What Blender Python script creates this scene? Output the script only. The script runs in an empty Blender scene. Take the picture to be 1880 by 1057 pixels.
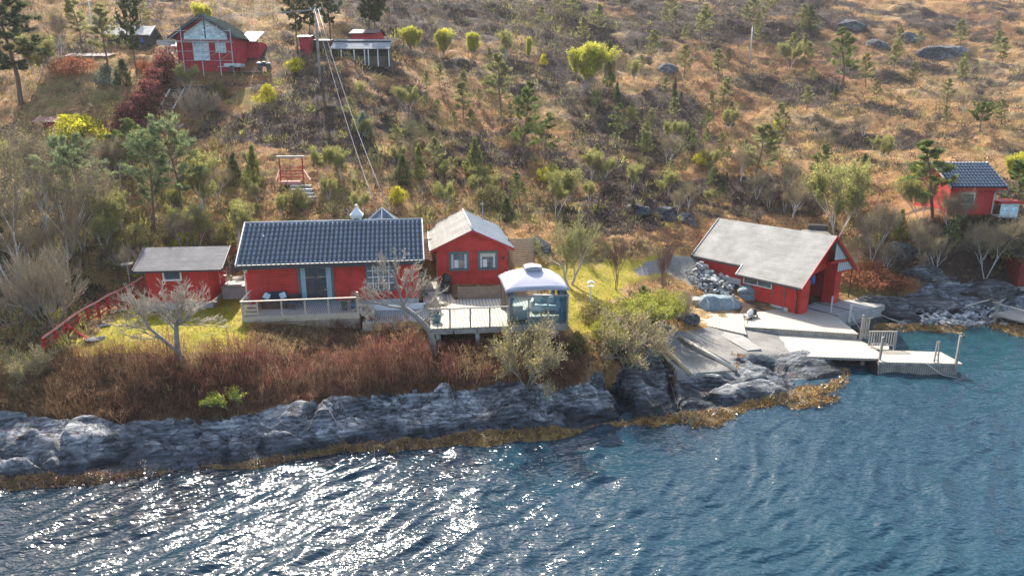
import bpy, math, random
import numpy as np
from mathutils import Vector, Matrix
R = math.radians
random.seed(7); RNG = np.random.default_rng(7)
scene = bpy.context.scene
COL = scene.collection

# ------------------------------------------------------------------ camera
CAM_H, PITCH, FPX = 15.65, 14.9, 1270.0
cam_d = bpy.data.cameras.new('camera'); cam = bpy.data.objects.new('camera', cam_d); COL.objects.link(cam)
cam.location = (0, 0, CAM_H); cam.rotation_euler = (R(90-PITCH), 0, 0)
cam_d.sensor_width = 36.0; cam_d.lens = FPX/1880*36; cam_d.clip_end = 2000; cam_d.clip_start = 0.3
scene.camera = cam

# ------------------------------------------------------------------ sky and sun
SUN_EL, SUN_AZ = 40.0, -18.0          # azimuth measured from +Y towards +X
world = bpy.data.worlds.new('World'); scene.world = world; world.use_nodes = True
wn = world.node_tree; bg = wn.nodes['Background']
sky = wn.nodes.new('ShaderNodeTexSky'); sky.sky_type = 'NISHITA'; sky.sun_disc = False
sky.sun_elevation = R(SUN_EL); sky.sun_rotation = R(SUN_AZ); sky.air_density = 1.0; sky.dust_density = 2.6; sky.ozone_density = 1.0
wn.links.new(sky.outputs[0], bg.inputs[0]); bg.inputs[1].default_value = 0.145
sun_d = bpy.data.lights.new('sun', 'SUN'); sun = bpy.data.objects.new('sun', sun_d); COL.objects.link(sun)
sun_d.energy = 4.8; sun_d.angle = R(0.6); sun_d.color = (1.0, 0.93, 0.82)
_sd = Vector((math.sin(R(SUN_AZ))*math.cos(R(SUN_EL)), math.cos(R(SUN_AZ))*math.cos(R(SUN_EL)), math.sin(R(SUN_EL))))
sun.rotation_euler = _sd.to_track_quat('Z', 'Y').to_euler(); sun.location = (-20, 40, 60)
scene.view_settings.view_transform = 'Standard'; scene.view_settings.look = 'None'
scene.view_settings.exposure = 1.42; scene.view_settings.gamma = 1.0
scene.cycles.use_denoising = True
scene.cycles.max_bounces = 6; scene.cycles.diffuse_bounces = 3; scene.cycles.glossy_bounces = 3
scene.cycles.transmission_bounces = 4; scene.cycles.transparent_max_bounces = 8
scene.cycles.caustics_reflective = False; scene.cycles.caustics_refractive = False
scene.cycles.sample_clamp_indirect = 6.0

# ------------------------------------------------------------------ pixel <-> place
_cp, _sp = math.cos(R(PITCH)), math.sin(R(PITCH))
def ray(px, py):
    dx = (px-940)/FPX; dy = (528.5-py)/FPX
    return dx, _cp+dy*_sp, -_sp+dy*_cp
def atZ(px, py, z):
    x, y, w = ray(px, py); t = (z-CAM_H)/w
    return Vector((x*t, y*t, z))
def atD(px, py, D):
    x, y, w = ray(px, py); t = D/y
    return Vector((x*t, D, CAM_H+w*t))
def proj(x, y, z):
    dz = z-CAM_H
    depth = y*_cp-dz*_sp; up = y*_sp+dz*_cp
    return 940+FPX*x/depth, 528.5-FPX*up/depth

# ------------------------------------------------------------------ object helpers
def link(o, parent=None):
    COL.objects.link(o)
    if parent is not None: o.parent = parent
    return o
def tag(o, label=None, cat=None, group=None, kind=None):
    if label: o['label'] = label
    if cat: o['category'] = cat
    if group: o['group'] = group
    if kind: o['kind'] = kind
    return o
def empty(name, loc=(0, 0, 0), rz=0.0, label=None, cat=None, group=None):
    o = bpy.data.objects.new(name, None); link(o); o.location = loc; o.rotation_euler = (0, 0, rz)
    o.empty_display_size = 0.3
    return tag(o, label, cat, group)
def np_mesh(name, V, F, mat, parent=None, smooth=False, col=None, link_it=True):
    """V (n,3), F (m,k) with k 3 or 4; col (n,3) optional per vertex tint"""
    V = np.asarray(V, dtype=np.float32); F = np.asarray(F, dtype=np.int32)
    me = bpy.data.meshes.new(name)
    me.vertices.add(len(V)); me.vertices.foreach_set('co', V.ravel())
    k = F.shape[1]
    me.loops.add(F.size); me.loops.foreach_set('vertex_index', F.ravel())
    me.polygons.add(len(F)); me.polygons.foreach_set('loop_start', np.arange(0, F.size, k, dtype=np.int32))
    me.polygons.foreach_set('loop_total', np.full(len(F), k, dtype=np.int32))
    if smooth: me.polygons.foreach_set('use_smooth', np.ones(len(F), dtype=bool))
    me.update(calc_edges=True)
    if col is not None:
        a = me.color_attributes.new('tint', 'FLOAT_COLOR', 'POINT')
        c = np.ones((len(V), 4), dtype=np.float32); c[:, :3] = col; a.data.foreach_set('color', c.ravel())
    me.materials.append(mat)
    o = bpy.data.objects.new(name, me)
    if link_it: link(o, parent)
    return o
class MB:
    def __init__(s): s.v = []; s.f = []
    def add(s, vs, fs):
        n = len(s.v); s.v += [tuple(v) for v in vs]; s.f += [tuple(i+n for i in f) for f in fs]; return s
    def box(s, x0, x1, y0, y1, z0, z1):
        return s.add([(x0,y0,z0),(x1,y0,z0),(x1,y1,z0),(x0,y1,z0),(x0,y0,z1),(x1,y0,z1),(x1,y1,z1),(x0,y1,z1)],
                     [(3,2,1,0),(4,5,6,7),(0,1,5,4),(1,2,6,5),(2,3,7,6),(3,0,4,7)])
    def bar(s, p, q, w, h=None, up=(0, 0, 1)):
        h = h or w; p = Vector(p); q = Vector(q); d = (q-p).normalized(); u = Vector(up)
        if abs(d.dot(u)) > 0.98: u = Vector((1, 0, 0)) if abs(d.x) < .9 else Vector((0, 1, 0))
        a = d.cross(u).normalized(); b = a.cross(d)
        a = a*w/2; b = b*h/2
        return s.add([p-a-b, p+a-b, p+a+b, p-a+b, q-a-b, q+a-b, q+a+b, q-a+b],
                     [(3,2,1,0),(4,5,6,7),(0,1,5,4),(1,2,6,5),(2,3,7,6),(3,0,4,7)])
    def tube(s, pts, rs, n=8, cap=True):
        pts = [Vector(p) for p in pts]
        if not hasattr(rs, '__len__'): rs = [rs]*len(pts)
        rings = []; vs = []; fs = []
        ref = Vector((0.31, 0.17, 0.93))
        for i, p in enumerate(pts):
            d = (pts[min(i+1, len(pts)-1)]-pts[max(i-1, 0)])
            d = d.normalized() if d.length > 1e-9 else Vector((0, 0, 1))
            r_ = ref if abs(d.dot(ref)) < .95 else Vector((1, 0, 0))
            a = d.cross(r_).normalized(); b = d.cross(a)
            rings.append(len(vs))
            for k in range(n):
                t = 2*math.pi*k/n; vs.append(p+(a*math.cos(t)+b*math.sin(t))*rs[i])
        for i in range(len(pts)-1):
            for k in range(n):
                k2 = (k+1) % n; fs.append((rings[i]+k, rings[i]+k2, rings[i+1]+k2, rings[i+1]+k))
        if cap: fs.append(tuple(range(n))[::-1]); fs.append(tuple(rings[-1]+k for k in range(n)))
        return s.add(vs, fs)
    def poly(s, pts, thick):
        """slab: polygon pts (list of 3D) extruded by vector thick"""
        t = Vector(thick); n = len(pts); P = [Vector(p) for p in pts]
        vs = P+[p+t for p in P]
        fs = [tuple(range(n))[::-1], tuple(range(n, 2*n))]
        fs += [(i, (i+1) % n, n+(i+1) % n, n+i) for i in range(n)]
        return s.add(vs, fs)
    def blob(s, c, r, seed=0, seg=10, rings=7, rough=0.25, flat=None):
        rnd = random.Random(seed); ph = [rnd.uniform(0, 6.28) for _ in range(8)]
        vs = []; fs = []
        for i in range(rings+1):
            th = math.pi*i/rings
            for k in range(seg):
                p = 2*math.pi*k/seg
                d = 1+rough*(math.sin(2*p+ph[0]+3*th)*.5+math.sin(3*p+ph[1])*math.sin(2*th+ph[2])*.5+math.sin(5*p+ph[3]+4*th)*.3)+rnd.uniform(-.5, .5)*rough*.5
                z = math.cos(th)*d
                if flat is not None: z = max(z, flat)
                vs.append((c[0]+r[0]*math.sin(th)*math.cos(p)*d, c[1]+r[1]*math.sin(th)*math.sin(p)*d, c[2]+r[2]*z))
        for i in range(rings):
            for k in range(seg):
                k2 = (k+1) % seg; fs.append((i*seg+k2, i*seg+k, (i+1)*seg+k, (i+1)*seg+k2))
        return s.add(vs, fs)
    def rock(s, c, r, seed=0, seg=34, rings=22, planes=16, chip=.06):
        rg = np.random.default_rng(seed); N = rg.normal(0, 1, (planes, 3)); N[:, 2] *= .8; N /= np.linalg.norm(N, axis=1)[:, None]; h = rg.uniform(.62, 1.0, planes); vs = []; fs = []
        for i in range(rings+1):
            th = math.pi*i/rings
            for k in range(seg):
                p = 2*math.pi*k/seg; d = np.array([math.sin(th)*math.cos(p), math.sin(th)*math.sin(p), math.cos(th)]); q = N@d
                rr = min(1.05, float(np.min(np.where(q > .05, h/np.maximum(q, .05), 9)))); rr *= 1+chip*float(fbm(np.array([d[0]*4+d[2]*3+seed]), np.array([d[1]*4-d[2]*2]), seed, 3)[0])
                vs.append((c[0]+r[0]*d[0]*rr, c[1]+r[1]*d[1]*rr, c[2]+r[2]*d[2]*rr))
        for i in range(rings):
            for k in range(seg): k2 = (k+1) % seg; fs.append((i*seg+k2, i*seg+k, (i+1)*seg+k, (i+1)*seg+k2))
        return s.add(vs, fs)
    def build(s, name, mat, parent=None, smooth=False, bevel=0, label=None, loc=None):
        me = bpy.data.meshes.new(name); me.from_pydata(s.v, [], s.f); me.update(); me.materials.append(mat)
        if smooth: me.polygons.foreach_set('use_smooth', [True]*len(me.polygons))
        o = bpy.data.objects.new(name, me); link(o, parent)
        if loc is not None: o.location = loc
        if bevel:
            m = o.modifiers.new('bevel', 'BEVEL'); m.width = bevel; m.segments = 1; m.limit_method = 'ANGLE'
        if label: o['label'] = label
        return o
def B(name, mat, parent, *a, **k):
    return MB().box(*a).build(name, mat, parent, **k)
def copy_tree(o, parent=None):
    c = o.copy(); COL.objects.link(c); c.parent = parent
    for ch in list(o.children): copy_tree(ch, c)
    return c

# ------------------------------------------------------------------ numpy noise
def _hash(ix, iy, seed):
    h = (ix.astype(np.int64)*374761393+iy.astype(np.int64)*668265263+seed*1274126177) & 0xffffffff
    h = ((h ^ (h >> 13))*1274126177) & 0xffffffff
    h = h ^ (h >> 16)
    return (h & 0xffffff)/float(0xffffff)
def vnoise(x, y, seed=0):
    x = np.asarray(x, float); y = np.asarray(y, float)
    ix = np.floor(x); iy = np.floor(y); fx = x-ix; fy = y-iy
    ux = fx*fx*fx*(fx*(fx*6-15)+10); uy = fy*fy*fy*(fy*(fy*6-15)+10)
    a = _hash(ix, iy, seed); b = _hash(ix+1, iy, seed); c = _hash(ix, iy+1, seed); d = _hash(ix+1, iy+1, seed)
    return (a+(b-a)*ux+(c-a)*uy+(a-b-c+d)*ux*uy)*2-1
def fbm(x, y, seed=0, octv=4, gain=.5):
    s = 0; a = 1; t = 0
    for o in range(octv):
        c, sn = math.cos(.6*o+.3), math.sin(.6*o+.3); k = 2.03**o
        s = s+a*vnoise((x*c-y*sn)*k+o*7.3, (x*sn+y*c)*k-o*3.1, seed+o*17); t += a; a *= gain
    return s/t
def ridged(x, y, seed=0, octv=4, gain=.5):
    s = 0; a = 1; t = 0
    for o in range(octv):
        c, sn = math.cos(.5*o+.2), math.sin(.5*o+.2); k = 2.1**o
        s = s+a*(1-np.abs(vnoise((x*c-y*sn)*k+o*5.3, (x*sn+y*c)*k-o*9.1, seed+o*13))*2); t += a; a *= gain
    return s/t
def smooth(a, b, x):
    t = np.clip((x-a)/(b-a), 0, 1); return t*t*(3-2*t)
def inpoly(px, py, poly):
    c = np.zeros(px.shape, bool); n = len(poly)
    for i in range(n):
        x1, y1 = poly[i]; x2, y2 = poly[(i+1) % n]
        m = ((y1 > py) != (y2 > py)) & (px < (x2-x1)*(py-y1)/(y2-y1+1e-9)+x1); c ^= m
    return c

# ------------------------------------------------------------------ materials
class NT:
    def __init__(s, name):
        s.m = bpy.data.materials.new(name); s.m.use_nodes = True; s.t = s.m.node_tree
        s.b = s.t.nodes['Principled BSDF']; s.N = s.t.nodes; s.L = s.t.links
        s.tc = s.N.new('ShaderNodeTexCoord'); s.geo = s.N.new('ShaderNodeNewGeometry')
    def n(s, typ, **kw):
        x = s.N.new(typ)
        for k, v in kw.items(): setattr(x, k, v)
        return x
    def l(s, a, b): s.L.new(a, b)
    def math(s, op, a, b=None, c=None, clamp=False):
        x = s.n('ShaderNodeMath', operation=op); x.use_clamp = clamp
        for i, v in enumerate((a, b, c)):
            if v is None: continue
            if isinstance(v, (int, float)): x.inputs[i].default_value = v
            else: s.l(v, x.inputs[i])
        return x.outputs[0]
    def noise(s, scale, detail=4, rough=.55, vec=None, dist=0, out='Fac'):
        x = s.n('ShaderNodeTexNoise'); x.inputs['Scale'].default_value = scale; x.inputs['Detail'].default_value = detail
        x.inputs['Roughness'].default_value = rough; x.inputs['Distortion'].default_value = dist
        s.l(vec if vec is not None else s.tc.outputs['Object'], x.inputs['Vector']); return x.outputs[out]
    def voro(s, scale, vec=None, feature='F1', out='Distance', rnd=1):
        x = s.n('ShaderNodeTexVoronoi', feature=feature); x.inputs['Scale'].default_value = scale; x.inputs['Randomness'].default_value = rnd
        s.l(vec if vec is not None else s.tc.outputs['Object'], x.inputs['Vector']); return x.outputs[out]
    def mapping(s, scale=(1, 1, 1), rot=(0, 0, 0), vec=None):
        x = s.n('ShaderNodeMapping'); x.inputs['Scale'].default_value = scale; x.inputs['Rotation'].default_value = rot
        s.l(vec if vec is not None else s.tc.outputs['Object'], x.inputs['Vector']); return x.outputs[0]
    def ramp(s, fac, stops, interp='LINEAR'):
        x = s.n('ShaderNodeValToRGB'); x.color_ramp.interpolation = interp; e = x.color_ramp.elements
        while len(e) < len(stops): e.new(.5)
        for i, (p, c) in enumerate(stops): e[i].position = p; e[i].color = (*c, 1) if len(c) == 3 else c
        s.l(fac, x.inputs[0]); return x.outputs[0]
    def mix(s, fac, a, b, mode='MIX'):
        x = s.n('ShaderNodeMix', data_type='RGBA', blend_type=mode)
        for i, v in ((0, fac), (6, a), (7, b)):
            if isinstance(v, (int, float)): x.inputs[i].default_value = v
            elif isinstance(v, tuple): x.inputs[i].default_value = (*v, 1)
            else: s.l(v, x.inputs[i])
        return x.outputs[2]
    def bump(s, h, strength=.5, dist=.02, normal=None):
        x = s.n('ShaderNodeBump'); x.inputs['Strength'].default_value = strength; x.inputs['Distance'].default_value = dist
        s.l(h, x.inputs['Height'])
        if normal is not None: s.l(normal, x.inputs['Normal'])
        return x.outputs[0]
    def attr(s, name='tint', out='Color'):
        x = s.n('ShaderNodeAttribute'); x.attribute_name = name; return x.outputs[out]
    def done(s, color=None, rough=.7, normal=None, metal=0, spec=None, **kw):
        if color is not None:
            if isinstance(color, tuple): s.b.inputs['Base Color'].default_value = (*color, 1)
            else: s.l(color, s.b.inputs['Base Color'])
        if isinstance(rough, (int, float)): s.b.inputs['Roughness'].default_value = rough
        else: s.l(rough, s.b.inputs['Roughness'])
        if normal is not None: s.l(normal, s.b.inputs['Normal'])
        s.b.inputs['Metallic'].default_value = metal
        if spec is not None: s.b.inputs['Specular IOR Level'].default_value = spec
        for k, v in kw.items(): s.b.inputs[k.replace('_', ' ')].default_value = v
        return s.m
def hcoord(t):
    """horizontal coordinate that runs along any upright wall"""
    sx = t.n('ShaderNodeSeparateXYZ'); t.l(t.tc.outputs['Object'], sx.inputs[0])
    sn = t.n('ShaderNodeSeparateXYZ'); 
    tr = t.n('ShaderNodeVectorTransform', vector_type='NORMAL', convert_from='WORLD', convert_to='OBJECT')
    t.l(t.geo.outputs['True Normal'], tr.inputs[0]); t.l(tr.outputs[0], sn.inputs[0])
    ax = t.math('ABSOLUTE', sn.outputs[0]); sel = t.math('GREATER_THAN', ax, .7)
    a = t.math('MULTIPLY', sx.outputs[1], sel); b = t.math('MULTIPLY', sx.outputs[0], t.math('SUBTRACT', 1, sel))
    return t.math('ADD', a, b), sx.outputs[2], sx
def boards(t, coord, width, gap=.06):
    fr = t.math('FRACT', t.math('DIVIDE', coord, width))
    g = t.math('LESS_THAN', fr, gap); idx = t.math('FLOOR', t.math('DIVIDE', coord, width))
    wn_ = t.n('ShaderNodeTexWhiteNoise', noise_dimensions='1D'); t.l(idx, wn_.inputs['W'])
    return g, wn_.outputs['Value']
def painted(name, c, width=.14, vertical=True, rough=.6, var=.25, spec=.35):
    t = NT(name); h, z, _ = hcoord(t)
    g, rv = boards(t, h if vertical else z, width, .11); st = t.noise(1, 4, .65, t.mapping((3, 3, .35)))
    n1 = t.noise(1.3, 5, .6); n2 = t.noise(14, 4, .6)
    dk = tuple(x*.62 for x in c); lt = tuple(min(1, x*1.22+.012) for x in c)
    col = t.ramp(n1, [(.3, dk), (.55, c), (.8, lt)])
    col = t.mix(t.math('MULTIPLY', rv, var), col, tuple(x*.7 for x in c)); col = t.mix(t.ramp(st, [(.5, (0, 0, 0)), (.8, (.5, .5, .5))]), col, tuple(min(1, x*.7+.05) for x in c))
    col = t.mix(t.math('MULTIPLY', g, .8), col, tuple(x*.35 for x in c))
    hgt = t.math('ADD', t.math('MULTIPLY', g, -1.0), t.math('MULTIPLY', n2, .25))
    return t.done(col, rough, t.bump(hgt, .6, .02), spec=spec)
def plain(name, c, rough=.6, var=.25, scale=3, metal=0, spec=None, bump=.2, **kw):
    t = NT(name); n1 = t.noise(scale, 5, .6); n2 = t.noise(scale*9, 3, .6)
    col = t.ramp(n1, [(.25, tuple(x*(1-var) for x in c)), (.75, tuple(min(1, x*(1+var*.6)) for x in c))])
    return t.done(col, rough, t.bump(n2, bump, .01), metal, spec, **kw)
def planks(name, c, axis=0, width=.12, var=.35, rough=.75, gapdark=.25):
    t = NT(name); sx = t.n('ShaderNodeSeparateXYZ'); t.l(t.tc.outputs['Object'], sx.inputs[0])
    g, rv = boards(t, sx.outputs[axis], width, .24)
    sc = [1.2, 1.2, 1.2]; sc[axis] = 14
    n1 = t.noise(1, 5, .65, t.mapping(tuple(sc))); n3 = t.noise(.45, 3, .5)
    dk = tuple(x*(1-var) for x in c)
    col = t.ramp(n1, [(.3, dk), (.7, c)])
    col = t.mix(t.math('MULTIPLY', rv, .8), col, tuple(x*.72 for x in c))
    col = t.mix(t.ramp(n3, [(.35, (0, 0, 0)), (.7, (.45, .45, .45))]), col, tuple(x*.72 for x in c))
    col = t.mix(t.math('MULTIPLY', g, .85), col, tuple(x*gapdark for x in c))
    return t.done(col, rough, t.bump(t.math('MULTIPLY', g, -1), .7, .02), spec=.3)
def tinted(name, base=(1, 1, 1), rough=.8, trans=.0, spec=.2, var=.2, scale=2.0):
    t = NT(name); a = t.attr(); n1 = t.noise(scale, 4, .6)
    col = t.mix(1.0, a, t.ramp(n1, [(.3, tuple(b*(1-var) for b in base)), (.7, tuple(b*(1+var) for b in base))]), 'MULTIPLY')
    m = t.done(col, rough, spec=spec)
    if trans > 0:
        tr = t.n('ShaderNodeBsdfTranslucent'); t.l(col, tr.inputs[0]); mx = t.n('ShaderNodeMixShader'); mx.inputs[0].default_value = trans
        t.l(t.b.outputs[0], mx.inputs[1]); t.l(tr.outputs[0], mx.inputs[2]); t.l(mx.outputs[0], t.N['Material Output'].inputs[0])
    return m
# ------------------------------------------------------------------ the land: one height field through surveyed points
_cz = [  # px, py, height above the water
 (-300,960,0),(-300,800,2.0),(-300,700,3.2),(-300,560,4.5),(-300,1010,-.5),
 (0,878,.15),(0,905,-.12),(0,845,.9),(0,800,1.5),(0,757,1.9),(0,700,2.6),(0,640,3.2),
 (120,870,.2),(120,900,-.12),(120,765,1.75),(120,820,1.1),
 (220,858,.2),(220,893,-.12),(220,765,1.6),(220,810,1.0),(220,700,2.6),(220,642,3.6),(220,590,3.9),(220,540,4.1),
 (400,840,.2),(400,866,-.12),(400,768,1.3),(400,805,.8),(400,700,2.6),(400,642,3.6),(400,560,4.0),(330,520,4.2),
 (560,822,.2),(560,848,-.12),(560,748,1.5),(560,790,.8),(560,690,2.2),(560,625,3.1),(560,575,3.9),(560,540,4.0),
 (700,800,.2),(700,838,-.12),(700,730,1.6),(700,770,.8),(700,660,2.6),(700,610,3.1),(700,570,3.6),
 (810,795,.15),(810,825,-.12),(810,716,1.8),(810,760,.8),(810,660,2.5),(810,620,3.0),
 (940,788,.15),(940,815,-.12),(940,708,1.8),(940,750,.9),(940,650,2.5),(940,610,3.0),
 (1060,782,.15),(1060,798,-.12),(1060,695,1.9),(1060,740,.9),(1050,640,2.7),(1060,600,3.2),
 (1140,768,.15),(1140,785,-.12),(1150,668,1.7),(1145,715,.9),(1150,620,2.5),(1120,570,3.2),
 (1240,760,.12),(1240,785,-.12),(1220,640,1.4),(1240,700,.9),(1220,600,1.9),
 (1330,748,.12),(1330,778,-.12),(1300,690,.8),(1300,640,1.05),(1290,610,1.2),
 (1400,735,.12),(1400,765,-.12),(1385,675,.9),(1380,640,1.0),(1480,703,.12),(1480,752,-.12),(1460,668,.6),
 (1540,694,.05),(1550,705,-.2),(1530,672,.15),(1600,660,-.9),(1700,640,-1.2),(1800,650,-1.5),(1500,640,.3),(1420,620,.8),
 (1560,600,.2),(1570,580,.6),(1610,596,.12),(1640,612,-.15),(1700,597,.15),(1700,614,-.15),(1760,600,.15),(1770,618,-.12),(1850,600,.2),(1860,620,-.12),(1950,600,.2),(2200,610,.2),(2200,640,-.5),
 (1480,560,1.15),(1400,570,1.15),(1300,570,1.3),(1540,550,1.15),(1420,530,1.2),
 (1600,560,.8),(1660,560,.8),(1600,535,1.6),(1740,550,.9),(1740,520,2.0),(1840,560,.8),(1850,520,2.0),(1700,575,.5),
 (600,545,4.0),(760,540,3.9),(860,550,3.7),(950,545,3.7),(1000,520,3.8),(1080,520,3.7),(1180,520,3.1),(1150,490,3.8),(1230,500,2.8),(1230,545,2.2),(1300,505,2.6),
 (-300,1060,-1.5),(0,960,-1),(300,950,-1.2),(700,900,-1.4),(1100,850,-1.6),(1400,820,-1.8),(1700,720,-2.5),(2200,720,-2.5),
 (1600,560,.8),
]
_cd = [  # px, py, ground distance
 (-300,480,46),(-300,300,62),(-300,100,80),(-300,0,100),
 (0,560,39.5),(0,480,45),(0,400,52),(0,300,60),(0,200,68),(0,100,80),(0,0,98),
 (200,480,43.5),(200,400,51),(200,300,60),(200,200,68),(200,130,75),(200,60,86),(200,0,98),
 (380,132,76.5),(480,132,77),(380,60,88),(380,0,98),
 (420,480,45),(420,400,51),(420,300,59),(420,200,67),
 (640,400,50),(640,300,58),(640,200,66),(640,115,76),(640,0,100),
 (850,430,51.5),(850,360,60),(850,300,65),(850,200,77),(850,100,92),(850,0,112),
 (1000,460,50),(1000,400,57),(1000,300,68),(1000,200,82),(1000,100,98),(1000,0,122),
 (1200,455,53),(1200,420,57),(1200,330,67),(1200,200,86),(1200,100,106),(1200,0,132),
 (1330,460,56.5),(1450,405,63),(1450,330,71),(1450,200,92),(1450,100,114),(1450,0,142),
 (1600,480,56),(1600,400,63),(1600,300,75),
 (1790,400,56.8),(1830,395,57),(1720,395,57),(1790,450,54.5),(1790,340,64),(1790,300,72),(1790,200,98),(1790,100,126),(1790,0,160),
 (2200,480,55),(2200,300,75),(2200,100,130),(2200,0,165),
 (-500,-400,260),(400,-330,260),(1000,-260,260),(1600,-200,280),(2400,-200,290),
 (-700,-500,420),(940,-330,420),(2500,-300,420),
]
_P = np.array([tuple(atZ(*c)) for c in _cz]+[tuple(atD(*c)) for c in _cd])
_P = np.vstack([_P, [(-60,5,-3),(0,5,-3),(60,5,-4),(-40,18,-2.5),(0,20,-3),(40,25,-3.5),(90,40,-3.5),(50,33,-3),(25,30,-2.8)]])
def _phi(r): return np.sqrt(r*r+1.0)
def _fit(P):
    n = len(P); d = np.sqrt(((P[:, None, :2]-P[None, :, :2])**2).sum(-1))
    A = np.zeros((n+3, n+3)); A[:n, :n] = _phi(d)-np.eye(n)*.12; A[:n, n] = 1; A[:n, n+1:] = P[:, :2]; A[n, :n] = 1; A[n+1:, :n] = P[:, :2].T
    b = np.zeros(n+3); b[:n] = P[:, 2]; return np.linalg.solve(A, b)
_W = _fit(_P)
def h_base(x, y):
    x = np.atleast_1d(np.asarray(x, float)); y = np.atleast_1d(np.asarray(y, float)); out = np.zeros(x.size)
    xf, yf = x.ravel(), y.ravel(); n = len(_P)
    for s in range(0, x.size, 40000):
        d = np.sqrt((xf[s:s+40000, None]-_P[None, :, 0])**2+(yf[s:s+40000, None]-_P[None, :, 1])**2)
        out[s:s+40000] = _phi(d)@_W[:n]+_W[n]+xf[s:s+40000]*_W[n+1]+yf[s:s+40000]*_W[n+2]
    return out.reshape(x.shape)

# land cover outlines, surveyed in the photograph's frame and laid on the ground
Z_LAWN1 = [(120,660),(215,585),(262,548),(300,536),(452,536),(470,640),(440,648),(330,650),(240,650)]
Z_LAWN2 = [(930,480),(1000,488),(1110,482),(1200,466),(1270,470),(1270,490),(1190,508),(1130,530),(1125,560),(1110,585),(1100,610),(1045,620),(1035,560),(960,520)]
Z_PATH = [(1150,492),(1185,480),(1230,470),(1300,470),(1330,500),(1300,545),(1260,520),(1215,498),(1170,503)]
Z_SLIP = [(1205,628),(1228,610),(1300,600),(1420,590),(1560,560),(1590,580),(1500,640),(1420,655),(1350,650),(1345,688),(1245,690)]
Z_ROCK = [(-700,745),(0,752),(100,765),(250,768),(400,768),(520,752),(590,746),(650,736),(760,716),(860,716),(940,706),(1010,714),(1060,700),(1100,685),(1170,665),(1195,640),(1212,628),(1245,690),(1345,688),(1352,655),(1440,648),(1520,600),(1560,560),(1590,548),(1650,548),(1690,528),(1740,512),(1810,522),(1880,545),(2300,560),
          (2300,600),(1880,594),(1750,594),(1700,597),(1600,592),(1600,680),(1540,693),(1480,706),(1400,738),(1330,749),(1240,760),(1140,771),(1060,785),(940,792),(810,802),(700,815),(560,832),(400,853),(220,870),(0,876),(-700,900)]
Z_BRUSH = [(-100,690),(60,690),(150,650),(240,640),(330,648),(450,640),(455,598),(660,590),(780,612),(900,615),(960,612),(1045,625),(1080,655),(1060,700),(1010,714),(940,706),(860,716),(760,716),(650,736),(590,746),(520,752),(400,768),(250,768),(100,765),(-100,750)]
Z_HEATH_DARK = [
 [(600,-30),(1500,-30),(1620,30),(1400,85),(1180,60),(1000,90),(760,70),(640,60)],[(960,60),(1060,60),(1100,200),(1240,160),(1300,240),(1060,250)],  # dense dark heather and scrub patches
 [(560,90),(760,110),(800,200),(760,250),(560,230),(470,150)],[(400,190),(560,200),(700,250),(640,290),(480,270),(360,250)],
 [(1050,190),(1260,170),(1320,260),(1230,300),(1080,270)],[(880,0),(1120,0),(1130,60),(1000,75),(900,60)],
 [(1300,20),(1480,0),(1600,40),(1480,80),(1330,70)],[(1130,330),(1480,320),(1520,420),(1330,400),(1180,420),(1060,400)],
 [(1560,400),(1880,410),(1880,520),(1740,515),(1600,520)],[(1360,140),(1560,150),(1500,210),(1400,190)]]
_us = np.arange(-1.12, 1.1201, .0036)
_ys = [21.0]
while _ys[-1] < 420: _ys.append(_ys[-1]*(1+(.0026 if _ys[-1] < 66 else .0052 if _ys[-1] < 180 else .02)))
_ys = np.array(_ys)
GX = _us[None, :]*_ys[:, None]; GY = np.repeat(_ys[:, None], len(_us), 1)
GZ = h_base(GX, GY)
PX, PY = proj(GX, GY, GZ)
_jx = fbm(GX*.6, GY*.6, 5, 4)*26; _jy = fbm(GX*.6+9, GY*.6, 6, 4)*9
_k = np.clip(38/GY, .3, 1.4)
_jx *= _k; _jy *= _k
def mask(poly, j=1.0): return inpoly(PX+_jx*j, PY+_jy*j, poly)
M_lawn1 = mask(Z_LAWN1, .35); M_lawn2 = mask(Z_LAWN2, 1.0); M_path = mask(Z_PATH, .8); M_slip = mask(Z_SLIP, .25)
M_rock = mask(Z_ROCK, .7) & ~M_slip; M_brush = mask(Z_BRUSH, .6)
M_dark = np.zeros(GX.shape, bool)
for z_ in Z_HEATH_DARK: M_dark |= inpoly(PX+_jx*2.2, PY+_jy*2.2, z_)
def blur(m, n):
    a = m.astype(float)
    for _ in range(n):
        a[1:-1] = (a[:-2]+a[1:-1]*2+a[2:])/4; a[:, 1:-1] = (a[:, :-2]+a[:, 1:-1]*2+a[:, 2:])/4
    return a
B_rock = blur(M_rock, 6); B_flat = blur(mask(Z_LAWN1, 0) | mask(Z_SLIP, 0) | mask(Z_PATH, 0) | mask(Z_LAWN2, 0), 10)
# pads kept level for the buildings and decks
PADS = [(-10.5,41.5,9.5,6),(-2.6,46.5,4.5,5),(-3,38,6,4),(22,52.5,7.5,8),(38.5,60.5,5,4),(-31,80,7,6),(-14.5,79.5,5,4),(-46,81,4.5,4)]
pad = np.zeros(GX.shape)
for cx_, cy_, rx_, ry_ in PADS: pad = np.maximum(pad, 1-smooth(.8, 1.3, np.sqrt(((GX-cx_)/rx_)**2+((GY-cy_)/ry_)**2)))
wild = (1-B_rock)*(1-B_flat)*(1-pad)
far = smooth(45, 90, GY)
hill = fbm(GX/9, GY/7, 11, 5)*(.5+.75*far)+fbm(GX/2.2, GY/1.6, 12, 4)*(.22+.22*far)+(ridged(GX/16, GY/9, 14, 4)-.2)*(.75*far)
hill = hill+np.abs(fbm(GX/.8, GY/.7, 15, 3))*.22
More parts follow.
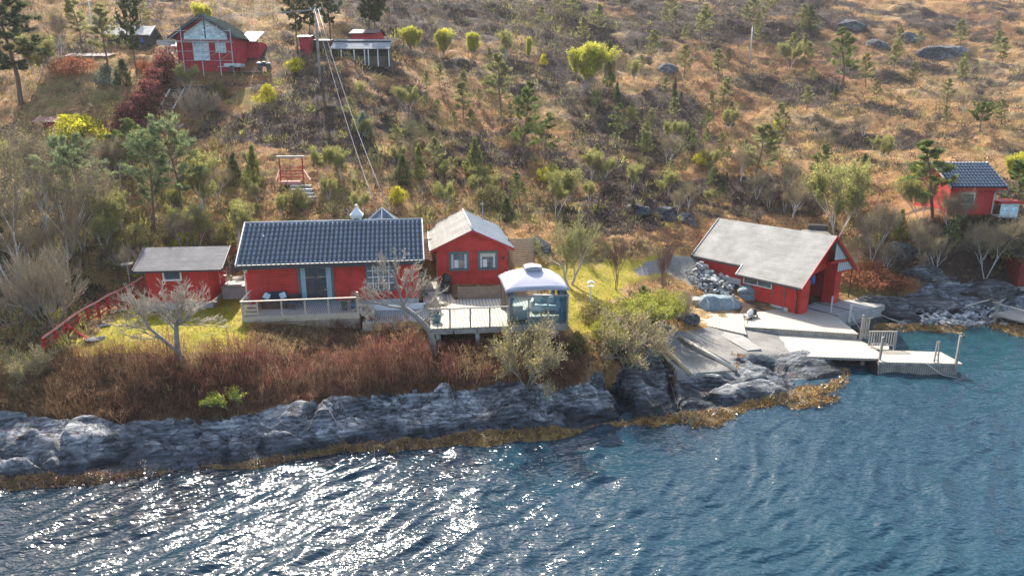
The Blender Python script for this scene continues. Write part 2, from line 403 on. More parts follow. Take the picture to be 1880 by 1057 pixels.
# the shore rock: tilted slabs of uneven size, split by seams, running along the shore
def slabs(x, y, sx, sy, seed, off=.2, tilt=.22, groove=.25, gw=.07):
    u = x/sx; v = y/sy; iu = np.floor(u); iv = np.floor(v); f1 = np.full(x.shape, 9.); f2 = np.full(x.shape, 9.); h1 = np.zeros(x.shape); h2 = np.zeros(x.shape)
    for a in (-1, 0, 1):
        for b in (-1, 0, 1):
            cu = iu+a; cv = iv+b; pu = cu+.15+.7*_hash(cu, cv, seed); pv = cv+.15+.7*_hash(cu, cv, seed+1)
            d = np.sqrt((u-pu)**2+(v-pv)**2)
            hh = (_hash(cu, cv, seed+2)*2-1)*off+((_hash(cu, cv, seed+3)*2-1)*(u-pu)*sx+(_hash(cu, cv, seed+4)*2-1.1)*(v-pv)*sy)*tilt
            n = d < f1; m = (~n) & (d < f2)
            f2 = np.where(n, f1, np.where(m, d, f2)); h2 = np.where(n, h1, np.where(m, hh, h2)); f1 = np.where(n, d, f1); h1 = np.where(n, hh, h1)
    e = f2-f1; w = .5*(1-smooth(0, .16, e)); return h1*(1-w)+h2*w-groove*(1-smooth(0, gw, e))*sy
_R = GY < 66
def _rocky(x, y):
    wx = fbm(x/3, y/3, 26, 3)*1.1; wy = fbm(x/3+5, y/3, 27, 3)*.8
    rx = (x*.96+y*.28)+wx; ry = (-x*.20+y*.98)+wy+.18*np.sin(rx*.5)
    a = slabs(rx, ry, 5.2, 1.9, 21, .30, .30, .24, .09)+slabs(rx+ry*.5, ry-rx*.12, 1.7, .75, 22, .12, .30, .24, .12)*.8+slabs(rx-ry, ry+rx*.2, .62, .3, 23, .06, .3, .12, .1)*.9
    return a+fbm(x/3.1, y/2.6, 24, 4)*.34+fbm(x/.7, y/.35, 25, 3)*.035
rk = np.zeros(GX.shape); rk[_R] = _rocky(GX[_R], GY[_R])
shore_fade = smooth(-.05, .6, GZ)
rockh = rk*(.35+.65*shore_fade)
weed_lump = np.abs(fbm(GX/.9, GY/.6, 41, 4))*.30-.03+fbm(GX/4, GY/2, 42, 3)*.12
M_weed = (~M_rock) & (~M_slip) & (GZ < .30) & (GZ > -1.2)
H = GZ+hill*wild*np.where(GZ < .8, .05, 1)+rockh*B_rock*(1-pad*.6)+np.where(GZ < .5, weed_lump, 0)*(1-B_rock)
H = H+fbm(GX/1.5, GY/1.5, 51, 3)*.05*B_flat
# clefts in the shore rock
def cleft(ax, ay, bx, by, w, d):
    global H
    ux, uy = bx-ax, by-ay; L = math.hypot(ux, uy); ux /= L; uy /= L
    tpar = (GX-ax)*ux+(GY-ay)*uy; perp = np.abs(-(GX-ax)*uy+(GY-ay)*ux+fbm(GX/1.1, GY/1.1, 61, 2)*.5)
    m = (1-smooth(w*.4, w, perp))*smooth(-.3, .2, tpar)*(1-smooth(L-.2, L+.3, tpar))
    H = H-m*d*np.clip(GZ+.25, 0, 1.2)
_a = atZ(1118,668,1.9); _b = atZ(1160,772,0); cleft(_a.x, _a.y, _b.x, _b.y, .55, 1.0)
_a = atZ(595,742,1.5); _b = atZ(560,800,.6); cleft(_a.x, _a.y, _b.x, _b.y, .35, .5)
_a = atZ(1215,650,1.3); _b = atZ(1245,760,0); cleft(_a.x, _a.y, _b.x, _b.y, .3, .6)
_a = atZ(960,715,1.7); _b = atZ(1000,780,.2); cleft(_a.x, _a.y, _b.x, _b.y, .3, .5)
_Hb = H.copy(); _Hb[1:-1] = (H[:-2]+H[1:-1]*2+H[2:])/4; _Hc = _Hb.copy(); _Hc[:, 1:-1] = (_Hb[:, :-2]+_Hb[:, 1:-1]*2+_Hb[:, 2:])/4
H = H*(1-.8*B_rock)+_Hc*.8*B_rock
_lyi = np.log(_ys)
def ground(x, y):
    """height of the finished land under (x, y), scalars or arrays"""
    x = np.asarray(x, float); y = np.asarray(y, float)
    fi = np.interp(np.log(np.clip(y, 21.1, 410)), _lyi, np.arange(len(_ys))); fj = np.clip((x/y+1.12)/.0036, 0, len(_us)-1.001)
    i = np.clip(fi.astype(int), 0, len(_ys)-2); j = fj.astype(int); a = fi-i; b = fj-j
    return H[i, j]*(1-a)*(1-b)+H[i+1, j]*a*(1-b)+H[i, j+1]*(1-a)*b+H[i+1, j+1]*a*b
def zone(arr, x, y):
    i = np.clip(np.rint(np.interp(np.log(np.clip(y, 21.1, 410)), _lyi, np.arange(len(_ys)))).astype(int), 0, len(_ys)-1)
    j = np.clip(np.rint((np.asarray(x)/y+1.12)/.0036).astype(int), 0, len(_us)-1); return arr[i, j]
def on_ground(px, py):
    """the place on the land that shows at this spot of the photograph: first crossing along the sight line"""
    x, y, w = ray(px, py); D = np.geomspace(23, 380, 900)
    g = ground(x*D/y, D); s = CAM_H+w*D/y
    k = np.argmax(s < g)
    if not (s < g).any(): k = 899
    if k > 0:
        d0, d1 = D[k-1], D[k]; e0, e1 = s[k-1]-g[k-1], s[k]-g[k]; Dk = d0+(d1-d0)*e0/(e0-e1+1e-9)
    else: Dk = D[0]
    return Vector((x*Dk/y, Dk, float(ground(x*Dk/y, Dk))))

def split_land():
    nr, nc = GX.shape; V = np.stack([GX, GY, H], -1).reshape(-1, 3)
    idx = np.arange(nr*nc).reshape(nr, nc)
    F = np.stack([idx[:-1, :-1], idx[:-1, 1:], idx[1:, 1:], idx[1:, :-1]], -1).reshape(-1, 4)
    cls = np.zeros(GX.shape, int)                      # 0 hillside
    cls[M_lawn1 | M_lawn2] = 1; cls[M_slip] = 2; cls[M_path] = 3; cls[M_weed] = 5; cls[M_rock & (GZ > -.02)] = 4
    fc = cls[:-1, :-1].reshape(-1)
    return V, F, fc, cls
LV, LF, LFC, CLS = split_land()

# hillside cover colour: straw grass, russet grass, dark heather, moss (true ground colours, not light)
n1 = fbm(GX/7, GY/5.5, 71, 5)+.06*smooth(70, 110, GY); n2 = fbm(GX/1.6, GY/1.2, 72, 4); n3 = fbm(GX/14, GY/10, 73, 3); n4 = fbm(GX/3.5, GY/3, 74, 4)
_straw = np.array([.38, .22, .095]); _russ = np.array([.27, .13, .06]); _heath = np.array([.062, .044, .038]); _moss = np.array([.22, .19, .06]); _pale = np.array([.44, .30, .16])
c = _straw[None, None]*np.ones(GX.shape+(3,))
def _bl(c, k, m): return c*(1-m[..., None])+k*m[..., None]
c = _bl(c, _russ, smooth(-.1, .4, n3+n2*.35)); c = _bl(c, _pale, smooth(.1, .5, -n3+n4*.6)*.8)
c = _bl(c, _moss, smooth(.12, .38, n4*.8+n2*.3)*np.where(GY < 75, .8, .35))
c = _bl(c, _heath, np.clip(smooth(.0, .28, n1+n2*.55+blur(M_dark, 8)*.6-.10), 0, 1)*.95)
c = _bl(c, np.array([.10, .05, .03]), blur(M_brush, 3)*.9)
c = _bl(c, np.array([.14, .115, .04]), np.clip(1-(GX+28)/10, 0, 1)*(GY < 50)*.7)
_r = .85+.3*RNG.random(GX.shape)
LAND_TINT = (c*_r[..., None]).reshape(-1, 3); HEATH_M = smooth(.0, .25, n1+n2*.55+blur(M_dark, 8)*.6-.10)

def m_hillside():
    t = NT('hillside_ground'); a = t.attr(); n = t.noise(3.5, 6, .7); n2_ = t.noise(14, 5, .7)
    col = t.mix(1.0, a, t.ramp(n, [(.25, (.5, .5, .5)), (.5, (1, 1, 1)), (.75, (1.55, 1.45, 1.3))]), 'MULTIPLY')
    h = t.math('ADD', n, t.math('MULTIPLY', n2_, .4))
    return t.done(col, .9, t.bump(h, 1.0, .25), spec=.15)
def m_grass():
    t = NT('lawn_grass'); n = t.noise(.55, 5, .6); n2_ = t.noise(9, 5, .7); n3_ = t.noise(45, 3, .7)
    col = t.ramp(n, [(.3, (.20, .18, .035)), (.5, (.36, .30, .035)), (.68, (.42, .29, .10))])
    col = t.mix(1, col, t.ramp(n2_, [(.3, (.72, .74, .7)), (.7, (1.2, 1.15, 1.1))]), 'MULTIPLY')
    return t.done(col, .85, t.bump(t.math('ADD', n2_, n3_), 1, .06), spec=.15)
def m_gravel():
    t = NT('grey_gravel'); n = t.noise(.7, 5, .6); v = t.voro(9); n2_ = t.noise(22, 4, .7)
    col = t.ramp(n, [(.3, (.15, .145, .13)), (.7, (.26, .25, .23))])
    col = t.mix(1, col, t.ramp(n2_, [(.3, (.6, .6, .6)), (.7, (1.25, 1.25, 1.25))]), 'MULTIPLY')
    return t.done(col, .9, t.bump(t.math('ADD', v, n2_), .8, .05), spec=.2)
def m_rock(name='shore_rock', tide=True):
    t = NT(name)
    mp = t.mapping((.8, 1.25, 1.4), (0, R(8), R(-16)))
    wv = t.n('ShaderNodeTexWave', wave_type='BANDS', bands_direction='Z'); wv.inputs['Scale'].default_value = .9; wv.inputs['Distortion'].default_value = 9; wv.inputs['Detail'].default_value = 5; wv.inputs['Detail Scale'].default_value = 1.1; wv.inputs['Detail Roughness'].default_value = .65
    t.l(t.mapping((.35, 1.2, 1.6), (R(10), R(12), R(-14))), wv.inputs['Vector'])
    s0 = t.noise(.22, 4, .6); s1 = t.noise(.6, 9, .68, mp, 1.6); s2 = t.noise(3.0, 7, .72, mp, .8); s3 = t.noise(15, 4, .7)
    f = t.math('ADD', t.math('MULTIPLY', s1, .6), t.math('ADD', t.math('MULTIPLY', wv.outputs['Fac'], .05), t.math('MULTIPLY', s0, .30)))
    col = t.ramp(f, [(.37, (.034, .041, .050)), (.45, (.12, .134, .146)), (.525, (.28, .29, .30)), (.60, (.60, .60, .60))] if tide else [(.37, (.03, .034, .04)), (.46, (.085, .09, .095)), (.54, (.19, .195, .20)), (.63, (.42, .42, .41))])
    col = t.mix(1, col, t.ramp(s2, [(.3, (.5, .51, .54)), (.5, (1, 1, 1)), (.70, (1.7, 1.7, 1.65))]), 'MULTIPLY')
    ck = t.math('ABSOLUTE', t.math('SUBTRACT', t.noise(.8, 5, .6, t.mapping((.6, 1.3, 1.6), (0, 0, R(-25))), 1.4), .5))
    crk = t.ramp(ck, [(0, (.95, .95, .95)), (.018, (0, 0, 0))])
    col = t.mix(crk, col, (.015, .017, .022))
    lich = t.ramp(t.noise(1.3, 4, .6), [(.70, (0, 0, 0)), (.73, (.9, .9, .9))])
    if tide:
        sx = t.n('ShaderNodeSeparateXYZ'); t.l(t.tc.outputs['Object'], sx.inputs[0])
        zz = t.math('ADD', sx.outputs[2], t.math('MULTIPLY', t.noise(.7, 5, .65), .9))
        wet = t.ramp(t.math('MULTIPLY', zz, .6), [(.0, (1, 1, 1)), (.50, (1, 1, 1)), (.78, (0, 0, 0))])
        col = t.mix(wet, col, t.mix(1, col, (.20, .24, .29), 'MULTIPLY'))
        wl = t.ramp(zz, [(.56, (0, 0, 0)), (.62, (1, 1, 1)), (.68, (0, 0, 0))])
        rust = t.math('MULTIPLY', wl, t.ramp(t.noise(.35, 3, .6), [(.55, (0, 0, 0)), (.66, (.8, .8, .8))]))
        col = t.mix(rust, col, (.18, .035, .02))
        org = t.ramp(t.noise(.9, 3, .5, t.mapping((1, 1, 2))), [(.735, (0, 0, 0)), (.75, (1, 1, 1))])
        col = t.mix(org, col, (.50, .25, .03))
        rg = t.ramp(wet, [(0, (.70, .70, .70)), (1, (.34, .34, .34))])
    else: rg = .8
    col = t.mix(t.math('MULTIPLY', lich, .35), col, (.42, .40, .25))
    h = t.math('ADD', t.math('MULTIPLY', s1, 1.4), t.math('ADD', t.math('MULTIPLY', s2, .7), t.math('MULTIPLY', s3, .12)))
    h = t.math('ADD', h, t.math('MULTIPLY', wv.outputs['Fac'], .10)); h = t.math('SUBTRACT', h, t.math('MULTIPLY', crk, .4))
    return t.done(col, rg, t.bump(h, 1.0, .26), spec=.35)
def m_weed():
    t = NT('golden_seaweed'); n = t.noise(2.2, 6, .7, None, 1.0); n2_ = t.noise(17, 5, .75)
    col = t.ramp(n, [(.3, (.045, .028, .012)), (.5, (.20, .115, .03)), (.68, (.42, .27, .07))])
    col = t.mix(1, col, t.ramp(n2_, [(.3, (.5, .5, .5)), (.7, (1.5, 1.5, 1.5))]), 'MULTIPLY')
    return t.done(col, .32, t.bump(t.math('ADD', n, n2_), 1, .12), spec=.5)
def land_piece(name, k, mat, tint=False):
    F = LF[LFC == k] if not isinstance(k, tuple) else LF[np.isin(LFC, k)]
    u, inv = np.unique(F, return_inverse=True)
    return tag(np_mesh(name, LV[u], inv.reshape(-1, 4), mat, None, True, LAND_TINT[u] if tint else None), kind='structure')
M_ROCK = m_rock(); M_ROCKDRY = m_rock('dry_rock', False)
land_piece('hillside', 0, m_hillside(), True)
land_piece('lawn', 1, m_grass())
land_piece('gravel_slip', 2, m_gravel())
land_piece('gravel_path', 3, m_gravel())
land_piece('rocky_shore', 4, M_ROCK)
land_piece('seaweed_shore', 5, m_weed())

# ------------------------------------------------------------------ the fjord
def waves(x, y):
    # crests run from lower left to upper right of the picture
    a = R(43); u = x*math.cos(a)+y*math.sin(a); v = -x*math.sin(a)+y*math.cos(a)
    w = fbm(x/9, y/9, 91, 2)*1.2
    z = ridged(u/4.0+w*.4, v/1.15+w, 92, 3, .5)*.125+vnoise(u/1.7+w, v/.52, 94)*.045+vnoise(u/.7+3, v/.27+w, 95)*.022
    a2 = R(12); u2 = x*math.cos(a2)+y*math.sin(a2); v2 = -x*math.sin(a2)+y*math.cos(a2)
    return z+vnoise(u2/1.3, v2/.40, 96)*.034+vnoise(x/6, y/5, 97)*.05-.06
def water():
    ys = np.concatenate([np.arange(14, 36, .075), np.arange(36, 60, .17)]); us = np.arange(-1.0, 1.0001, .0036)
    X = us[None, :]*(ys[:, None]+3); Y = np.repeat(ys[:, None], len(us), 1); Z = waves(X, Y)
    nr, nc = X.shape; idx = np.arange(nr*nc).reshape(nr, nc)
    F = np.stack([idx[:-1, :-1], idx[:-1, 1:], idx[1:, 1:], idx[1:, :-1]], -1).reshape(-1, 4)
    keep = (H_at(X, Y) < .15)
    kf = (keep[:-1, :-1] | keep[1:, 1:]).reshape(-1); F = F[kf]
    u, inv = np.unique(F, return_inverse=True)
    t = NT('fjord_water')
    m1 = t.mapping((1, 2.6, 1), (0, 0, R(-43))); m2 = t.mapping((1, 1.9, 1), (0, 0, R(-15)))
    h = t.math('ADD', t.noise(2.4, 1, .5, m1, .5), t.math('MULTIPLY', t.noise(4.5, 1, .5, m2, .4), .5))
    dp = t.noise(.05, 2, .5)
    sx = t.n('ShaderNodeSeparateXYZ'); t.l(t.tc.outputs['Object'], sx.inputs[0])
    side = t.math('MULTIPLY_ADD', sx.outputs[0], .014, dp)
    col = t.ramp(side, [(.25, (.005, .017, .028)), (.6, (.008, .032, .052)), (.95, (.009, .043, .057))])
    m = t.done(col, .11, t.bump(h, 1.0, .05), spec=.5); t.b.inputs['IOR'].default_value = 1.333
    o = np_mesh('fjord', np.stack([X, Y, Z], -1).reshape(-1, 3)[u], inv.reshape(-1, 4), m, None, True)
    tag(o, kind='structure')
    # the rest of the fjord, out of the frame
    b = MB(); b.add([(-400,-300,-.06),(400,-300,-.06),(400,14,-.06),(-400,14,-.06)], [(0,1,2,3)])
    b.add([(-400,14,-.09),(-15,14,-.09),(-61,60,-.09),(-400,60,-.09)], [(0,1,2,3)])
    b.add([(15,14,-.09),(400,14,-.09),(400,60,-.09),(61,60,-.09)], [(0,1,2,3)])
    tag(b.build('open_fjord', m), kind='structure')
def H_at(x, y):
    return np.where(y < 21.2, -3.0, ground(x, np.maximum(y, 21.2)))
water()
tag(B('seabed', plain('dark_seabed', (.02, .03, .03)), None, -400, 400, -300, 24, -4.2, -4.0), kind='structure')
# ------------------------------------------------------------------ building materials
RED = painted('red_boards', (.62, .045, .034), .16, False)
REDV = painted('red_upright_boards', (.60, .038, .028), .14, True)
REDB = painted('faded_red_boards', (.40, .03, .035), .16, True)
REDD = painted('dark_red_boards', (.22, .02, .02), .16, True)
TRIMRED = plain('red_trim', (.42, .016, .013), .5)
TRIMGREY = plain('slate_green_trim', (.10, .135, .135), .5, .1)
TRIMDK = plain('charcoal_trim', (.035, .042, .05), .45, .1)
WHITE = plain('white_paint', (.72, .72, .70), .5, .1)
WHITE2 = plain('weathered_white', (.52, .52, .50), .6, .25)
CONC = plain('pale_concrete', (.34, .33, .305), .85, .3, 1.2)
METAL = plain('galvanised', (.45, .46, .47), .35, .1, metal=.6)
BLACK = plain('black_plastic', (.02, .021, .023), .4, .2)
def m_glass(name='window_glass', c=(.05, .07, .085)):
    t = NT(name); n = t.noise(1.7, 4, .6, t.mapping((1, 1, 2.5)))
    col = t.ramp(n, [(.35, tuple(x*.5 for x in c)), (.6, c), (.75, tuple(x*2.6 for x in c))])
    return t.done(col, .05, t.bump(t.noise(.9, 2, .5), .25, .03), spec=1.0)
GLASS = m_glass(); GLASSB = m_glass('sky_blue_glass', (.62, .80, .84)); GLASSB.node_tree.nodes['Principled BSDF'].inputs['Roughness'].default_value = .25
def m_clear(name, c=(.95, .975, .98), f=.25, rough=.03):
    t = NT(name); tr = t.n('ShaderNodeBsdfTransparent'); tr.inputs[0].default_value = (*c, 1)
    gl = t.n('ShaderNodeBsdfGlossy'); gl.inputs[1].default_value = rough; gl.inputs[0].default_value = (.9, .95, 1, 1)
    lw = t.n('ShaderNodeFresnel'); lw.inputs[0].default_value = 1.45; mx = t.n('ShaderNodeMixShader')
    t.l(t.math('ADD', lw.outputs[0], f*.1), mx.inputs[0]); t.l(tr.outputs[0], mx.inputs[1]); t.l(gl.outputs[0], mx.inputs[2])
    t.l(mx.outputs[0], t.N['Material Output'].inputs[0]); return t.m
CLEAR = m_clear('railing_glass'); TINTG = m_clear('blue_tinted_glass', (.78, .90, .94), .6)
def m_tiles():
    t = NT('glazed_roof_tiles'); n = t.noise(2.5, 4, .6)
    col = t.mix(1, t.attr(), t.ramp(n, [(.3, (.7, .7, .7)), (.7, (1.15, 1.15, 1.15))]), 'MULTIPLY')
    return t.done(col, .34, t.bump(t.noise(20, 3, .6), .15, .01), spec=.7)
TILES = m_tiles()
def m_shingle(name, c, row=.16, axis='slope', seams=True, rough=.8, var=.25):
    t = NT(name); sx = t.n('ShaderNodeSeparateXYZ'); t.l(t.tc.outputs['Object'], sx.inputs[0])
    br = t.n('ShaderNodeTexBrick'); mp = t.mapping((1, 1, 1)); cmb = t.n('ShaderNodeCombineXYZ')
    a, b = (sx.outputs[0], sx.outputs[1]) if axis == 'x' else (sx.outputs[1], sx.outputs[0])
    t.l(a, cmb.inputs[0]); t.l(b, cmb.inputs[1]); t.l(cmb.outputs[0], br.inputs['Vector'])
    br.inputs['Scale'].default_value = 1; br.inputs['Brick Width'].default_value = .35; br.inputs['Row Height'].default_value = row
    br.inputs['Mortar Size'].default_value = .012; br.inputs['Color1'].default_value = (1, 1, 1, 1); br.inputs['Color2'].default_value = (.82, .82, .82, 1); br.inputs['Mortar'].default_value = (.6, .6, .6, 1)
    n = t.noise(.8, 6, .6); n2_ = t.noise(30, 3, .7); n3_ = t.noise(1, 4, .6, t.mapping((.6, 5, 1) if axis == 'x' else (5, .6, 1)))
    col = t.ramp(n, [(.3, tuple(x*(1-var) for x in c)), (.7, tuple(min(1, x*(1+var*.5)) for x in c))])
    col = t.mix(.75 if seams else .35, col, br.outputs['Color'], 'MULTIPLY')
    col = t.mix(.6, col, t.ramp(n3_, [(.3, (.78, .78, .78)), (.7, (1.1, 1.1, 1.1))]), 'MULTIPLY')
    return t.done(col, rough, t.bump(t.math('ADD', n2_, t.math('MULTIPLY', br.outputs['Fac'], -1.5)), .5, .015), spec=.08)
SHINGLE = m_shingle('grey_shingles', (.24, .225, .215), .18, 'x')
BOATROOF = m_shingle('pale_felt_roof', (.36, .345, .31), .2, 'y', False)
SLATE = m_shingle('blue_grey_roof', (.13, .16, .20), .3, 'y')
DECKW = planks('weathered_deck', (.40, .36, .30), 1, .2)
DECKX = planks('deck_boards_across', (.54, .485, .39), 0, .2)
DECKG = planks('grey_deck', (.40, .385, .36), 0, .13)
FENCEW = planks('fence_slats', (.42, .33, .235), 2, .11, gapdark=.2)
RAILW = plain('rail_wood', (.50, .42, .31), .7, .3)
GREYW = plain('silver_wood', (.30, .275, .235), .8, .45, 2.5)

# ------------------------------------------------------------------ building helpers
def local_frame(x, y, z, deg): return dict(loc=(x, y, z), rz=R(deg))
def window(parent, loc, deg, w, h, fm, mm=None, pm=None, nx=1, nz=1, fw=.09, mw=.035, name='window', depth=.06):
    """frame around w x h opening, local x along the wall, facing -y; children pane and muntin"""
    b = MB(); d = depth
    b.box(0, w, -d, 0, h-fw, h); b.box(0, w, -d-.02, 0, 0, fw); b.box(0, fw, -d+.003, 0, fw, h-fw); b.box(w-fw, w, -d+.003, 0, fw, h-fw)
    o = b.build(name, fm, parent, loc=loc); o.rotation_euler = (0, 0, R(deg))
    p = B('pane', pm or GLASS, o, fw, w-fw, -.02, -.004, fw, h-fw)
    if mm and (nx > 1 or nz > 1):
        m = MB(); iw = w-2*fw; ih = h-2*fw
        for i in range(1, nx): m.box(fw+iw*i/nx-mw/2, fw+iw*i/nx+mw/2, -.045, -.021, fw, h-fw)
        for i in range(1, nz): m.box(fw, w-fw, -.049, -.0215, fw+ih*i/nz-mw/2, fw+ih*i/nz+mw/2)
        m.build('muntin', mm, o)
    return o
def gable_walls(parent, mat, w, d, h, rise, along='y', name='wall', z0=0):
    """closed body; along = ridge direction"""
    b = MB()
    if along == 'y':
        pts = [(0, 0, z0), (w, 0, z0), (w, 0, h), (w/2, 0, h+rise), (0, 0, h)]; b.poly(pts[::-1], (0, d, 0))
    else:
        pts = [(0, 0, z0), (0, d, z0), (0, d, h), (0, d/2, h+rise), (0, 0, h)]; b.poly(pts, (w, 0, 0))
    return b.build(name, mat, parent)
def slope_slab(parent, mat, a, b, c, d, t=.08, name='roof'):
    """slab through four corner points, thickness downwards"""
    P = [Vector(p) for p in (a, b, c, d)]; n = (P[1]-P[0]).cross(P[3]-P[0]).normalized()
    if n.z < 0: n = -n
    return MB().poly([p for p in P], n*-t).build(name, mat, parent)
def tile_slope(parent, x0, x1, ye, ze, yr, zr, nrow, pitchx=.27, name='roof_tiles'):
    """profiled tile field between an eave line and a ridge line"""
    ncol = int((x1-x0)/pitchx); sub = 6; xs = []; prof = []
    for i in range(ncol*sub+1):
        u = i/sub; f = u % 1.0; xs.append(x0+(x1-x0)*i/(ncol*sub)); prof.append(.085*(math.cos(2*math.pi*f)**2 if math.cos(2*math.pi*f) > 0 else -.25*abs(math.cos(2*math.pi*f))))
    L = math.hypot(yr-ye, zr-ze); ty, tz = (yr-ye)/L, (zr-ze)/L; ny, nz = -tz, ty
    if nz < 0: ny, nz = -ny, -nz
    V = []; rows = []
    for r in range(nrow):
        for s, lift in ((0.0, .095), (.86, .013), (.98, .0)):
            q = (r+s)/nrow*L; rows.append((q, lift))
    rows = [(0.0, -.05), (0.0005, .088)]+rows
    for q, lift in rows:
        for x, p in zip(xs, prof):
            k = lift+p+.01; V.append((x, ye+ty*q+ny*k, ze+tz*q+nz*k))
    n = len(xs); F = [(j*n+i, j*n+i+1, (j+1)*n+i+1, (j+1)*n+i) for j in range(len(rows)-1) for i in range(n-1)]
    if ty < 0: F = [f[::-1] for f in F]
    tc = np.array([[.19, .23, .28] if j > 1 and (j-2) % 3 != 2 and p > -.005 else [.03, .04, .055] for j in range(len(rows)) for p in prof])  # joint and lap shade, and sky sheen on the pans, put into the tint
    return np_mesh(name, V, F, TILES, parent, False, tc)

# ------------------------------------------------------------------ the long cabin with the glazed tile roof
K = empty('cabin', (-15.62, 39.35, 4.18), R(8.1), 'long red cabin with a glossy blue-black tiled roof and glass sliding door', 'cabin')
gable_walls(K, RED, 10.05, 5.5, 2.36, 1.68, 'x')
B('foundation', WHITE2, K, .03, 10.02, .03, 5.4, -.75, -.002)
rf = slope_slab(K, TRIMDK, (-.35, -.48, 2.38), (10.4, -.48, 2.38), (10.4, 2.75, 4.3), (-.35, 2.75, 4.3), .1, 'roof')
slope_slab(rf, TRIMDK, (-.35, 5.98, 2.38), (10.4, 5.98, 2.38), (10.4, 2.75, 4.3), (-.35, 2.75, 4.3), .1, 'roof_back')
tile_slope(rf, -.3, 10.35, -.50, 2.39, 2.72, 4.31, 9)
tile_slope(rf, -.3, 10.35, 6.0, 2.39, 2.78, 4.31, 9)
rc = MB().tube([(-.38, 2.75, 4.37), (10.43, 2.75, 4.37)], .10, 8).build('ridge_cap', m_shingle('ridge_grey', (.30, .33, .37), .2, 'x'), rf, True)
for x in (-.41, 10.36):
    MB().poly([(x, -.52, 2.36), (x, 2.75, 4.33), (x, 2.75, 4.48), (x, -.55, 2.52)], (.07, 0, 0)).build('bargeboard', METAL, K)
MB().box(-.3, 10.35, -.66, -.53, 2.24, 2.50).build('gutter', TRIMDK, K)
MB().tube([(.02, -.55, 2.25), (-.02, -.1, 2.0), (-.02, -.07, .1)], .035, 6).build('downpipe', WHITE, K)
# sliding door
dr = window(K, (2.98, -.012, .02), 0, 2.05, 2.28, TRIMGREY, None, m_glass('door_glass', (.055, .06, .07)), fw=.13, name='sliding_door')
B('door_stile', TRIMDK, dr, .99, 1.06, -.05, -.022, .13, 2.15)
CURT = plain('blue_curtain', (.36, .50, .56), .8, .25, 9)
for x0, x1 in ((.15, .42), (1.62, 1.9)):
    b = MB()
    for i in range(6): b.tube([(x0+(x1-x0)*(i+.5)/6, -.03, .16), (x0+(x1-x0)*(i+.5)/6, -.03, 2.12)], .026, 6)
    b.build('curtain', CURT, dr)
B('door_handle', METAL, dr, 1.45, 1.9, -.10, -.06, .72, .76)
# lattice window
window(K, (6.92, -.012, .55), 0, 1.75, 1.72, TRIMGREY, WHITE, m_glass('pale_glass', (.16, .2, .22)), 5, 4, .09, .05)
b = MB().box(.03, .13, -.14, 0, 1.95, 2.12); b.build('porch_lamp', WHITE, K)
# chimney
ch = B('chimney', WHITE, K, 6.05, 6.6, 2.9, 3.45, 3.9, 4.62)
b = MB().box(5.93, 6.72, 2.78, 3.57, 4.625, 4.74)
b.add([(5.95, 2.8, 4.745), (6.7, 2.8, 4.745), (6.7, 3.55, 4.745), (5.95, 3.55, 4.745), (6.325, 3.17, 5.25)], [(0, 1, 4), (1, 2, 4), (2, 3, 4), (3, 0, 4)])
b.tube([(6.325, 3.17, 4.8), (6.325, 3.17, 5.35)], .09, 8); b.build('chimney_cap', WHITE, ch)
B('chimney_flue', BLACK, ch, 6.18, 6.47, 2.89, 2.899, 4.3, 4.5)

# ------------------------------------------------------------------ the guest cabin, gable to the water
K2 = empty('guest_cabin', (-4.88, 44.0, 3.95), R(8), 'red cabin with its gable to the water, two grey-green windows and a pale grey roof', 'cabin')
W2, D2, E2, R2 = 4.62, 8.1, 2.72, 1.08
gable_walls(K2, RED, W2, D2, E2, R2, 'y')
B('foundation', CONC, K2, .04, W2-.04, .04, D2, -.9, -.002)
PANELROOF = m_shingle('pale_roof_sheets', (.23, .22, .20), .62, 'y', True); PANELROOF.node_tree.nodes['Brick Texture'].inputs['Brick Width'].default_value = .62
for nd in PANELROOF.node_tree.nodes:
    if nd.type == 'TEX_BRICK': nd.offset = 0; nd.inputs['Mortar'].default_value = (1.35, 1.35, 1.35, 1); nd.inputs['Mortar Size'].default_value = .02
sl = R2/(W2/2); ov = .42
rl = slope_slab(K2, PANELROOF, (-ov, -.38, E2-sl*ov+.07), (W2/2, -.38, E2+R2+.07), (W2/2, D2+.4, E2+R2+.07), (-ov, D2+.4, E2-sl*ov+.07), .07, 'roof')
slope_slab(K2, SLATE, (W2+ov, -.38, E2-sl*ov+.07), (W2/2, -.38, E2+R2+.07), (W2/2, D2+.4, E2+R2+.07), (W2+ov, D2+.4, E2-sl*ov+.07), .07, 'roof')  # slope turned from the sun: its shade is put into the darker blue-grey colour
MB().tube([(W2/2, -.42, E2+R2+.1), (W2/2, D2+.42, E2+R2+.1)], .07, 6).build('ridge_cap', METAL, K2, True)
for s, x0 in ((1, -ov), (-1, W2+ov)):
    MB().poly([(x0, -.405, E2-sl*ov-.13), (W2/2, -.405, E2+R2-.09), (W2/2, -.405, E2+R2+.05), (x0, -.405, E2-sl*ov+.04)], (0, .05, 0)).build('bargeboard', TRIMRED, K2)
MB().box(-ov-.06, -ov+.0, -.36, D2+.36, E2-sl*ov-.06, E2-sl*ov+.08).build('gutter', WHITE, K2)
for x in (.76, 2.64):
    w = window(K2, (x, -.012, 1.12), 0, 1.34, 1.28, TRIMGREY, None, m_glass('dusk_glass', (.13, .16, .17)), fw=.13)
    MB().box(.17, .30, -.03, -.021, .16, 1.1).box(1.02, 1.16, -.03, -.021, .16, 1.1).build('curtain', plain('sheer_curtain', (.52, .56, .56), .8), w)
    MB().box(.36, .62, -.034, -.0215, .2, .72).build('chair_back', WHITE, w)
B('window_blind', plain('cream_blind', (.55, .52, .42), .8), K2, 2.82, 3.82, -.05, -.036, 2.0, 2.24)
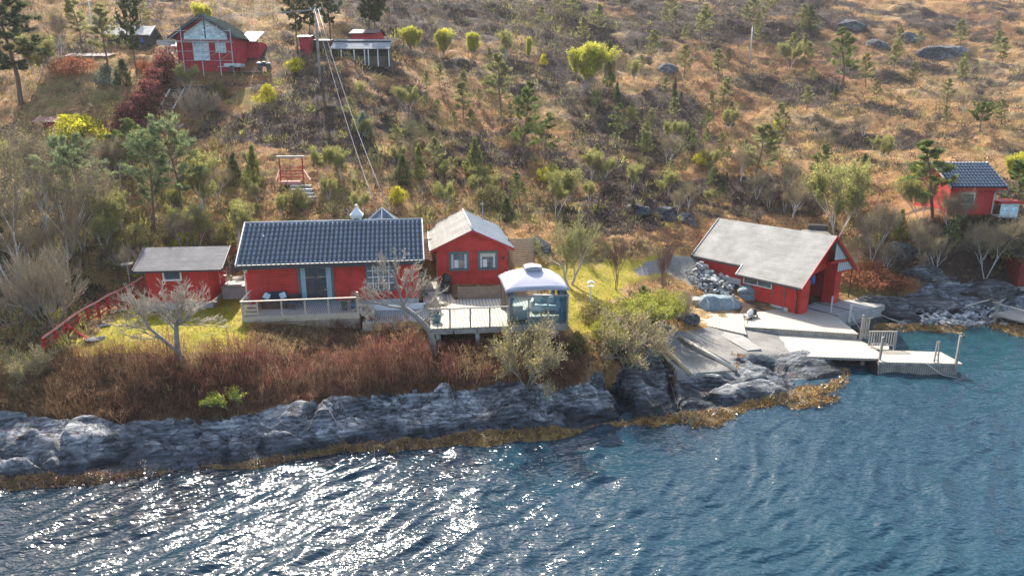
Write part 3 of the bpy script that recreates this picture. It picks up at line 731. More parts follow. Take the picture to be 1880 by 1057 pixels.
b = MB().tube([(4.33, -.16, 1.78), (4.33, -.16, 1.98)], [.05, .075], 6).box(4.31, 4.35, -.16, -.01, 1.98, 2.01).build('wall_lamp', BLACK, K2)
MB().tube([(2.3, -.04, 3.32), (2.3, -.012, 3.32)], .07, 10).build('gable_vent', TRIMRED, K2)
MB().box(-.03, 0, .4, 1.3, .0, 2.2).build('side_door', WHITE, K2)
tag(MB().tube([(0, 0, 0), (0, 0, 1.75)], .03, 6).box(-.16, .16, -.01, .01, 1.5, 1.53).build('antenna_mast', METAL, None, loc=(-2.2, 51.5, 6.9)), 'thin metal aerial mast rising behind the roof of the gable cabin', 'antenna')

# ------------------------------------------------------------------ outhouse
K3 = empty('outhouse', (-21.25, 38.9, 4.15), R(6), 'small red outhouse with a grey shingle roof and one little white window', 'shed')
gable_walls(K3, REDV, 3.5, 3.1, 2.32, .78, 'x', z0=.22)
B('foundation', CONC, K3, -.03, 3.6, -.05, 3.1, -.6, .218)
for ye, yn in ((-.42, 1.56), (3.54, 1.56)):
    slope_slab(K3, SHINGLE, (-.45, ye, 2.30), (4.45, ye, 2.30), (4.45, yn, 3.23), (-.45, yn, 3.23), .07, 'roof')
for x in (-.5, 4.45):
    MB().poly([(x, -.45, 2.18), (x, 1.56, 3.14), (x, 1.56, 3.27), (x, -.45, 2.33)], (.05, 0, 0)).build('bargeboard', TRIMDK, K3)
    MB().poly([(x, 3.57, 2.18), (x, 1.56, 3.14), (x, 1.56, 3.27), (x, 3.57, 2.33)], (.05, 0, 0)).build('bargeboard', TRIMRED, K3)
MB().box(-.42, 4.42, -.5, -.425, 2.16, 2.28).build('gutter', TRIMDK, K3)
window(K3, (.98, -.012, 1.55), 0, 1.05, .62, WHITE, None, None, fw=.09)

# ------------------------------------------------------------------ barbecue hut behind the cabin
c_ = atD(701, 382, 48.5)
K4 = empty('barbecue_hut', (c_.x, 48.5, c_.z-3.3), R(8), 'six-sided hut with a pointed blue-grey roof behind the long cabin', 'hut')
def ngon(r, z, n=6, a0=-90): return [(r*math.cos(R(a0+360*k/n)), r*math.sin(R(a0+360*k/n)), z) for k in range(n)]
MB().poly(ngon(1.75, 0), (0, 0, 1.75)).build('wall', RED, K4)
b = MB(); e = ngon(2.25, 1.68); b.add(e+[(0, 0, 3.3)], [(k, (k+1) % 6, 6) for k in range(6)]+[tuple(range(6))[::-1]]); rf4 = b.build('roof', SLATE, K4)
b = MB()
for p in e: b.tube([p, (0, 0, 3.32)], .045, 5)
b.build('hip_cap', METAL, rf4)

# ------------------------------------------------------------------ slatted screens, terrace between the cabins
def slat_screen(loc, deg, L, H_, label, name='slatted_screen', board=.10, gap=.025, mat=RAILW, posts=None):
    o = empty(name, loc, R(deg), label, 'screen'); b = MB(); z = .03
    while z+board < H_: b.box(0, L, -.012, .012, z, z+board); z += board+gap
    b.build('slats', mat, o)
    n = posts or max(2, int(L/1.4)+1)
    for i in range(n): x = L*i/(n-1); B('post', mat, o, x-.045, x+.045, .013, .10, -.5, H_+.04)
    return o
BROWNW = plain('brown_slats', (.30, .215, .15), .75, .3)
p = atD(934, 486, 46.5); slat_screen((p.x, 46.5, p.z-.2), 7, 1.75, 2.05, 'brown slatted screen beside the gable cabin, by the grey rock', mat=BROWNW)
p = atD(774, 486, 46.8); slat_screen((p.x-.3, 46.8, p.z-.2), 7, 1.3, 2.05, 'brown slatted screen in the gap between the two big cabins', mat=BROWNW)
t_ = empty('terrace', (-5.45, 40.9, 3.9), R(8), 'pale wooden terrace in the gap between the two big cabins', 'terrace')
B('upper_platform', DECKW, t_, .05, 1.35, 1.4, 6.4, .05, .42); B('lower_platform', DECKW, t_, .0, 1.4, -1.0, 1.38, -.4, .08)
MB().box(.3, 1.2, .9, 1.38, .081, .24).build('step', CONC, t_)
MB().poly([(1.5, -1.8, .02), (2.05, -1.8, .02), (1.75, 2.2, .02), (1.42, 2.2, .02)], (0, 0, -.3)).build('boardwalk', DECKX, t_)

# ------------------------------------------------------------------ deck in front of the long cabin
dk = empty('cabin_deck', (-15.62, 39.35, 4.18), R(8.1), 'raised wooden deck with a slatted skirt in front of the sliding door', 'deck')
B('deck_floor', DECKG, dk, .25, 6.6, -2.62, -.02, -.14, -.03)
b = MB(); z = -.16
B('fascia', RAILW, dk, .22, 6.64, -2.67, -2.622, -.30, .0)
while z > -1.25:
    b.box(.24, 6.62, -2.655, -2.63, z-.21, z-.14); b.box(6.6, 6.625, -2.6, -.1, z-.21, z-.14); b.box(.235, .26, -2.6, -.1, z-.21, z-.14); z -= .115
b.build('slatted_skirt', RAILW, dk)
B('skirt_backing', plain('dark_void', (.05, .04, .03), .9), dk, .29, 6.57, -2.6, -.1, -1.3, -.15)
rl_ = MB().box(.2, 6.66, -2.70, -2.58, .88, .92).box(.2, .32, -2.58, -.2, .88, .92).build('handrail', RAILW, dk)
for x in (.24, 1.05, 2.35, 3.62, 4.9): B('rail_post', RAILW, dk, x, x+.09, -2.66, -2.585, 0, .88)
B('rail_post', RAILW, dk, 6.5, 6.62, -2.68, -2.58, 0, 1.22)
b = MB()
for z in (.12, .34, .56): b.box(.34, 1.04, -2.655, -2.63, z, z+.13)
for z in (.12, .34, .56): b.box(.235, .26, -2.58, -.3, z, z+.13)
b.build('rail_boards', RAILW, dk)
for x0, x1 in ((1.16, 2.33), (2.46, 3.6), (3.73, 4.88), (5.0, 6.48)): B('glass_panel', CLEAR, dk, x0, x1, -2.635, -2.62, .06, .86)
st = empty('deck_stairs', (-8.75, 37.85, 3.9), R(8), 'short wooden stair going down from the slatted deck to the walkway', 'stairs')
for i in range(3): B('tread', RAILW, st, -.15+i*.28, .15+i*.28, -.1, 1.3, .2-i*.17, .25-i*.17)
MB().bar((-.2, -.12, .45), (.85, -.12, -.15), .05, .2).bar((-.2, 1.33, .45), (.85, 1.33, -.15), .05, .2).build('stringer', RAILW, st)
wk = empty('walkway', (-8.5, 37.6, 3.72), R(8), 'low grey walkway below the lattice window, joining the two decks', 'walkway')
B('walkway_floor', DECKG, wk, 0, 4.6, -.35, 1.9, -.12, .0); B('walkway_skirt', RAILW, wk, 0, 4.6, -.42, -.352, -.5, -.02)
B('white_border', WHITE, wk, .05, 3.6, 1.9, 2.0, .0, .35)

# ------------------------------------------------------------------ deck with the gazebo
D0 = (-4.45, 35.6, 3.9); DR = 6.6
d2 = empty('gazebo_deck', D0, R(DR), 'wooden deck on pale piles with a glass railing, carrying the gazebo', 'deck')
fl = [(0, 0, 0), (7.6, 0, 0), (7.6, 5.7, 0), (1.75, 5.7, 0), (.9, 4.2, 0), (0, 4.0, 0)]
MB().poly([(x, y, -.05) for x, y, z in fl], (0, 0, -.12)).build('joist_frame', GREYW, d2)
MB().poly(fl, (0, 0, -.045)).build('deck_floor', DECKX, d2)
b = MB()
for i in range(6): x = .05+i*1.27; b.box(x, x+1.2, -.05, -.004, -.34, -.1)
b.build('fascia', GREYW, d2)
for x in (.45, 2.6, 4.9, 7.0): MB().tube([(x, .35, -2.3), (x, .35, -.17)], .13, 10).build('pile', WHITE2, d2, True)
for x in (1.5, 5.5): MB().tube([(x, 4.3, -1.2), (x, 4.3, -.17)], .13, 10).build('pile', WHITE2, d2, True)
MB().box(-.05, 4.35, -.10, -.0, 1.08, 1.14).build('handrail', GREYW, d2)
MB().box(4.4, 7.62, -.09, -.0, 1.62, 1.68).box(7.54, 7.62, .0, 3.6, 1.62, 1.68).build('upper_rail', GREYW, d2)
for x, h in ((0, 1.08), (1.1, 1.08), (2.2, 1.08), (3.26, 1.08), (4.32, 1.66), (5.4, 1.62), (6.45, 1.62), (7.54, 1.62)):
    B('rail_post', GREYW, d2, x-.045, x+.045, -.09, -.005, -.3, h)
for x0, x1, h in ((.08, 1.03, 1.05), (1.17, 2.13, 1.05), (2.27, 3.2, 1.05), (3.32, 4.26, 1.05)): B('glass_panel', CLEAR, d2, x0, x1, -.055, -.04, .05, h)
for x0, x1 in ((4.4, 5.34), (5.46, 6.39), (6.51, 7.48)): B('tinted_panel', TINTG, d2, x0, x1, -.055, -.04, .05, 1.6)
for y0, y1 in ((.05, 1.7), (1.8, 3.5)): B('tinted_panel', TINTG, d2, 7.57, 7.585, y0, y1, .05, 1.6)
sc = slat_screen((0, 0, 0), 0, 5.0, .78, 'low slatted fence along the back edge of the gazebo deck', 'slatted_fence', .09, .035, BROWNW, 5)
_c, _s = math.cos(R(DR)), math.sin(R(DR))
def on_d2(x, y, z=0): return (D0[0]+x*_c-y*_s, D0[1]+x*_s+y*_c, D0[2]+z)
sc.location = on_d2(1.8, 5.75, 0); sc.rotation_euler = (0, 0, R(DR))

# gazebo
gz = empty('gazebo', on_d2(4.25, .18, .0), R(DR+1), 'garden gazebo with a domed white-lilac fabric canopy and tied curtains', 'gazebo')
GW, GD = 3.3, 3.5
CANVAS = plain('canopy_fabric', (.37, .37, .43), .9, .08, 1.5)
def dome(parent, mat, name, w, d, x0, y0, z0, rise, bulge, n=18, frill=.16):
    V = []; F = []
    for j in range(n+1):
        for i in range(n+1):
            u = i/n*2-1; v = j/n*2-1; m = max(abs(u), abs(v)); k = 1-m
            sag = -.12*(1-min(abs(abs(u)-abs(v))*1.0, 1))*0
            hh = rise*k**.85+bulge*math.sin(k*math.pi)*.5-.16*(abs(u)*abs(v))**3
            edge = -.10*(1-abs(min(abs(u), abs(v)))**2)*(1-k)**6*-1*.6 if m > .9 else 0
            V.append((x0+w*(u+1)/2, y0+d*(v+1)/2, z0+hh+edge+sag))
    for j in range(n):
        for i in range(n): a = j*(n+1)+i; F.append((a, a+1, a+n+2, a+n+1))
    o = np_mesh(name, V, F, mat, parent, True)
    so = o.modifiers.new('solidify', 'SOLIDIFY'); so.thickness = .02; so.offset = -1
    return o
can = dome(gz, CANVAS, 'canopy', GW+.2, GD+.2, -.1, -.1, 2.02, .76, .09)
b = MB()
for (x0, y0, x1, y1) in ((-.1, -.1, GW+.1, -.1), (GW+.1, -.1, GW+.1, GD+.1), (GW+.1, GD+.1, -.1, GD+.1), (-.1, GD+.1, -.1, -.1)):
    n = 14
    for k in range(n):
        a = k/n; c = (k+1)/n; up = lambda q: .08*(1-(2*q-1)**4)-.08
        b.add([(x0+(x1-x0)*a, y0+(y1-y0)*a, 1.93+up(a)), (x0+(x1-x0)*c, y0+(y1-y0)*c, 1.93+up(c)), (x0+(x1-x0)*c, y0+(y1-y0)*c, 2.05+up(c)), (x0+(x1-x0)*a, y0+(y1-y0)*a, 2.05+up(a))], [(0, 1, 2, 3)])
b.build('valance', CANVAS, can)
vt = dome(gz, CANVAS, 'canopy_vent', 1.0, 1.0, GW/2-.5, GD/2-.5, 2.86, .14, .02, 8)
MB().box(GW/2-.40, GW/2+.40, GD/2-.40, GD/2+.40, 2.70, 2.84).build('vent_frame', METAL, vt)
BRONZE = plain('bronze_frame', (.10, .085, .075), .45, .1)
for x, y in ((.06, .12), (GW-.06, .12), (.06, GD-.1), (GW-.06, GD-.1)): B('post', BRONZE, gz, x-.045, x+.045, y-.045, y+.045, 0, 1.98)
TAUPE = plain('taupe_curtain', (.20, .16, .14), .85, .25, 8); LILAC = plain('blue_grey_curtain', (.17, .22, .27), .85, .25, 8)
for x, y, m_ in ((.2, GD-.3, TAUPE), (GW-.22, GD-.35, LILAC), (GW-.2, .25, LILAC), (.22, .3, LILAC)):
    b = MB()
    for k in range(7):
        a = 2*math.pi*k/7; b.tube([(x+.17*math.cos(a), y+.12*math.sin(a), 1.9), (x+.12*math.cos(a), y+.09*math.sin(a), 1.4), (x+.05*math.cos(a), y+.04*math.sin(a), 1.05), (x+.10*math.cos(a), y+.1*math.sin(a), .55), (x+.17*math.cos(a), y+.14*math.sin(a), .06)], [.06, .06, .04, .06, .07], 6)
    b.build('curtain', m_, gz, True)

# outdoor furniture
PALEF = plain('pale_blue_upholstery', (.50, .56, .58), .8, .12, 4); CUSH = plain('pale_cushion', (.55, .60, .62), .85, .1)
def lounge(name, x, y, rz, w, label, cat):
    o = empty(name, on_d2(x, y), R(DR+rz), label, cat)
    B('seat', PALEF, o, -w/2, w/2, -.4, .4, .12, .42, bevel=.03); B('backrest', PALEF, o, -w/2, w/2, .28, .45, .42, .85, bevel=.03)
    for s in (-1, 1): B('armrest', PALEF, o, s*(w/2)-.08, s*(w/2)+.08, -.42, .44, .1, .62, bevel=.02)
    for sx_ in (-1, 1):
        for sy in (-1, 1): B('leg', GREYW, o, sx_*(w/2-.06)-.03, sx_*(w/2-.06)+.03, sy*.36-.03, sy*.36+.03, 0, .12)
    return o
lounge('armchair', 4.95, 1.2, 100, .8, 'pale armchair under the gazebo, nearest the tied taupe curtain', 'armchair')
so_ = lounge('garden_sofa', 6.75, 2.7, -15, 1.5, 'pale two-seat garden sofa at the back of the gazebo', 'sofa')
for i, (x, a) in enumerate(((-.4, .3), (.35, -.25))):
    q = MB().box(-.2, .2, -.05, .05, -.19, .19).build('cushion', CUSH, so_, False, .04, loc=(x, .12, .62)); q.rotation_euler = (-.3, a, 0)
tb = empty('coffee_table', on_d2(5.95, 1.55), R(DR), 'low blue-grey table in the middle of the gazebo', 'table')
B('table_top', PALEF, tb, -.45, .45, -.35, .35, .40, .45)
for sx_ in (-1, 1):
    for sy in (-1, 1): B('leg', GREYW, tb, sx_*.38-.03, sx_*.38+.03, sy*.28-.03, sy*.28+.03, 0, .40)
WICK = plain('dark_wicker', (.045, .035, .035), .7, .4, 20); NAVY = plain('navy_cushion', (.022, .032, .055), .8, .2)
_c1, _s1 = math.cos(R(8.1)), math.sin(R(8.1))
def on_d1(x, y, z=0): return (-15.62+x*_c1-y*_s1, 39.35+x*_s1+y*_c1, 4.15+z)
sf = empty('wicker_sofa', on_d1(1.7, -.75), R(10), 'dark wicker two-seat sofa with navy back on the slatted deck', 'sofa')
B('frame', WICK, sf, -.72, .72, -.4, .38, .04, .36, bevel=.02); B('backrest', NAVY, sf, -.66, .66, .22, .38, .36, .86, bevel=.04)
for s in (-1, 1): B('armrest', WICK, sf, s*.70-.06, s*.70+.06, -.4, .38, .3, .60, bevel=.02)
B('seat_cushion', NAVY, sf, -.63, .63, -.38, .22, .362, .46, bevel=.03)
for x, a, l in ((-.46, .45, 'white pillow at the outer end, tipped outward'), (.44, -.3, None)):
    q = MB().box(-.19, .19, -.055, .055, -.19, .19).build('pillow', CUSH, sf, False, .05, loc=(x, .08, .66)); q.rotation_euler = (-.3, a*1.3, a*.3)
wc = empty('wicker_armchair', on_d1(2.85, -1.1), R(-25), 'dark wicker armchair turned towards the sofa, on the slatted deck', 'armchair')
B('seat', WICK, wc, -.33, .33, -.33, .33, .28, .36, bevel=.02); b = MB()
for k in range(9):
    a = R(20+140*k/8); b.bar((.34*math.cos(a), .32*math.sin(a), .3), (.40*math.cos(a), .40*math.sin(a), .78), .09, .03, (math.cos(a), math.sin(a), 0))
b.build('backrest', WICK, wc)
for sx_ in (-1, 1):
    for sy in (-1, 1): MB().bar((sx_*.27, sy*.27, .3), (sx_*.34, sy*.34, 0), .04).build('leg', WICK, wc)
LEAF = plain('pot_plant_leaves', (.06, .13, .04), .6, .4, 12)
def pot_plant(loc, pm, r, h, label, seed):
    o = empty('potted_plant', loc, 0, label, 'potted plant'); rnd = random.Random(seed)
    MB().tube([(0, 0, 0), (0, 0, h*.5), (0, 0, h)], [r*.7, r*.95, r], 12).build('pot', pm, o, True); b = MB()
    for k in range(60):
        a = rnd.uniform(0, 6.28); e = rnd.uniform(.3, 1.4); L = rnd.uniform(.15, .36); d = Vector((math.cos(a)*math.cos(e), math.sin(a)*math.cos(e), math.sin(e)))
        p = Vector((rnd.uniform(-.5, .5)*r, rnd.uniform(-.5, .5)*r, h)); q = p+d*L; s = d.cross(Vector((0, 0, 1))).normalized()*.035
        b.add([p, p+d*L*.6+s, q, p+d*L*.6-s], [(0, 1, 2, 3)])
    b.build('leaves', LEAF, o)
pot_plant(on_d1(5.75, -1.9), plain('dark_pot', (.07, .09, .09), .5), .17, .28, 'grey-green pot plant near the tall end post of the slatted deck', 1)
pot_plant(on_d1(6.2, -1.6), plain('blue_pot', (.05, .16, .30), .3), .15, .32, 'bright blue pot plant near the tall end post of the slatted deck', 2)
pot_plant(on_d2(.35, 1.1), plain('teal_pot', (.09, .17, .17), .4), .30, .42, 'wide teal planter at the front corner of the gazebo deck', 3)
g_ = empty('covered_grill', (-4.2, 42.8, 3.95), 0, 'tall black covered grill against the front of the gable cabin', 'grill')
MB().poly([(-.35, -.25, 0), (.35, -.25, 0), (.35, .25, 0), (-.35, .25, 0)], (0, 0, .7)).build('cover', BLACK, g_)
MB().blob((0, 0, .85), (.36, .28, .42), 3, 10, 7, .08).build('lid_cover', BLACK, g_, True)

# plastic chair and picket screen beside the outhouse
pk = slat_screen((0, 0, 0), 0, 2.2, 1.0, 'pale slatted fence between the outhouse and the long cabin', 'slatted_fence', .07, .03, plain('pale_slats', (.46, .40, .31), .7, .25), 4)
p = atZ(383, 538, 4.1); pk.location = (p.x, p.y, 4.15); pk.rotation_euler = (0, 0, R(4))
B('retaining_boards', FENCEW, pk, -.05, 2.6, -.4, -.05, -.7, .05)
p = atD(406, 512, 41.6)
cr_ = empty('garden_chair', (p.x, p.y, 4.95), R(60), 'white plastic garden chair behind the pale slatted fence', 'chair')
b = MB(); n_ = 9
for k in range(n_):
    a = R(180*k/(n_-1)); b.bar((-.22+.44*k/(n_-1), .2, .42), (-.26+.52*k/(n_-1), .3, .42+.45+.12*math.sin(a)), .035, .015)
b.build('backrest', WHITE, cr_); B('seat', WHITE, cr_, -.25, .25, -.25, .22, .40, .43)
MB().bar((-.27, -.25, .62), (-.27, .27, .64), .05, .03).bar((.27, -.25, .62), (.27, .27, .64), .05, .03).build('armrest', WHITE, cr_)
for sx_ in (-1, 1):
    for sy in (-1, 1): MB().bar((sx_*.25, sy*.23, .6 if sy < 0 else .42), (sx_*.28, sy*.27, 0), .04).build('leg', WHITE, cr_)
p = on_ground(406, 540)
_rs = empty('chair_terrace', (-17.1, 41.9, 4.92), R(6), 'small raised wooden terrace under the white plastic chair', 'terrace'); B('floor', DECKG, _rs, -.7, 1.3, -1.2, 1.6, -.12, 0); B('edge_wall', CONC, _rs, -.68, 1.28, -1.18, 1.58, -1.0, -.125)

# ------------------------------------------------------------------ boathouse
OB = Vector((23.4, 49.1, 1.15)); BR = 37.5
bh = empty('boathouse', OB, R(BR), 'red boathouse with a large pale grey roof and open doorway by the pier', 'boathouse')
zr = 5.30; sl = .82
def rz_(lx): return zr-sl*abs(lx)
body = MB()
body.poly([(-3.45, 1.0, 0), (-3.45, 1.0, rz_(3.45)-.1), (0, 1.0, zr-.1), (0, 1.0, 0)], (0, .18, 0))       # facade, upper part cut below by doorway jambs
bh_w = MB()
# facade pieces round the doorway
bh_w.poly([(-2.35, 1.0, 2.15), (-2.35, 1.0, rz_(2.35)-.1), (0, 1.0, zr-.1), (1.9, 1.0, rz_(1.9)-.1), (1.9, 1.0, 2.75), (1.0, 1.0, 2.62)], (0, .16, 0))
bh_w.poly([(-3.45, 1.0, 0), (-3.45, 1.0, rz_(3.45)-.1), (-2.352, 1.0, rz_(2.352)-.1), (-2.352, 1.0, 0)], (0, .16, 0))
bh_w.poly([(1.0, 1.0, 0), (1.0, 1.0, 2.618), (1.9, 1.0, 2.748), (1.9, 1.0, 0)], (0, .16, 0))
bh_w.box(-3.45, -3.3, 1.162, 5.25, .25, rz_(3.45)-.12)
bh_w.box(-3.05, -2.9, 5.252, 9.7, 1.0, rz_(3.05)-.12)
bh_w.box(-3.45, -3.0, 5.1, 5.25, .2, rz_(3.3)-.2)
bh_w.box(1.75, 1.9, 1.162, 9.7, 0, rz_(1.9)-.12)
bh_w.poly([(-3.05, 9.702, 0), (-3.05, 9.702, rz_(3.05)-.1), (0, 9.702, zr-.1), (1.9, 9.702, rz_(1.9)-.1), (1.9, 9.702, 0)], (0, .15, 0))
bh_w.build('wall', REDV, bh)
MB().box(-2.9, 1.75, 1.1, 9.6, -.35, -.02).build('floor', CONC, bh)
fd = MB().box(-3.5, -2.95, 1.18, 2.6, -.3, .24).box(-3.5, -3.25, 3.9, 5.3, -.3, .22).build('foundation', WHITE2, bh)
B('bay_frame', plain('blue_bay', (.03, .06, .085), .6), bh, -3.12, -3.06, 5.5, 9.3, -.2, 1.0); B('bay_top', WHITE2, bh, -3.14, -3.062, 5.4, 9.35, 1.0, 1.45)
rf = MB(); dpt = 10.1
rt = bh
L_ = [(-3.97, 0, rz_(3.97)), (0, 0, zr), (0, 5.35, zr), (-3.97, 5.35, rz_(3.97))]
slope_slab(bh, BOATROOF, *L_, .09, 'roof')
slope_slab(bh, BOATROOF, (-3.3, 5.352, rz_(3.3)), (0, 5.352, zr), (0, dpt, zr), (-3.3, dpt, rz_(3.3)), .09, 'roof')
slope_slab(bh, BOATROOF, (3.62, 0, rz_(3.62)), (0, 0, zr), (0, dpt, zr), (3.62, dpt, rz_(3.62)), .09, 'roof')
def edge(name, mat, a, b_, w=.05, h=.16): return MB().bar(a, b_, w, h).build(name, mat, bh)
edge('bargeboard', TRIMRED, (-4.0, -.03, rz_(4.0)-.07), (0, -.03, zr-.07)); edge('bargeboard', TRIMRED, (3.65, -.03, rz_(3.65)-.07), (.02, -.03, zr-.07), .05, .22)
edge('bargeboard', TRIMDK, (-3.33, dpt+.03, rz_(3.33)-.05), (0, dpt+.03, zr-.05), .06, .2)
edge('gutter', TRIMDK, (-4.02, .0, rz_(4.0)-.09), (-4.02, 5.33, rz_(4.0)-.09), .08, .1)
edge('gutter', TRIMDK, (-3.36, 5.42, rz_(3.34)-.09), (-3.36, dpt, rz_(3.34)-.09), .08, .1)
edge('step_trim', WHITE, (-3.98, 5.39, rz_(3.98)-.02), (-3.2, 5.39, rz_(3.2)-.02), .05, .12)
for x0, x1 in ((-3.45, -2.45), (1.05, 1.85)): B('pillar', REDV, bh, x0, x1, .25, 1.0, -.02, min(rz_(max(abs(x0), abs(x1)))-.14, 3.1))
b = MB().tube([(3.5, .3, 0), (3.5, .3, rz_(3.5)-.1)], .045, 8).build('porch_post', BLACK, bh)
MB().bar((1.7, .35, 2.35), (3.55, .35, 2.32), .1, .12).build('porch_beam', TRIMRED, bh)
WPAN = planks('white_gable_boards', (.62, .62, .60), 0, .3)
MB().poly([(.35, .12, 3.45), (.35, .12, rz_(.35)-.25), (2.12, .12, 3.32)], (0, .04, 0)).build('gable_panel', WPAN, bh)
MB().poly([(.95, .12, 2.5), (1.0, .12, 3.2), (2.3, .12, 3.12), (3.2, .12, 2.42)], (0, .04, 0)).build('gable_panel', WPAN, bh)
MB().bar((-.2, .1, 3.34), (2.45, .1, 3.2), .1, .18).build('tie_beam', TRIMRED, bh)
# long window strip and door on the side wall (that wall faces -x: rotate -90)
window(bh, (-3.462, 5.0, 1.35), -90, 2.4, .58, WHITE, WHITE, GLASS, 2, 1, .07, .07)
dd = window(bh, (-3.462, 2.55, .02), -90, 1.05, 1.98, TRIMGREY, None, REDV, fw=.06, name='side_door')
MB().tube([(-3.98, .4, rz_(4.0)-.12), (-3.7, .5, 1.6), (-3.55, .5, 1.4), (-3.55, .5, 0)], .05, 6).build('downpipe', BLACK, bh)
# what stands inside the doorway
def drum(loc, r, h, m_, label, name='barrel', cat='barrel'):
    o = MB(); o.tube([(0, 0, 0), (0, 0, .03), (0, 0, h*.33), (0, 0, h*.36), (0, 0, h*.66), (0, 0, h*.69), (0, 0, h)], [r*.96, r, r, r*1.05, r*1.05, r, r*.97], 14)
    x, y, z = loc; o = o.build(name, m_, None, True); o.location = bpoint(x, y, z); return tag(o, label, cat)
def bpoint(x, y, z=0):
    c, s = math.cos(R(BR)), math.sin(R(BR)); return (OB.x+x*c-y*s, OB.y+x*s+y*c, OB.z+z)
drum((-.2, 1.9, 0), .32, .75, plain('grey_barrel', (.35, .38, .42), .4), 'grey barrel standing in the boathouse doorway')
drum((-1.0, 1.8, 0), .26, .9, plain('black_barrel', (.03, .03, .035), .4), 'black barrel deeper inside the boathouse doorway')
w_ = MB().box(-.2, .2, -.15, .15, 0, .32).box(-.14, .14, -.1, .1, .32, .44).build('jerrycan', WHITE, None); w_.location = bpoint(-1.5, 1.5, 0); tag(w_, 'small white canister on the floor inside the boathouse doorway', 'canister')
w_ = MB().blob((0, 0, 0), (.22, .18, .42), 4, 10, 8, .1).build('boat_fender', plain('blue_fender', (.03, .13, .36), .4), None, True); w_.location = bpoint(.1, 1.5, 1.75); tag(w_, 'bright blue fender hanging in the boathouse doorway', 'fender')
# concrete landing beside the doorway
cl = empty('concrete_landing', bpoint(0, 0, -.04), R(BR), 'pale concrete landing in front of the boathouse doorway', 'landing')
MB().poly([(-2.9, -1.2, 0), (3.9, -2.3, 0), (5.2, .2, 0), (5.0, 2.5, 0), (-2.9, 1.0, 0)], (0, 0, -.9)).build('slab', CONC, cl)
MB().bar((-1.6, -1.6, .02), (-1.0, 6.4, .02), .07, .05).bar((.4, -1.7, .02), (.5, 6.4, .02), .07, .05).build('boat_rail', plain('rusty_rail', (.12, .08, .06), .6), cl)
# dinghy lying beyond the porch
p = atZ(1549, 520, 1.3)
dg = empty('dinghy', (p.x+.6, p.y, 1.35), R(70), 'small grey dinghy lying beyond the boathouse porch', 'boat')
def hull(parent, mat, L, W, Hh, name='hull', n=14):
    V = []; F = []; prof = [(-1, 1), (-.86, .45), (-.45, .08), (0, 0), (.45, .08), (.86, .45), (1, 1), (.9, 1), (.74, .5), (.35, .16), (0, .1), (-.35, .16), (-.74, .5), (-.9, 1)]
    for i in range(n+1):
        t = i/n; wd = W/2*(1-(max(0, t-.35)/.65)**2.4*.98); rise = Hh*(.75+.45*t*t); y0 = (t-.5)*L
        for a, c in prof: V.append((a*wd, y0, c*rise+.15*max(0, t-.7)**2))
    m = len(prof)
    for i in range(n):
        for k in range(m): k2 = (k+1) % m; F.append((i*m+k, i*m+k2, (i+1)*m+k2, (i+1)*m+k))
    b = MB(); b.add(V, F); b.f.append(tuple(range(m))[::-1]); return b.build(name, mat, parent, True)
hull(dg, plain('grey_grp', (.45, .47, .48), .4), 2.6, 1.25, .5); MB().box(-.5, .5, -.1, .12, .30, .34).box(-.5, .5, -1.0, -.78, .30, .34).build('thwart', WHITE2, dg)
# roof rack load seen above the ridge
p = atD(1501, 418, 57.5)
bx_ = MB().box(-.75, .75, -.4, .4, 0, .55).build('black_box', BLACK, None, bevel=.03); bx_.location = (p.x, 57.5, p.z-.3); bx_.rotation_euler = (0, 0, R(-20)); tag(bx_, 'long black storage box beyond the boathouse ridge', 'box')
pl_ = MB()
for k in range(4): pl_.box(-1.6+k*.2, 1.3-k*.1, -.5+k*.28, -.3+k*.28, k*.05, .05+k*.05)
pl_ = pl_.build('plank_stack', GREYW, None); pl_.location = (p.x-.6, 56.6, p.z-.35); pl_.rotation_euler = (0, 0, R(-25)); tag(pl_, 'loose grey planks stacked beyond the boathouse ridge', 'planks')
# ------------------------------------------------------------------ decks and pier by the boathouse
def to_local(pts, loc, deg):
    c, s = math.cos(R(-deg)), math.sin(R(-deg)); out = []
    for p in pts:
        x, y = p[0]-loc[0], p[1]-loc[1]; out.append((x*c-y*s, x*s+y*c, p[2]-loc[2]))
    return out
def px_deck(label, pts, z, deg, mat, thick=.06, fascia=.28, name='deck', ztop=None, group=None):
    W = [atZ(x, y, z) for x, y in pts]; c = sum(W, Vector())/len(W); c.z = z
    o = empty(name, c, R(deg), label, 'deck' if name == 'deck' else name.replace('_', ' '), group)
    P = to_local(W, c, deg)
    MB().poly(P, (0, 0, -thick)).build('floor', mat, o)
    b = MB(); cc = Vector((0, 0, 0)); Q = [Vector(p)*.985 for p in P]
    b.poly([(q.x, q.y, -thick-.003) for q in Q], (0, 0, -fascia)).build('fascia', GREYW, o)
    return o, P
px_deck('upper boathouse deck of pale boards, one corner towards the gate', [(1338,573),(1380,558),(1456,571),(1485,573),(1525,573),(1576,612.7),(1368.4,599.5)], 1.13, 12, DECKX, fascia=.34)
px_deck('sunlit triangular deck beside the tarpaulin-covered boat', [(1279,574),(1337,572),(1366,583),(1366,598),(1370.7,613.5),(1288,595)], 1.18, -6, DECKX, fascia=.3)
px_deck('long low deck of cream boards leading from the slip to the pier', [(1371,608),(1576,623),(1592,630),(1615,647),(1612,658),(1530,655.5),(1470,653.5),(1399,639)], .74, 20, DECKX, fascia=.10)
b = MB()
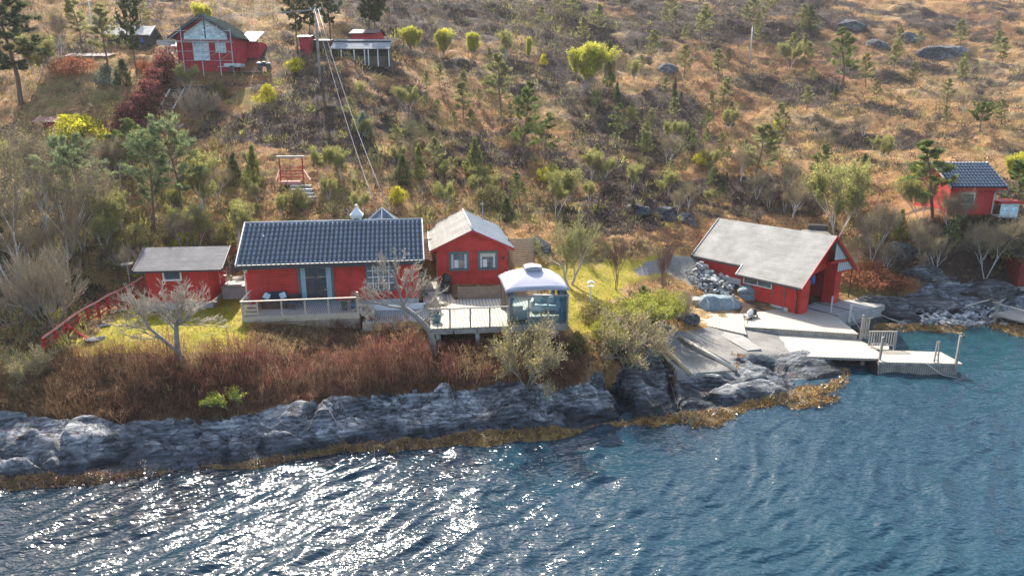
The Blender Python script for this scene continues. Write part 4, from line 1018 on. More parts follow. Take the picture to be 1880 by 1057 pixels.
for x, y in ((1480,652),(1530,655),(1590,656)):
    p = atZ(x, y, .6); b = MB().tube([(p.x, p.y+.3, -1.6), (p.x, p.y+.3, .6)], .12, 8); tag(b.build('deck_pile', GREYW, None, True), {1480: 'grey pile under the low deck, nearest the rock', 1530: 'grey pile in the shadow under the middle of the low deck', 1590: 'grey pile under the low deck, nearest the pier'}[x], 'pile', 'piles under the low deck')
# pier
P1 = [atZ(1615, 642, .72), atZ(1727.5, 646, .72), atZ(1768, 667.5, .72), atZ(1614, 664, .72)]
c = sum(P1, Vector())/4; c.z = .72; pa = math.degrees(math.atan2(P1[2].y-P1[3].y, P1[2].x-P1[3].x))
pier = empty('floating_pier', c, R(pa), 'floating wooden pier with slatted sides at the end of the low deck', 'pier')
L = to_local(P1, c, pa); MB().poly(L, (0, 0, -.06)).build('floor', DECKX, pier)
x0 = L[3][0]; x1 = L[2][0]-.35; y0 = min(L[2][1], L[3][1]); y1 = max(L[0][1], L[1][1])
b = MB(); k = x0+.02
while k < x1: b.box(k, k+.10, y0+.04, y0+.07, -1.0, -.09); k += .135
b.build('side_boards', GREYW, pier); B('pontoon', plain('dark_pontoon', (.03, .03, .03), .8), pier, x0+.02, x1, y0+.08, y1-.08, -1.0, -.10)
B('edge_beam', GREYW, pier, x0, x1+.3, y0, y0+.08, -.16, -.062)
def post(px, py, z0, h, w, label, mat=GREYW, lean=(0, 0), name='mooring_post', cat='post', group='posts on the pier'):
    p = atZ(px, py, z0); b = MB().bar((0, 0, -.3), (lean[0], lean[1], h), w); o = b.build(name, mat, None); o.location = p; return tag(o, label, cat, group)
post(1755, 667, .72, 1.75, .13, 'tall pale square post at the outer corner of the pier')
post(1615, 660, .72, 1.45, .12, 'square post where the low deck meets the floating pier')
lad = empty('boarding_ladder', atZ(1719, 664, .75), R(pa), 'narrow A-shaped boarding ladder standing on the pier', 'ladder')
for s in (-1, 1): MB().bar((s*.16, 0, -.9), (s*.05, .1, 1.25), .07).build('side_rail', GREYW, lad)
for z in (-.6, -.25, .1, .45, .8): MB().bar((-.13+z*.04, .02+z*.06, z), (.13-z*.04, .02+z*.06, z), .04).build('rung', GREYW, lad)
b = MB().bar((-.5, 0, 0), (-.5, .0, 1.3), .09).bar((.0, .3, 0), (-.45, .02, 1.15), .05).bar((-.55, 0, 1.3), (.5, 0, 1.12), .07)
o = b.build('davit', WHITE2, None); o.location = atZ(1572, 592, 1.0); tag(o, 'white braced davit arm at the far edge of the boathouse deck', 'davit')
post(1525, 573, 1.1, 1.2, .09, 'slender pale post at the corner of the doorway landing', WHITE2, group='posts by the landing')
gate = empty('balustrade', atZ(1592, 636.5, .74), R(-1), 'grey balustrade of upright bars between upper deck and pier', 'railing')
b = MB(); MB().box(0, 1.75, -.04, .04, 1.0, 1.06).build('handrail', GREYW, gate); B('bottom_rail', GREYW, gate, 0, 1.7, -.03, .03, .08, .14)
for k in range(11): B('baluster', GREYW, gate, .04+k*.155, .10+k*.155, -.02, .02, .141, .999)
B('gate_post', GREYW, gate, 1.66, 1.76, -.05, .05, -.5, .999)
gt = empty('garden_gate', atZ(1579, 625, .74), R(15), 'narrow grey slatted gate beside its tall post', 'gate')
B('tall_post', GREYW, gt, -.06, .06, -.05, .05, -.4, 1.75)
for k in range(3): B('slat', GREYW, gt, .12+k*.18, .22+k*.18, -.02, .02, .1, 1.45)
MB().box(.06, .75, -.04, -.021, 1.45, 1.52).build('top_rail', GREYW, gt); B('cross_rail', GREYW, gt, .06, .6, -.04, -.021, .3, .38)
pf = px_deck('small lower landing behind the grey balustrade', [(1598,628),(1632,630),(1632,641),(1604,641)], .45, 0, DECKX, name='landing_stage', fascia=.2)
def rope(pts, r, mat, label, name='mooring_rope', sag=.0, group='ropes'):
    Q = []
    for i in range(len(pts)-1):
        for k in range(8):
            t = k/8; p = Vector(pts[i])*(1-t)+Vector(pts[i+1])*t; p.z -= sag*4*t*(1-t); Q.append(p)
    Q.append(Vector(pts[-1])); return tag(MB().tube(Q, r, 5).build(name, mat, None, True), label, 'rope', group)
ROPE = plain('pale_rope', (.50, .50, .48), .8)
rope([atZ(1571,547,1.3), atZ(1612,575,.9), atZ(1665,593,.3)], .022, ROPE, 'pale rope running from the porch over the inlet to the seaweed', sag=.1)
rope([atZ(1701,667,.72), atZ(1730,688,.2), atZ(1757,693,-.0)], .02, ROPE, 'pale mooring rope dropping from the pier edge into the water')
rope([atZ(1562,577,1.9), atZ(1580,606,.9)], .02, ROPE, 'pale line slanting down from the davit to the gate')
# slip timbers
def log(a, b_, r, label, mat, zr=(0, 0)):
    p = on_ground(*a); q = on_ground(*b_); p.z += r*.9+zr[0]; q.z += r*.9+zr[1]
    return tag(MB().tube([p, p.lerp(q, .5)+Vector((0, .02, .01)), q], [r, r*.96, r*.9], 9).build('slip_log', mat, None, True), label, 'log', 'timbers of the boat slip')
LOGP = plain('bleached_log', (.52, .47, .38), .7, .3, 2); LOGY = plain('yellow_log', (.38, .29, .17), .75, .35, 2)
log((1248,622), (1350,682), .14, 'thick bleached log lying across the middle of the gravel slip', LOGP)
log((1207,631), (1266,690), .14, 'yellowish log along the edge of the slip nearest the bushes', LOGY)
log((1204,638), (1229,667), .11, 'short weathered log lying outside the yellowish slip log', LOGY)
log((1228,695), (1342,686), .08, 'thin grey beam across the foot of the slip', GREYW, (.1, .1))
log((1265,624), (1340,668), .06, 'thin pole lying parallel to the bleached log on the slip', GREYW)
rope([on_ground(1220,666), on_ground(1232,710)+Vector((0,0,.1)), on_ground(1246,756)+Vector((0,0,.1))], .035, plain('tarred_chain', (.03, .03, .03), .6), 'dark hauling chain running down the rock to the water', 'hauling_chain', group='chains')
_pr = px_deck('flat concrete ramp strip between the gravel slip and the low deck', [(1299,600),(1345,602),(1398,640),(1372,643),(1335,622)], 1.07, 20, plain('old_concrete', (.235, .23, .21), .9, .35, 1.5), name='ramp', fascia=.06)
# tarpaulin-covered boat
TARP = NT('blue_tarpaulin'); _n = TARP.noise(1.6, 5, .6, None, 1.5); _n2 = TARP.noise(6, 4, .6, None, 2)
TARP = TARP.done(TARP.ramp(_n, [(.3, (.17, .25, .29)), (.7, (.33, .42, .46))]), .5, TARP.bump(TARP.math('ADD', _n, _n2), 1, .22), spec=.4)
def tarp_mesh(name, L_, W_, H_, parent, seed, flatb=.0, n=30, pw=2.6):
    V = []; F = []
    for j in range(n+1):
        for i in range(n+1):
            u = i/n*2-1; v = j/n*2-1; r = (abs(u)**pw+abs(v)**pw)**(1/pw); k = max(0, 1-r)
            s = 1 if r < 1 else 1/r
            X = u*s*L_/2*(1+.04*math.sin(9*v+seed)); Y = v*s*W_/2*(1+.06*math.sin(7*u+seed*2))
            Z = H_*(min(1, k*2.4)**.6)*(1+.10*math.sin(3.1*u+seed)+.06*math.sin(5*v+seed*3))
            V.append((X, Y, Z+float(fbm(X*2.2, Y*2.2, seed, 3))*.06))
    for j in range(n):
        for i in range(n): a = j*(n+1)+i; F.append((a, a+1, a+n+2, a+n+1))
    return np_mesh(name, V, F, TARP, parent, True)
p = atZ(1324, 571, 1.2); cb = empty('covered_boat', (p.x, p.y+1.0, 1.22), R(8), 'long boat under a pale blue tarpaulin beside the sunlit deck', 'boat')
tarp_mesh('tarpaulin', 3.5, 1.9, .85, cb, 3); MB().box(-1.5, 1.5, -.6, .6, -.3, .12).build('boat_cradle', GREYW, cb)
for k in (-1.1, -.2, .8): MB().tube([(k, -.93, .1), (k+.05, -.75, .62), (k, 0, .93), (k-.05, .75, .62), (k, .93, .1)], .018, 5).build('lashing', ROPE, cb)
p = atZ(1380, 556, 1.15); cv = empty('covered_engine', (p.x-.2, p.y+.5, 1.15), R(20), 'lumpy bundle tied up in blue tarpaulin against the boathouse wall', 'covered goods')
MB().blob((0, 0, .85), (.82, .62, .42), 12, 16, 9, .10).build('upper_cover', TARP, cv, True); MB().blob((-.05, -.05, .32), (.72, .6, .40), 15, 16, 9, .12).build('lower_cover', TARP, cv, True)
MB().tube([(.68*math.cos(a/10*6.283), .52*math.sin(a/10*6.283)-.02, .58) for a in range(11)], .03, 5).build('lashing', ROPE, cv)
wb = empty('timber_bin', atZ(1280, 560, 1.3), R(4), 'open pale timber bin beside the tarpaulin-covered boat', 'bin')
B('front', RAILW, wb, -.5, .5, -.4, -.34, -.5, .5); B('back', RAILW, wb, -.5, .5, .34, .4, -.5, .5); B('side', RAILW, wb, -.5, -.44, -.34, .34, -.5, .5); B('side', RAILW, wb, .44, .5, -.34, .34, -.5, .5)
B('rim', LOGP, wb, -.54, .54, -.46, -.3, .5, .54); B('lid', LOGP, wb, -.54, .1, -.3, .42, .5, .54)
tr = empty('trolley', atZ(1379, 583, 1.13), R(40), 'low wooden trolley loaded with white canisters on the boathouse deck', 'trolley')
B('bed', GREYW, tr, -.7, .5, -.22, .22, .16, .22); MB().bar((-.7, 0, .2), (-1.2, 0, .55), .04).build('handle', GREYW, tr)
for x in (-.45, .3):
    for s in (-1, 1): MB().tube([(x, s*.26, .09), (x, s*.31, .09)], .09, 10).build('wheel', BLACK, tr)
for x, y, m_, lb, z in ((-.3, .0, WHITE, 'white canister at the handle end of the wooden trolley', 0), (.05, .08, WHITE, 'white canister in the middle of the wooden trolley', .0), (.33, -.04, BLACK, 'black canister at the front of the wooden trolley', 0)):
    c_, s_ = math.cos(R(40)), math.sin(R(40)); q = tr.location
    o = MB().box(-.13, .13, -.1, .1, 0, .28).box(-.08, .08, -.06, .06, .28, .36).build('jerrycan', m_, None, bevel=.02); o.location = (q.x+x*c_-y*s_, q.y+x*s_+y*c_, q.z+.221); tag(o, lb, 'canister')

# boulder heap beside the boathouse: laid stones, one heap
STONE = NT('heap_stone'); _n = STONE.noise(.9, 5, .65); _n2 = STONE.noise(7, 4, .65)
STONE = STONE.done(STONE.mix(1, STONE.attr(), STONE.ramp(_n2, [(.3, (.55, .55, .56)), (.7, (1.35, 1.35, 1.35))]), 'MULTIPLY'), .8, STONE.bump(_n2, .8, .05), spec=.3)
def stone_field(name, n, sampler, size, label=None, kind='stuff', seed=1, stack=None, mat=None, cc=((.16, .17, .18), (.46, .46, .44)), flat=.7):
    rg = np.random.default_rng(seed)
    base = np.array([[x, y, z] for x in (-1, 1) for y in (-1, 1) for z in (-1, 1)], float)
    # a chipped block: cube with cut corners
    cut = []
    for v in base:
        for ax in range(3):
            w = v.copy(); w[ax] *= .45; cut.append(w)
    cut = np.array(cut)*np.array([.8, .6, .5]); fi = []
    idx = {}
    for i, v in enumerate(base):
        idx[tuple(v)] = [i*3+a for a in range(3)]
    tris = []
    for v in base: tris.append(idx[tuple(v)])
    import itertools
    Fq = []
    for ax in range(3):
        for s in (-1, 1):
            o1, o2 = [a for a in range(3) if a != ax]; ring = []
            for a, b_ in ((-1, -1), (1, -1), (1, 1), (-1, 1)):
                v = [0, 0, 0]; v[ax] = s; v[o1] = a; v[o2] = b_; t = idx[tuple(float(q) for q in v)]
                ring.append((t[o1], t[o2]) if a*b_ < 0 else (t[o2], t[o1]))
            Fq.append([q for r_ in ring for q in r_])
    me_v = []; me_f = []; me_c = []
    for k in range(n):
        p, sz = sampler(rg, k); s = size[0]+(size[1]-size[0])*rg.random()**2; s *= sz
        A = Matrix.Rotation(rg.uniform(0, 6.28), 3, 'Z') @ Matrix.Rotation(rg.normal(0, .35), 3, 'X') @ Matrix.Rotation(rg.normal(0, .35), 3, 'Y')
        M_ = np.array(A); v = cut*(1+rg.normal(0, .13, cut.shape))*np.array([1, 1, flat])*s; v = v@M_.T+np.array(p)
        o_ = len(me_v)*24; me_v.append(v); col = np.array(cc[0])+(np.array(cc[1])-np.array(cc[0]))*rg.random(); me_c.append(np.repeat(col[None], 24, 0))
        for t in tris: me_f.append([o_+q for q in t])
        for t in Fq: me_f.append([o_+q for q in t])
    V = np.concatenate(me_v); C_ = np.concatenate(me_c)
    me = bpy.data.meshes.new(name); me.from_pydata(V.tolist(), [], me_f); me.update()
    bm_fix(me)
    a = me.color_attributes.new('tint', 'FLOAT_COLOR', 'POINT'); c4 = np.ones((len(V), 4), np.float32); c4[:, :3] = C_; a.data.foreach_set('color', c4.ravel())
    me.materials.append(mat or STONE); o = bpy.data.objects.new(name, me); link(o)
    return tag(o, label, None, None, kind)
def bm_fix(me):
    import bmesh
    bm = bmesh.new(); bm.from_mesh(me); bmesh.ops.recalc_face_normals(bm, faces=bm.faces); bm.to_mesh(me); bm.free()
HP = [(1241,470),(1275,466),(1300,480),(1335,515),(1356,545),(1330,552),(1290,545),(1262,520)]
HW = [on_ground(x, y) for x, y in [(1288,500),(1300,512),(1322,526),(1342,540),(1300,536),(1286,520)]]
def heap_s(rg, k):
  while True:
    i = rg.integers(0, len(HW)); j = rg.integers(0, len(HW)); t = rg.random(); p = HW[i].lerp(HW[j], t); x = p.x+rg.normal(0, .5); y = p.y+rg.normal(0, .5); ex, ey = x-OB.x, y-OB.y
    if ex*math.cos(R(BR))+ey*math.sin(R(BR)) < -3.6: return (x, y, float(ground(x, y))+abs(rg.normal(0, .35))), 1
stone_field('boulder_heap', 240, heap_s, (.12, .32), 'heap of grey blasted stones piled against the boathouse side', seed=5)
SH = [(1735,590),(1880,596),(1880,560),(1840,545),(1790,570),(1740,577)]
def shore_s(rg, k):
    x = rg.uniform(1690, 1900); y = rg.uniform(563, 597); p = on_ground(x, y); return (p.x, p.y, p.z+.05), 1
stone_field('shore_stones', 420, shore_s, (.10, .34), 'loose pale stones along the inlet shore', seed=8, flat=.6)
# big boulders on the inlet rock and near the slip
def boulder(px, py, r, label, seed, mat=None, sink=.3, name='boulder', sz=None):
    p = on_ground(px, py); o = MB().rock((0, 0, 0), sz or (r, r*.8, r*.6), seed).build(name, mat or M_ROCKDRY, None, False); o.location = (p.x, p.y, p.z+r*sink*.4); return tag(o, label, 'rock')
boulder(1480, 561, .01, 'x', 1) if False else None
boulder(1262, 588, .85, 'rounded grey boulder at the corner of the sunlit deck', 4)
boulder(1215, 605, .75, 'grey block under the bushes by the slip', 6)
boulder(1810, 540, 1.5, 'smooth pale boulder above the loose shore stones', 7, sz=(2.4, 1.1, 1.0))
boulder(1700, 565, 1.5, 'broad smooth pale rock sloping to the inlet', 9, sz=(2.4, 1.2, .7))
boulder(1625, 560, 1.4, 'pale rounded rock beside the concrete landing', 10, sz=(2.2, 1.1, .7))
boulder(1650, 583, .8, 'long blue-grey rock tongue at the water of the inlet', 12, M_ROCK, sz=(1.9, .8, .55))
boulder(505, 512, .01, 'x', 2) if False else None
for px, py, sx_, sy_, sz_, lb, sd in ((1222,402,1.4,.8,1.0,'smooth pale grey crag on the slope, its face split by dark seams',21),(1258,408,1.1,.8,.9,'blue-grey crag face standing right of the split pale crag',22),
      (1172,392,1.0,.8,1.1,'rough grey rock under heather, left of the two pale crags',23),(990,462,.9,.7,1.1,'blue-grey rock face behind the bare tree by the lawn',25),
      (1740,104,4.2,2.2,2.0,'long dark crag high on the right-hand slope',26),(1612,88,2.0,1.6,1.4,'small pale-edged crag high on the slope, left of the long dark crag',27),(1670,76,2.6,1.6,1.6,'dark humped crag above the small pale-edged crag',28),
      (1565,50,3.0,1.8,1.8,'dark crag near the top of the slope',29),(1660,470,1.3,.9,1.3,'shadowed blue-grey cliff behind the inlet',30),(1700,505,1.6,1.0,.9,'rock shelf below the shadowed cliff',31),(1222,130,1.8,1.2,1.0,'dark rock hump in the russet grass',32)):
    p = on_ground(px, py); o = MB().rock((0, 0, 0), (sx_*1.15, sy_*1.1, sz_*1.1), sd).build('crag', M_ROCKDRY, None, False)
    o.location = (p.x, p.y+sy_*.5, p.z-sz_*.12); tag(o, lb, 'crag', 'crags on the slope')

# ------------------------------------------------------------------ red fence on the left
fa = on_ground(84, 655); fb = atZ(262, 516, 5.0)
fn = empty('rail_fence', (fa.x, fa.y, 0), 0, 'faded red rail fence running up the slope beside the lawn', 'fence')
d = Vector((fb.x-fa.x, fb.y-fa.y, 0)); n = 11
def fp(t, h): x = fa.x+d.x*t; y = fa.y+d.y*t; return Vector((d.x*t, d.y*t, float(ground(x, y))*.5+(fa.z*(1-t)+4.6*t)*.5+h))
nx_ = Vector((d.y, -d.x, 0)).normalized()
FADED = plain('sun_faded_red', (.50, .20, .17), .7, .25)
MB().tube([fp(k/8, 1.02) for k in range(9)], .07, 4).build('top_rail', FADED, fn)
for h in (.28, .52, .76): MB().tube([fp(k/8, h)+nx_*.06 for k in range(9)], .05, 4).build('rail', REDB, fn)
for k in range(n): a = fp(k/(n-1), -.3); B('post', TRIMRED, fn, a.x-.06, a.x+.06, a.y-.06, a.y+.06, a.z, a.z+1.3)
o = MB().tube([on_ground(124,612)+Vector((0,0,.5)), on_ground(163,627)+Vector((0,0,.12))], .06, 5).build('fence_brace', TRIMRED, fn)
o.location = -fn.location
for k,(px,py,r_) in enumerate(((170,626,.35),(186,622,.3),(191,598,.35))):
    boulder(px, py, r_, ['flat grey stone beside the red fence brace', 'second flat stone at the lawn edge, nearer the tree', 'rounded pale stone against the red fence'][k], 40+k, sz=(r_*1.3, r_, r_*.4))

# ------------------------------------------------------------------ red gateway and steps on the path up the slope
p = on_ground(536, 332)
ar = empty('gateway', (p.x, p.y, p.z), R(6), 'red timber gateway with a pale log lintel on the hillside path', 'gateway')
for x in (-1.05, 1.0): B('post', TRIMRED, ar, x, x+.11, -.05, .06, -.3, 2.3)
MB().tube([(-1.25, 0, 2.36), (1.3, 0, 2.36)], .11, 8).build('lintel', LOGP, ar)
for z in (.35, .65, .95, 1.3): B('gate_rail', TRIMRED, ar, -.94, 1.0, -.04, .0, z, z+.1)
MB().bar((-.9, -.06, .4), (.95, -.06, 1.3), .08, .04).build('gate_brace', TRIMRED, ar)
for s in (-1.0, 1.05): MB().bar((s, 0, 1.2), (s+(.9 if s > 0 else -.1), -1.5, .2), .08).build('side_rail', TRIMRED, ar)
B('landing', FADED, ar, -.9, 1.0, -1.2, -.1, -.25, .05)
ar.scale = (.86, .86, .80)
ps = empty('path_steps', (p.x+.4, p.y-2.2, p.z), 0, 'grey stone steps climbing to the red gateway', 'steps')
for k in range(4):
    q = on_ground(556+k*2, 345+k*7); B('step', CONC, ps, q.x-.9-ps.location.x, q.x+.7-ps.location.x, q.y-.3-ps.location.y, q.y+.25-ps.location.y, q.z-.3-p.z, q.z+.22-p.z)

# ------------------------------------------------------------------ small things about the garden
p = on_ground(1084, 555); o = MB().tube([(0, 0, 0), (0, 0, 1.05)], .035, 6).box(-.22, .22, -.12, .12, 1.05, 1.09).add([(-.24,-.14,1.3),(.24,-.14,1.3),(.24,.14,1.3),(-.24,.14,1.3),(0,-.14,1.44),(0,.14,1.44)],[(0,1,4),(3,5,2),(0,4,5,3),(1,2,5,4),(0,3,2,1)]).box(-.18,-.15,-.1,.1,1.09,1.3).box(.15,.18,-.1,.1,1.09,1.3).build('bird_table', WHITE, None)
o.location = p; tag(o, 'white bird table on a thin pole in the yellow grass', 'bird table')
p = on_ground(238, 517); o = MB().tube([(0, 0, 0), (0, 0, 1.1)], .04, 6).box(-.3, .3, -.2, .2, 1.1, 1.22).build('letterbox', LOGP, None); o.location = p; tag(o, 'pale box on a post beyond the top of the red fence', 'post box')

# ------------------------------------------------------------------ house beyond the trees on the right
rh = empty('hillside_house', (36.0, 56.9, 6.75), R(0), 'red house with black tiled roof half hidden by the pine', 'house')
gable_walls(rh, RED, 3.75, 5.0, 2.35, 1.5, 'x'); B('sill_beam', BLACK, rh, 0, 3.75, .1, 4.9, -.3, -.002)
r2 = slope_slab(rh, TRIMDK, (-.4, -.6, 2.32), (4.2, -.6, 2.32), (4.2, 2.5, 4.1), (-.4, 2.5, 4.1), .1, 'roof')
slope_slab(rh, TRIMDK, (-.4, 5.4, 2.32), (4.2, 5.4, 2.32), (4.2, 2.5, 4.1), (-.4, 2.5, 4.1), .1, 'roof')
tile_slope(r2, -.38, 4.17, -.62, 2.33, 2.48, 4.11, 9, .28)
for x in (-.45, 4.19): MB().poly([(x, -.65, 2.24), (x, 2.5, 4.04), (x, 2.5, 4.2), (x, -.65, 2.4)], (.06, 0, 0)).build('bargeboard', WHITE2, rh)
MB().box(-.3, 4.15, -.72, -.62, 2.18, 2.30).build('gutter', TRIMRED, rh); MB().tube([(3.65, -.6, 2.2), (3.6, -.1, 1.8), (3.6, -.08, .1)], .05, 6).build('downpipe', WHITE, rh)
window(rh, (.9, -.012, .85), 0, 1.15, 1.0, WHITE, None, GLASS, fw=.1)
for x in (.2, 1.3, 2.4, 3.5): B('stilt', GREYW, rh, x, x+.14, .15, .29, -1.6, -.3)
vr = empty('veranda', (39.9, 56.3, 6.75), 0, 'small glazed veranda with white frames beside the red hillside house', 'veranda')
B('wall', WHITE, vr, -.05, 1.5, .0, 1.4, -.1, .05); B('roof', TRIMRED, vr, -.2, 1.75, -.2, 1.6, 1.05, 1.22)
for x in (.0, .74): window(vr, (x, -.002, .05), 0, .72, .98, WHITE, None, GLASSB, fw=.08)
px_ = B('railing', plain('green_railing', (.12, .25, .2), .5), vr, -.2, 3.2, -.8, -.76, -.05, .0)
# dark shed and jetty at the right edge
p = on_ground(1880, 528); ds = empty('shore_shed', (p.x-.6, p.y, p.z), 0, 'dark red shed standing over the stones at the right edge', 'shed')
gable_walls(ds, REDD, 3.6, 3.4, 2.6, 1.0, 'y'); slope_slab(ds, TRIMDK, (-.3, -.2, 2.45), (1.8, -.2, 3.68), (1.8, 3.6, 3.68), (-.3, 3.6, 2.45), .08, 'roof'); slope_slab(ds, TRIMDK, (3.9, -.2, 2.45), (1.8, -.2, 3.68), (1.8, 3.6, 3.68), (3.9, 3.6, 2.45), .08, 'roof')
B('ledge', GREYW, ds, -.1, 3.6, -.6, -.05, -.1, .1)
jt = empty('old_jetty', atZ(1866, 585, .7), R(25), 'old grey jetty on tall posts at the right edge of the inlet', 'jetty')
B('floor', GREYW, jt, -.3, 2.4, -1.6, 1.6, -.1, .0)
for x, y in ((-.35, -1.5), (-.35, 1.2), (.15, -1.55)): B('post', GREYW, jt, x-.08, x+.08, y-.08, y+.08, -1.2, 1.0)
MB().bar((-.4, -1.7, .75), (-.4, 1.6, .9), .16, .06).build('cross_beam', GREYW, jt)
for k,(a,b_,z) in enumerate((((1800,548),(1838,562),.05),((1770,570),(1815,556),.1),((1820,575),(1850,548),.12))):
    q = on_ground(*a)+Vector((0,0,.25+z)); q2 = on_ground(*b_)+Vector((0,0,.25)); tag(MB().bar(q, q2, .16, .05).build('drift_plank', LOGP if k else GREYW, None), ['grey drift plank lying highest on the shore stones', 'pale drift plank slanting over the stones', 'pale drift plank leaning towards the old jetty'][k], 'plank', 'drift planks on the shore stones')
# ------------------------------------------------------------------ the house with scaffolding, upper left
p = atD(330, 131, 76.5); HZ = p.z
fh = empty('scaffolded_house', (p.x, 76.5, HZ), R(3), 'crimson gabled house with a big triangular window behind scaffolding', 'house')
CRIM = painted('crimson_boards', (.52, .026, .045), .18, False)
FW, FD, FE, FR = 6.1, 7.0, 3.6, 2.0
gable_walls(fh, CRIM, FW, FD, FE, FR, 'y'); B('foundation', CONC, fh, -.05, FW+.05, .05, FD, -1.5, -.003)
DKFELT = plain('dark_green_felt', (.03, .042, .042), 1.0, .2, spec=.0)
s_ = FR/(FW/2)
for sgn, xa in ((1, -.5), (-1, FW+.5)):
    slope_slab(fh, DKFELT, (xa, -.9, FE-.5*s_+.08), (FW/2, -.9, FE+FR+.08), (FW/2, FD+.3, FE+FR+.08), (xa, FD+.3, FE-.5*s_+.08), .12, 'roof')
    MB().poly([(xa, -.93, FE-.5*s_-.22), (FW/2, -.93, FE+FR-.24), (FW/2, -.93, FE+FR+.07), (xa, -.93, FE-.5*s_+.06)], (0, .02, 0)).build('bargeboard', TRIMDK, fh)
b = MB(); g = FE-.35
for x0, x1 in ((.85, 2.98), (3.12, 5.25)):
    zt = lambda x: FE+FR-.42-s_*abs(x-FW/2)
    MB().poly([(x0, -.05, g), (x1, -.05, g), (x1, -.05, zt(x1)), (x0, -.05, zt(x0))], (0, .03, 0)).build('gable_glazing', GLASSB, fh)
B('gable_mullion', TRIMDK, fh, 2.99, 3.11, -.08, -.003, g, zt(3.05)); B('gable_sill', WHITE, fh, .8, 5.3, -.09, -.051, g-.1, g-.003)
window(fh, (1.65, -.012, 1.05), 0, 1.65, 1.95, WHITE, WHITE, GLASSB, 4, 4, .1, .05); window(fh, (3.95, -.012, 1.85), 0, 1.1, 1.05, WHITE, WHITE, GLASSB, 2, 1, .1, .05)
an = empty('side_wing', (p.x-1.2, 79.2, HZ), R(3), 'low crimson wing with a pale roof beside the scaffolded house', 'annex')
gable_walls(an, CRIM, 1.7, 3, 2.6, .1, 'x'); slope_slab(an, WHITE2, (-.5, -.5, 2.7), (1.6, -.5, 2.7), (1.6, 3.2, 4.1), (-.5, 3.2, 4.1), .1, 'roof'); window(an, (.7, -.012, 1.0), 0, .7, 1.1, WHITE, None, GLASSB, fw=.09)
an = empty('rear_wing', (p.x+5.6, 80.5, HZ), R(3), 'white-roofed rear wing showing past the gable of the scaffolded house', 'annex')
gable_walls(an, CRIM, 1.6, 3, 3.2, .1, 'x'); slope_slab(an, WHITE2, (-.5, -.5, 3.3), (1.4, -.5, 3.3), (1.4, 3.2, 4.6), (-.5, 3.2, 4.6), .1, 'roof')
sf_ = empty('scaffolding', (p.x-.1, 75.2, HZ), R(3), 'thin metal scaffolding across the front of the crimson house', 'scaffolding')
for x in (-.3, 1.2, 3.1, 4.9, 6.2): MB().tube([(x, 0, -.6), (x, 0, 4.1 if x in (-.3, 6.2) else 4.4)], .04, 5).build('upright', METAL, sf_)
for z in (1.0, 1.9, 2.9, 3.9): MB().tube([(-.4, -.05, z), (6.3, -.05, z)], .032, 5).build('ledger', METAL, sf_)
MB().box(-.3, 6.2, .1, .7, 2.80, 2.86).build('walk_board', WHITE2, sf_)
for a, b_ in (((3.1, -.08, 1.0), (4.9, -.08, 1.9)), ((4.9, -.08, 1.0), (6.2, -.08, 1.9)), ((-.3, -.08, 2.9), (1.2, -.08, 3.9))): MB().tube([a, b_], .025, 5).build('brace', METAL, sf_)
# trailer and parked motorcycle on the gravel yard
q = on_ground(432, 136)+Vector((0, 0, .25))
tl = empty('boat_trailer', q, R(-5), 'light box trailer parked at the corner of the crimson house', 'trailer')
MB().box(-.9, .9, -.5, .5, .42, .50).build('bed', METAL, tl)
for s in (-1, 1): B('side_board', METAL, tl, -.9, .9, s*.5-.02, s*.5+.02, .51, .78); MB().tube([(0, s*.62, .28), (0, s*.74, .28)], .28, 14).build('wheel', BLACK, tl)
MB().bar((-.9, 0, .46), (-1.8, 0, .5), .07).build('drawbar', METAL, tl)
q = on_ground(486, 131)+Vector((0, 0, .1))
at = empty('quad_bike', q, R(15), 'white and black quad bike parked beside the crimson house', 'quad bike')
for x in (-.45, .45):
    for s in (-1, 1): MB().tube([(x, s*.3, .27), (x, s*.5, .27)], .27, 12).build('wheel', BLACK, at)
MB().blob((0, 0, .55), (.65, .26, .2), 3, 10, 6, .08).build('body', BLACK, at, True); MB().blob((.45, 0, .68), (.28, .42, .12), 4, 10, 6, .05).build('front_rack', WHITE, at, True); MB().blob((-.5, 0, .7), (.3, .45, .13), 5, 10, 6, .05).build('rear_rack', WHITE, at, True)
MB().blob((-.05, 0, .78), (.32, .15, .1), 6, 10, 6, .05).build('seat', BLACK, at, True); MB().tube([(.3, -.35, 1.0), (.33, 0, .95), (.3, .35, 1.0)], .03, 6).bar((.33, 0, .6), (.33, 0, .96), .07).build('handlebar', BLACK, at)
MB().poly([(.45, -.2, .8), (.45, .2, .8), (.35, .17, 1.2), (.35, -.17, 1.2)], (.02, 0, 0)).build('windshield', WHITE, at)
yd = on_ground(470, 133); tag(MB().blob((0, 0, 0), (2.3, 1.2, .12), 3, 16, 6, .1).build('parking_pad', m_gravel(), None, True, loc=(yd.x, yd.y+.3, yd.z-.0)), kind='structure')

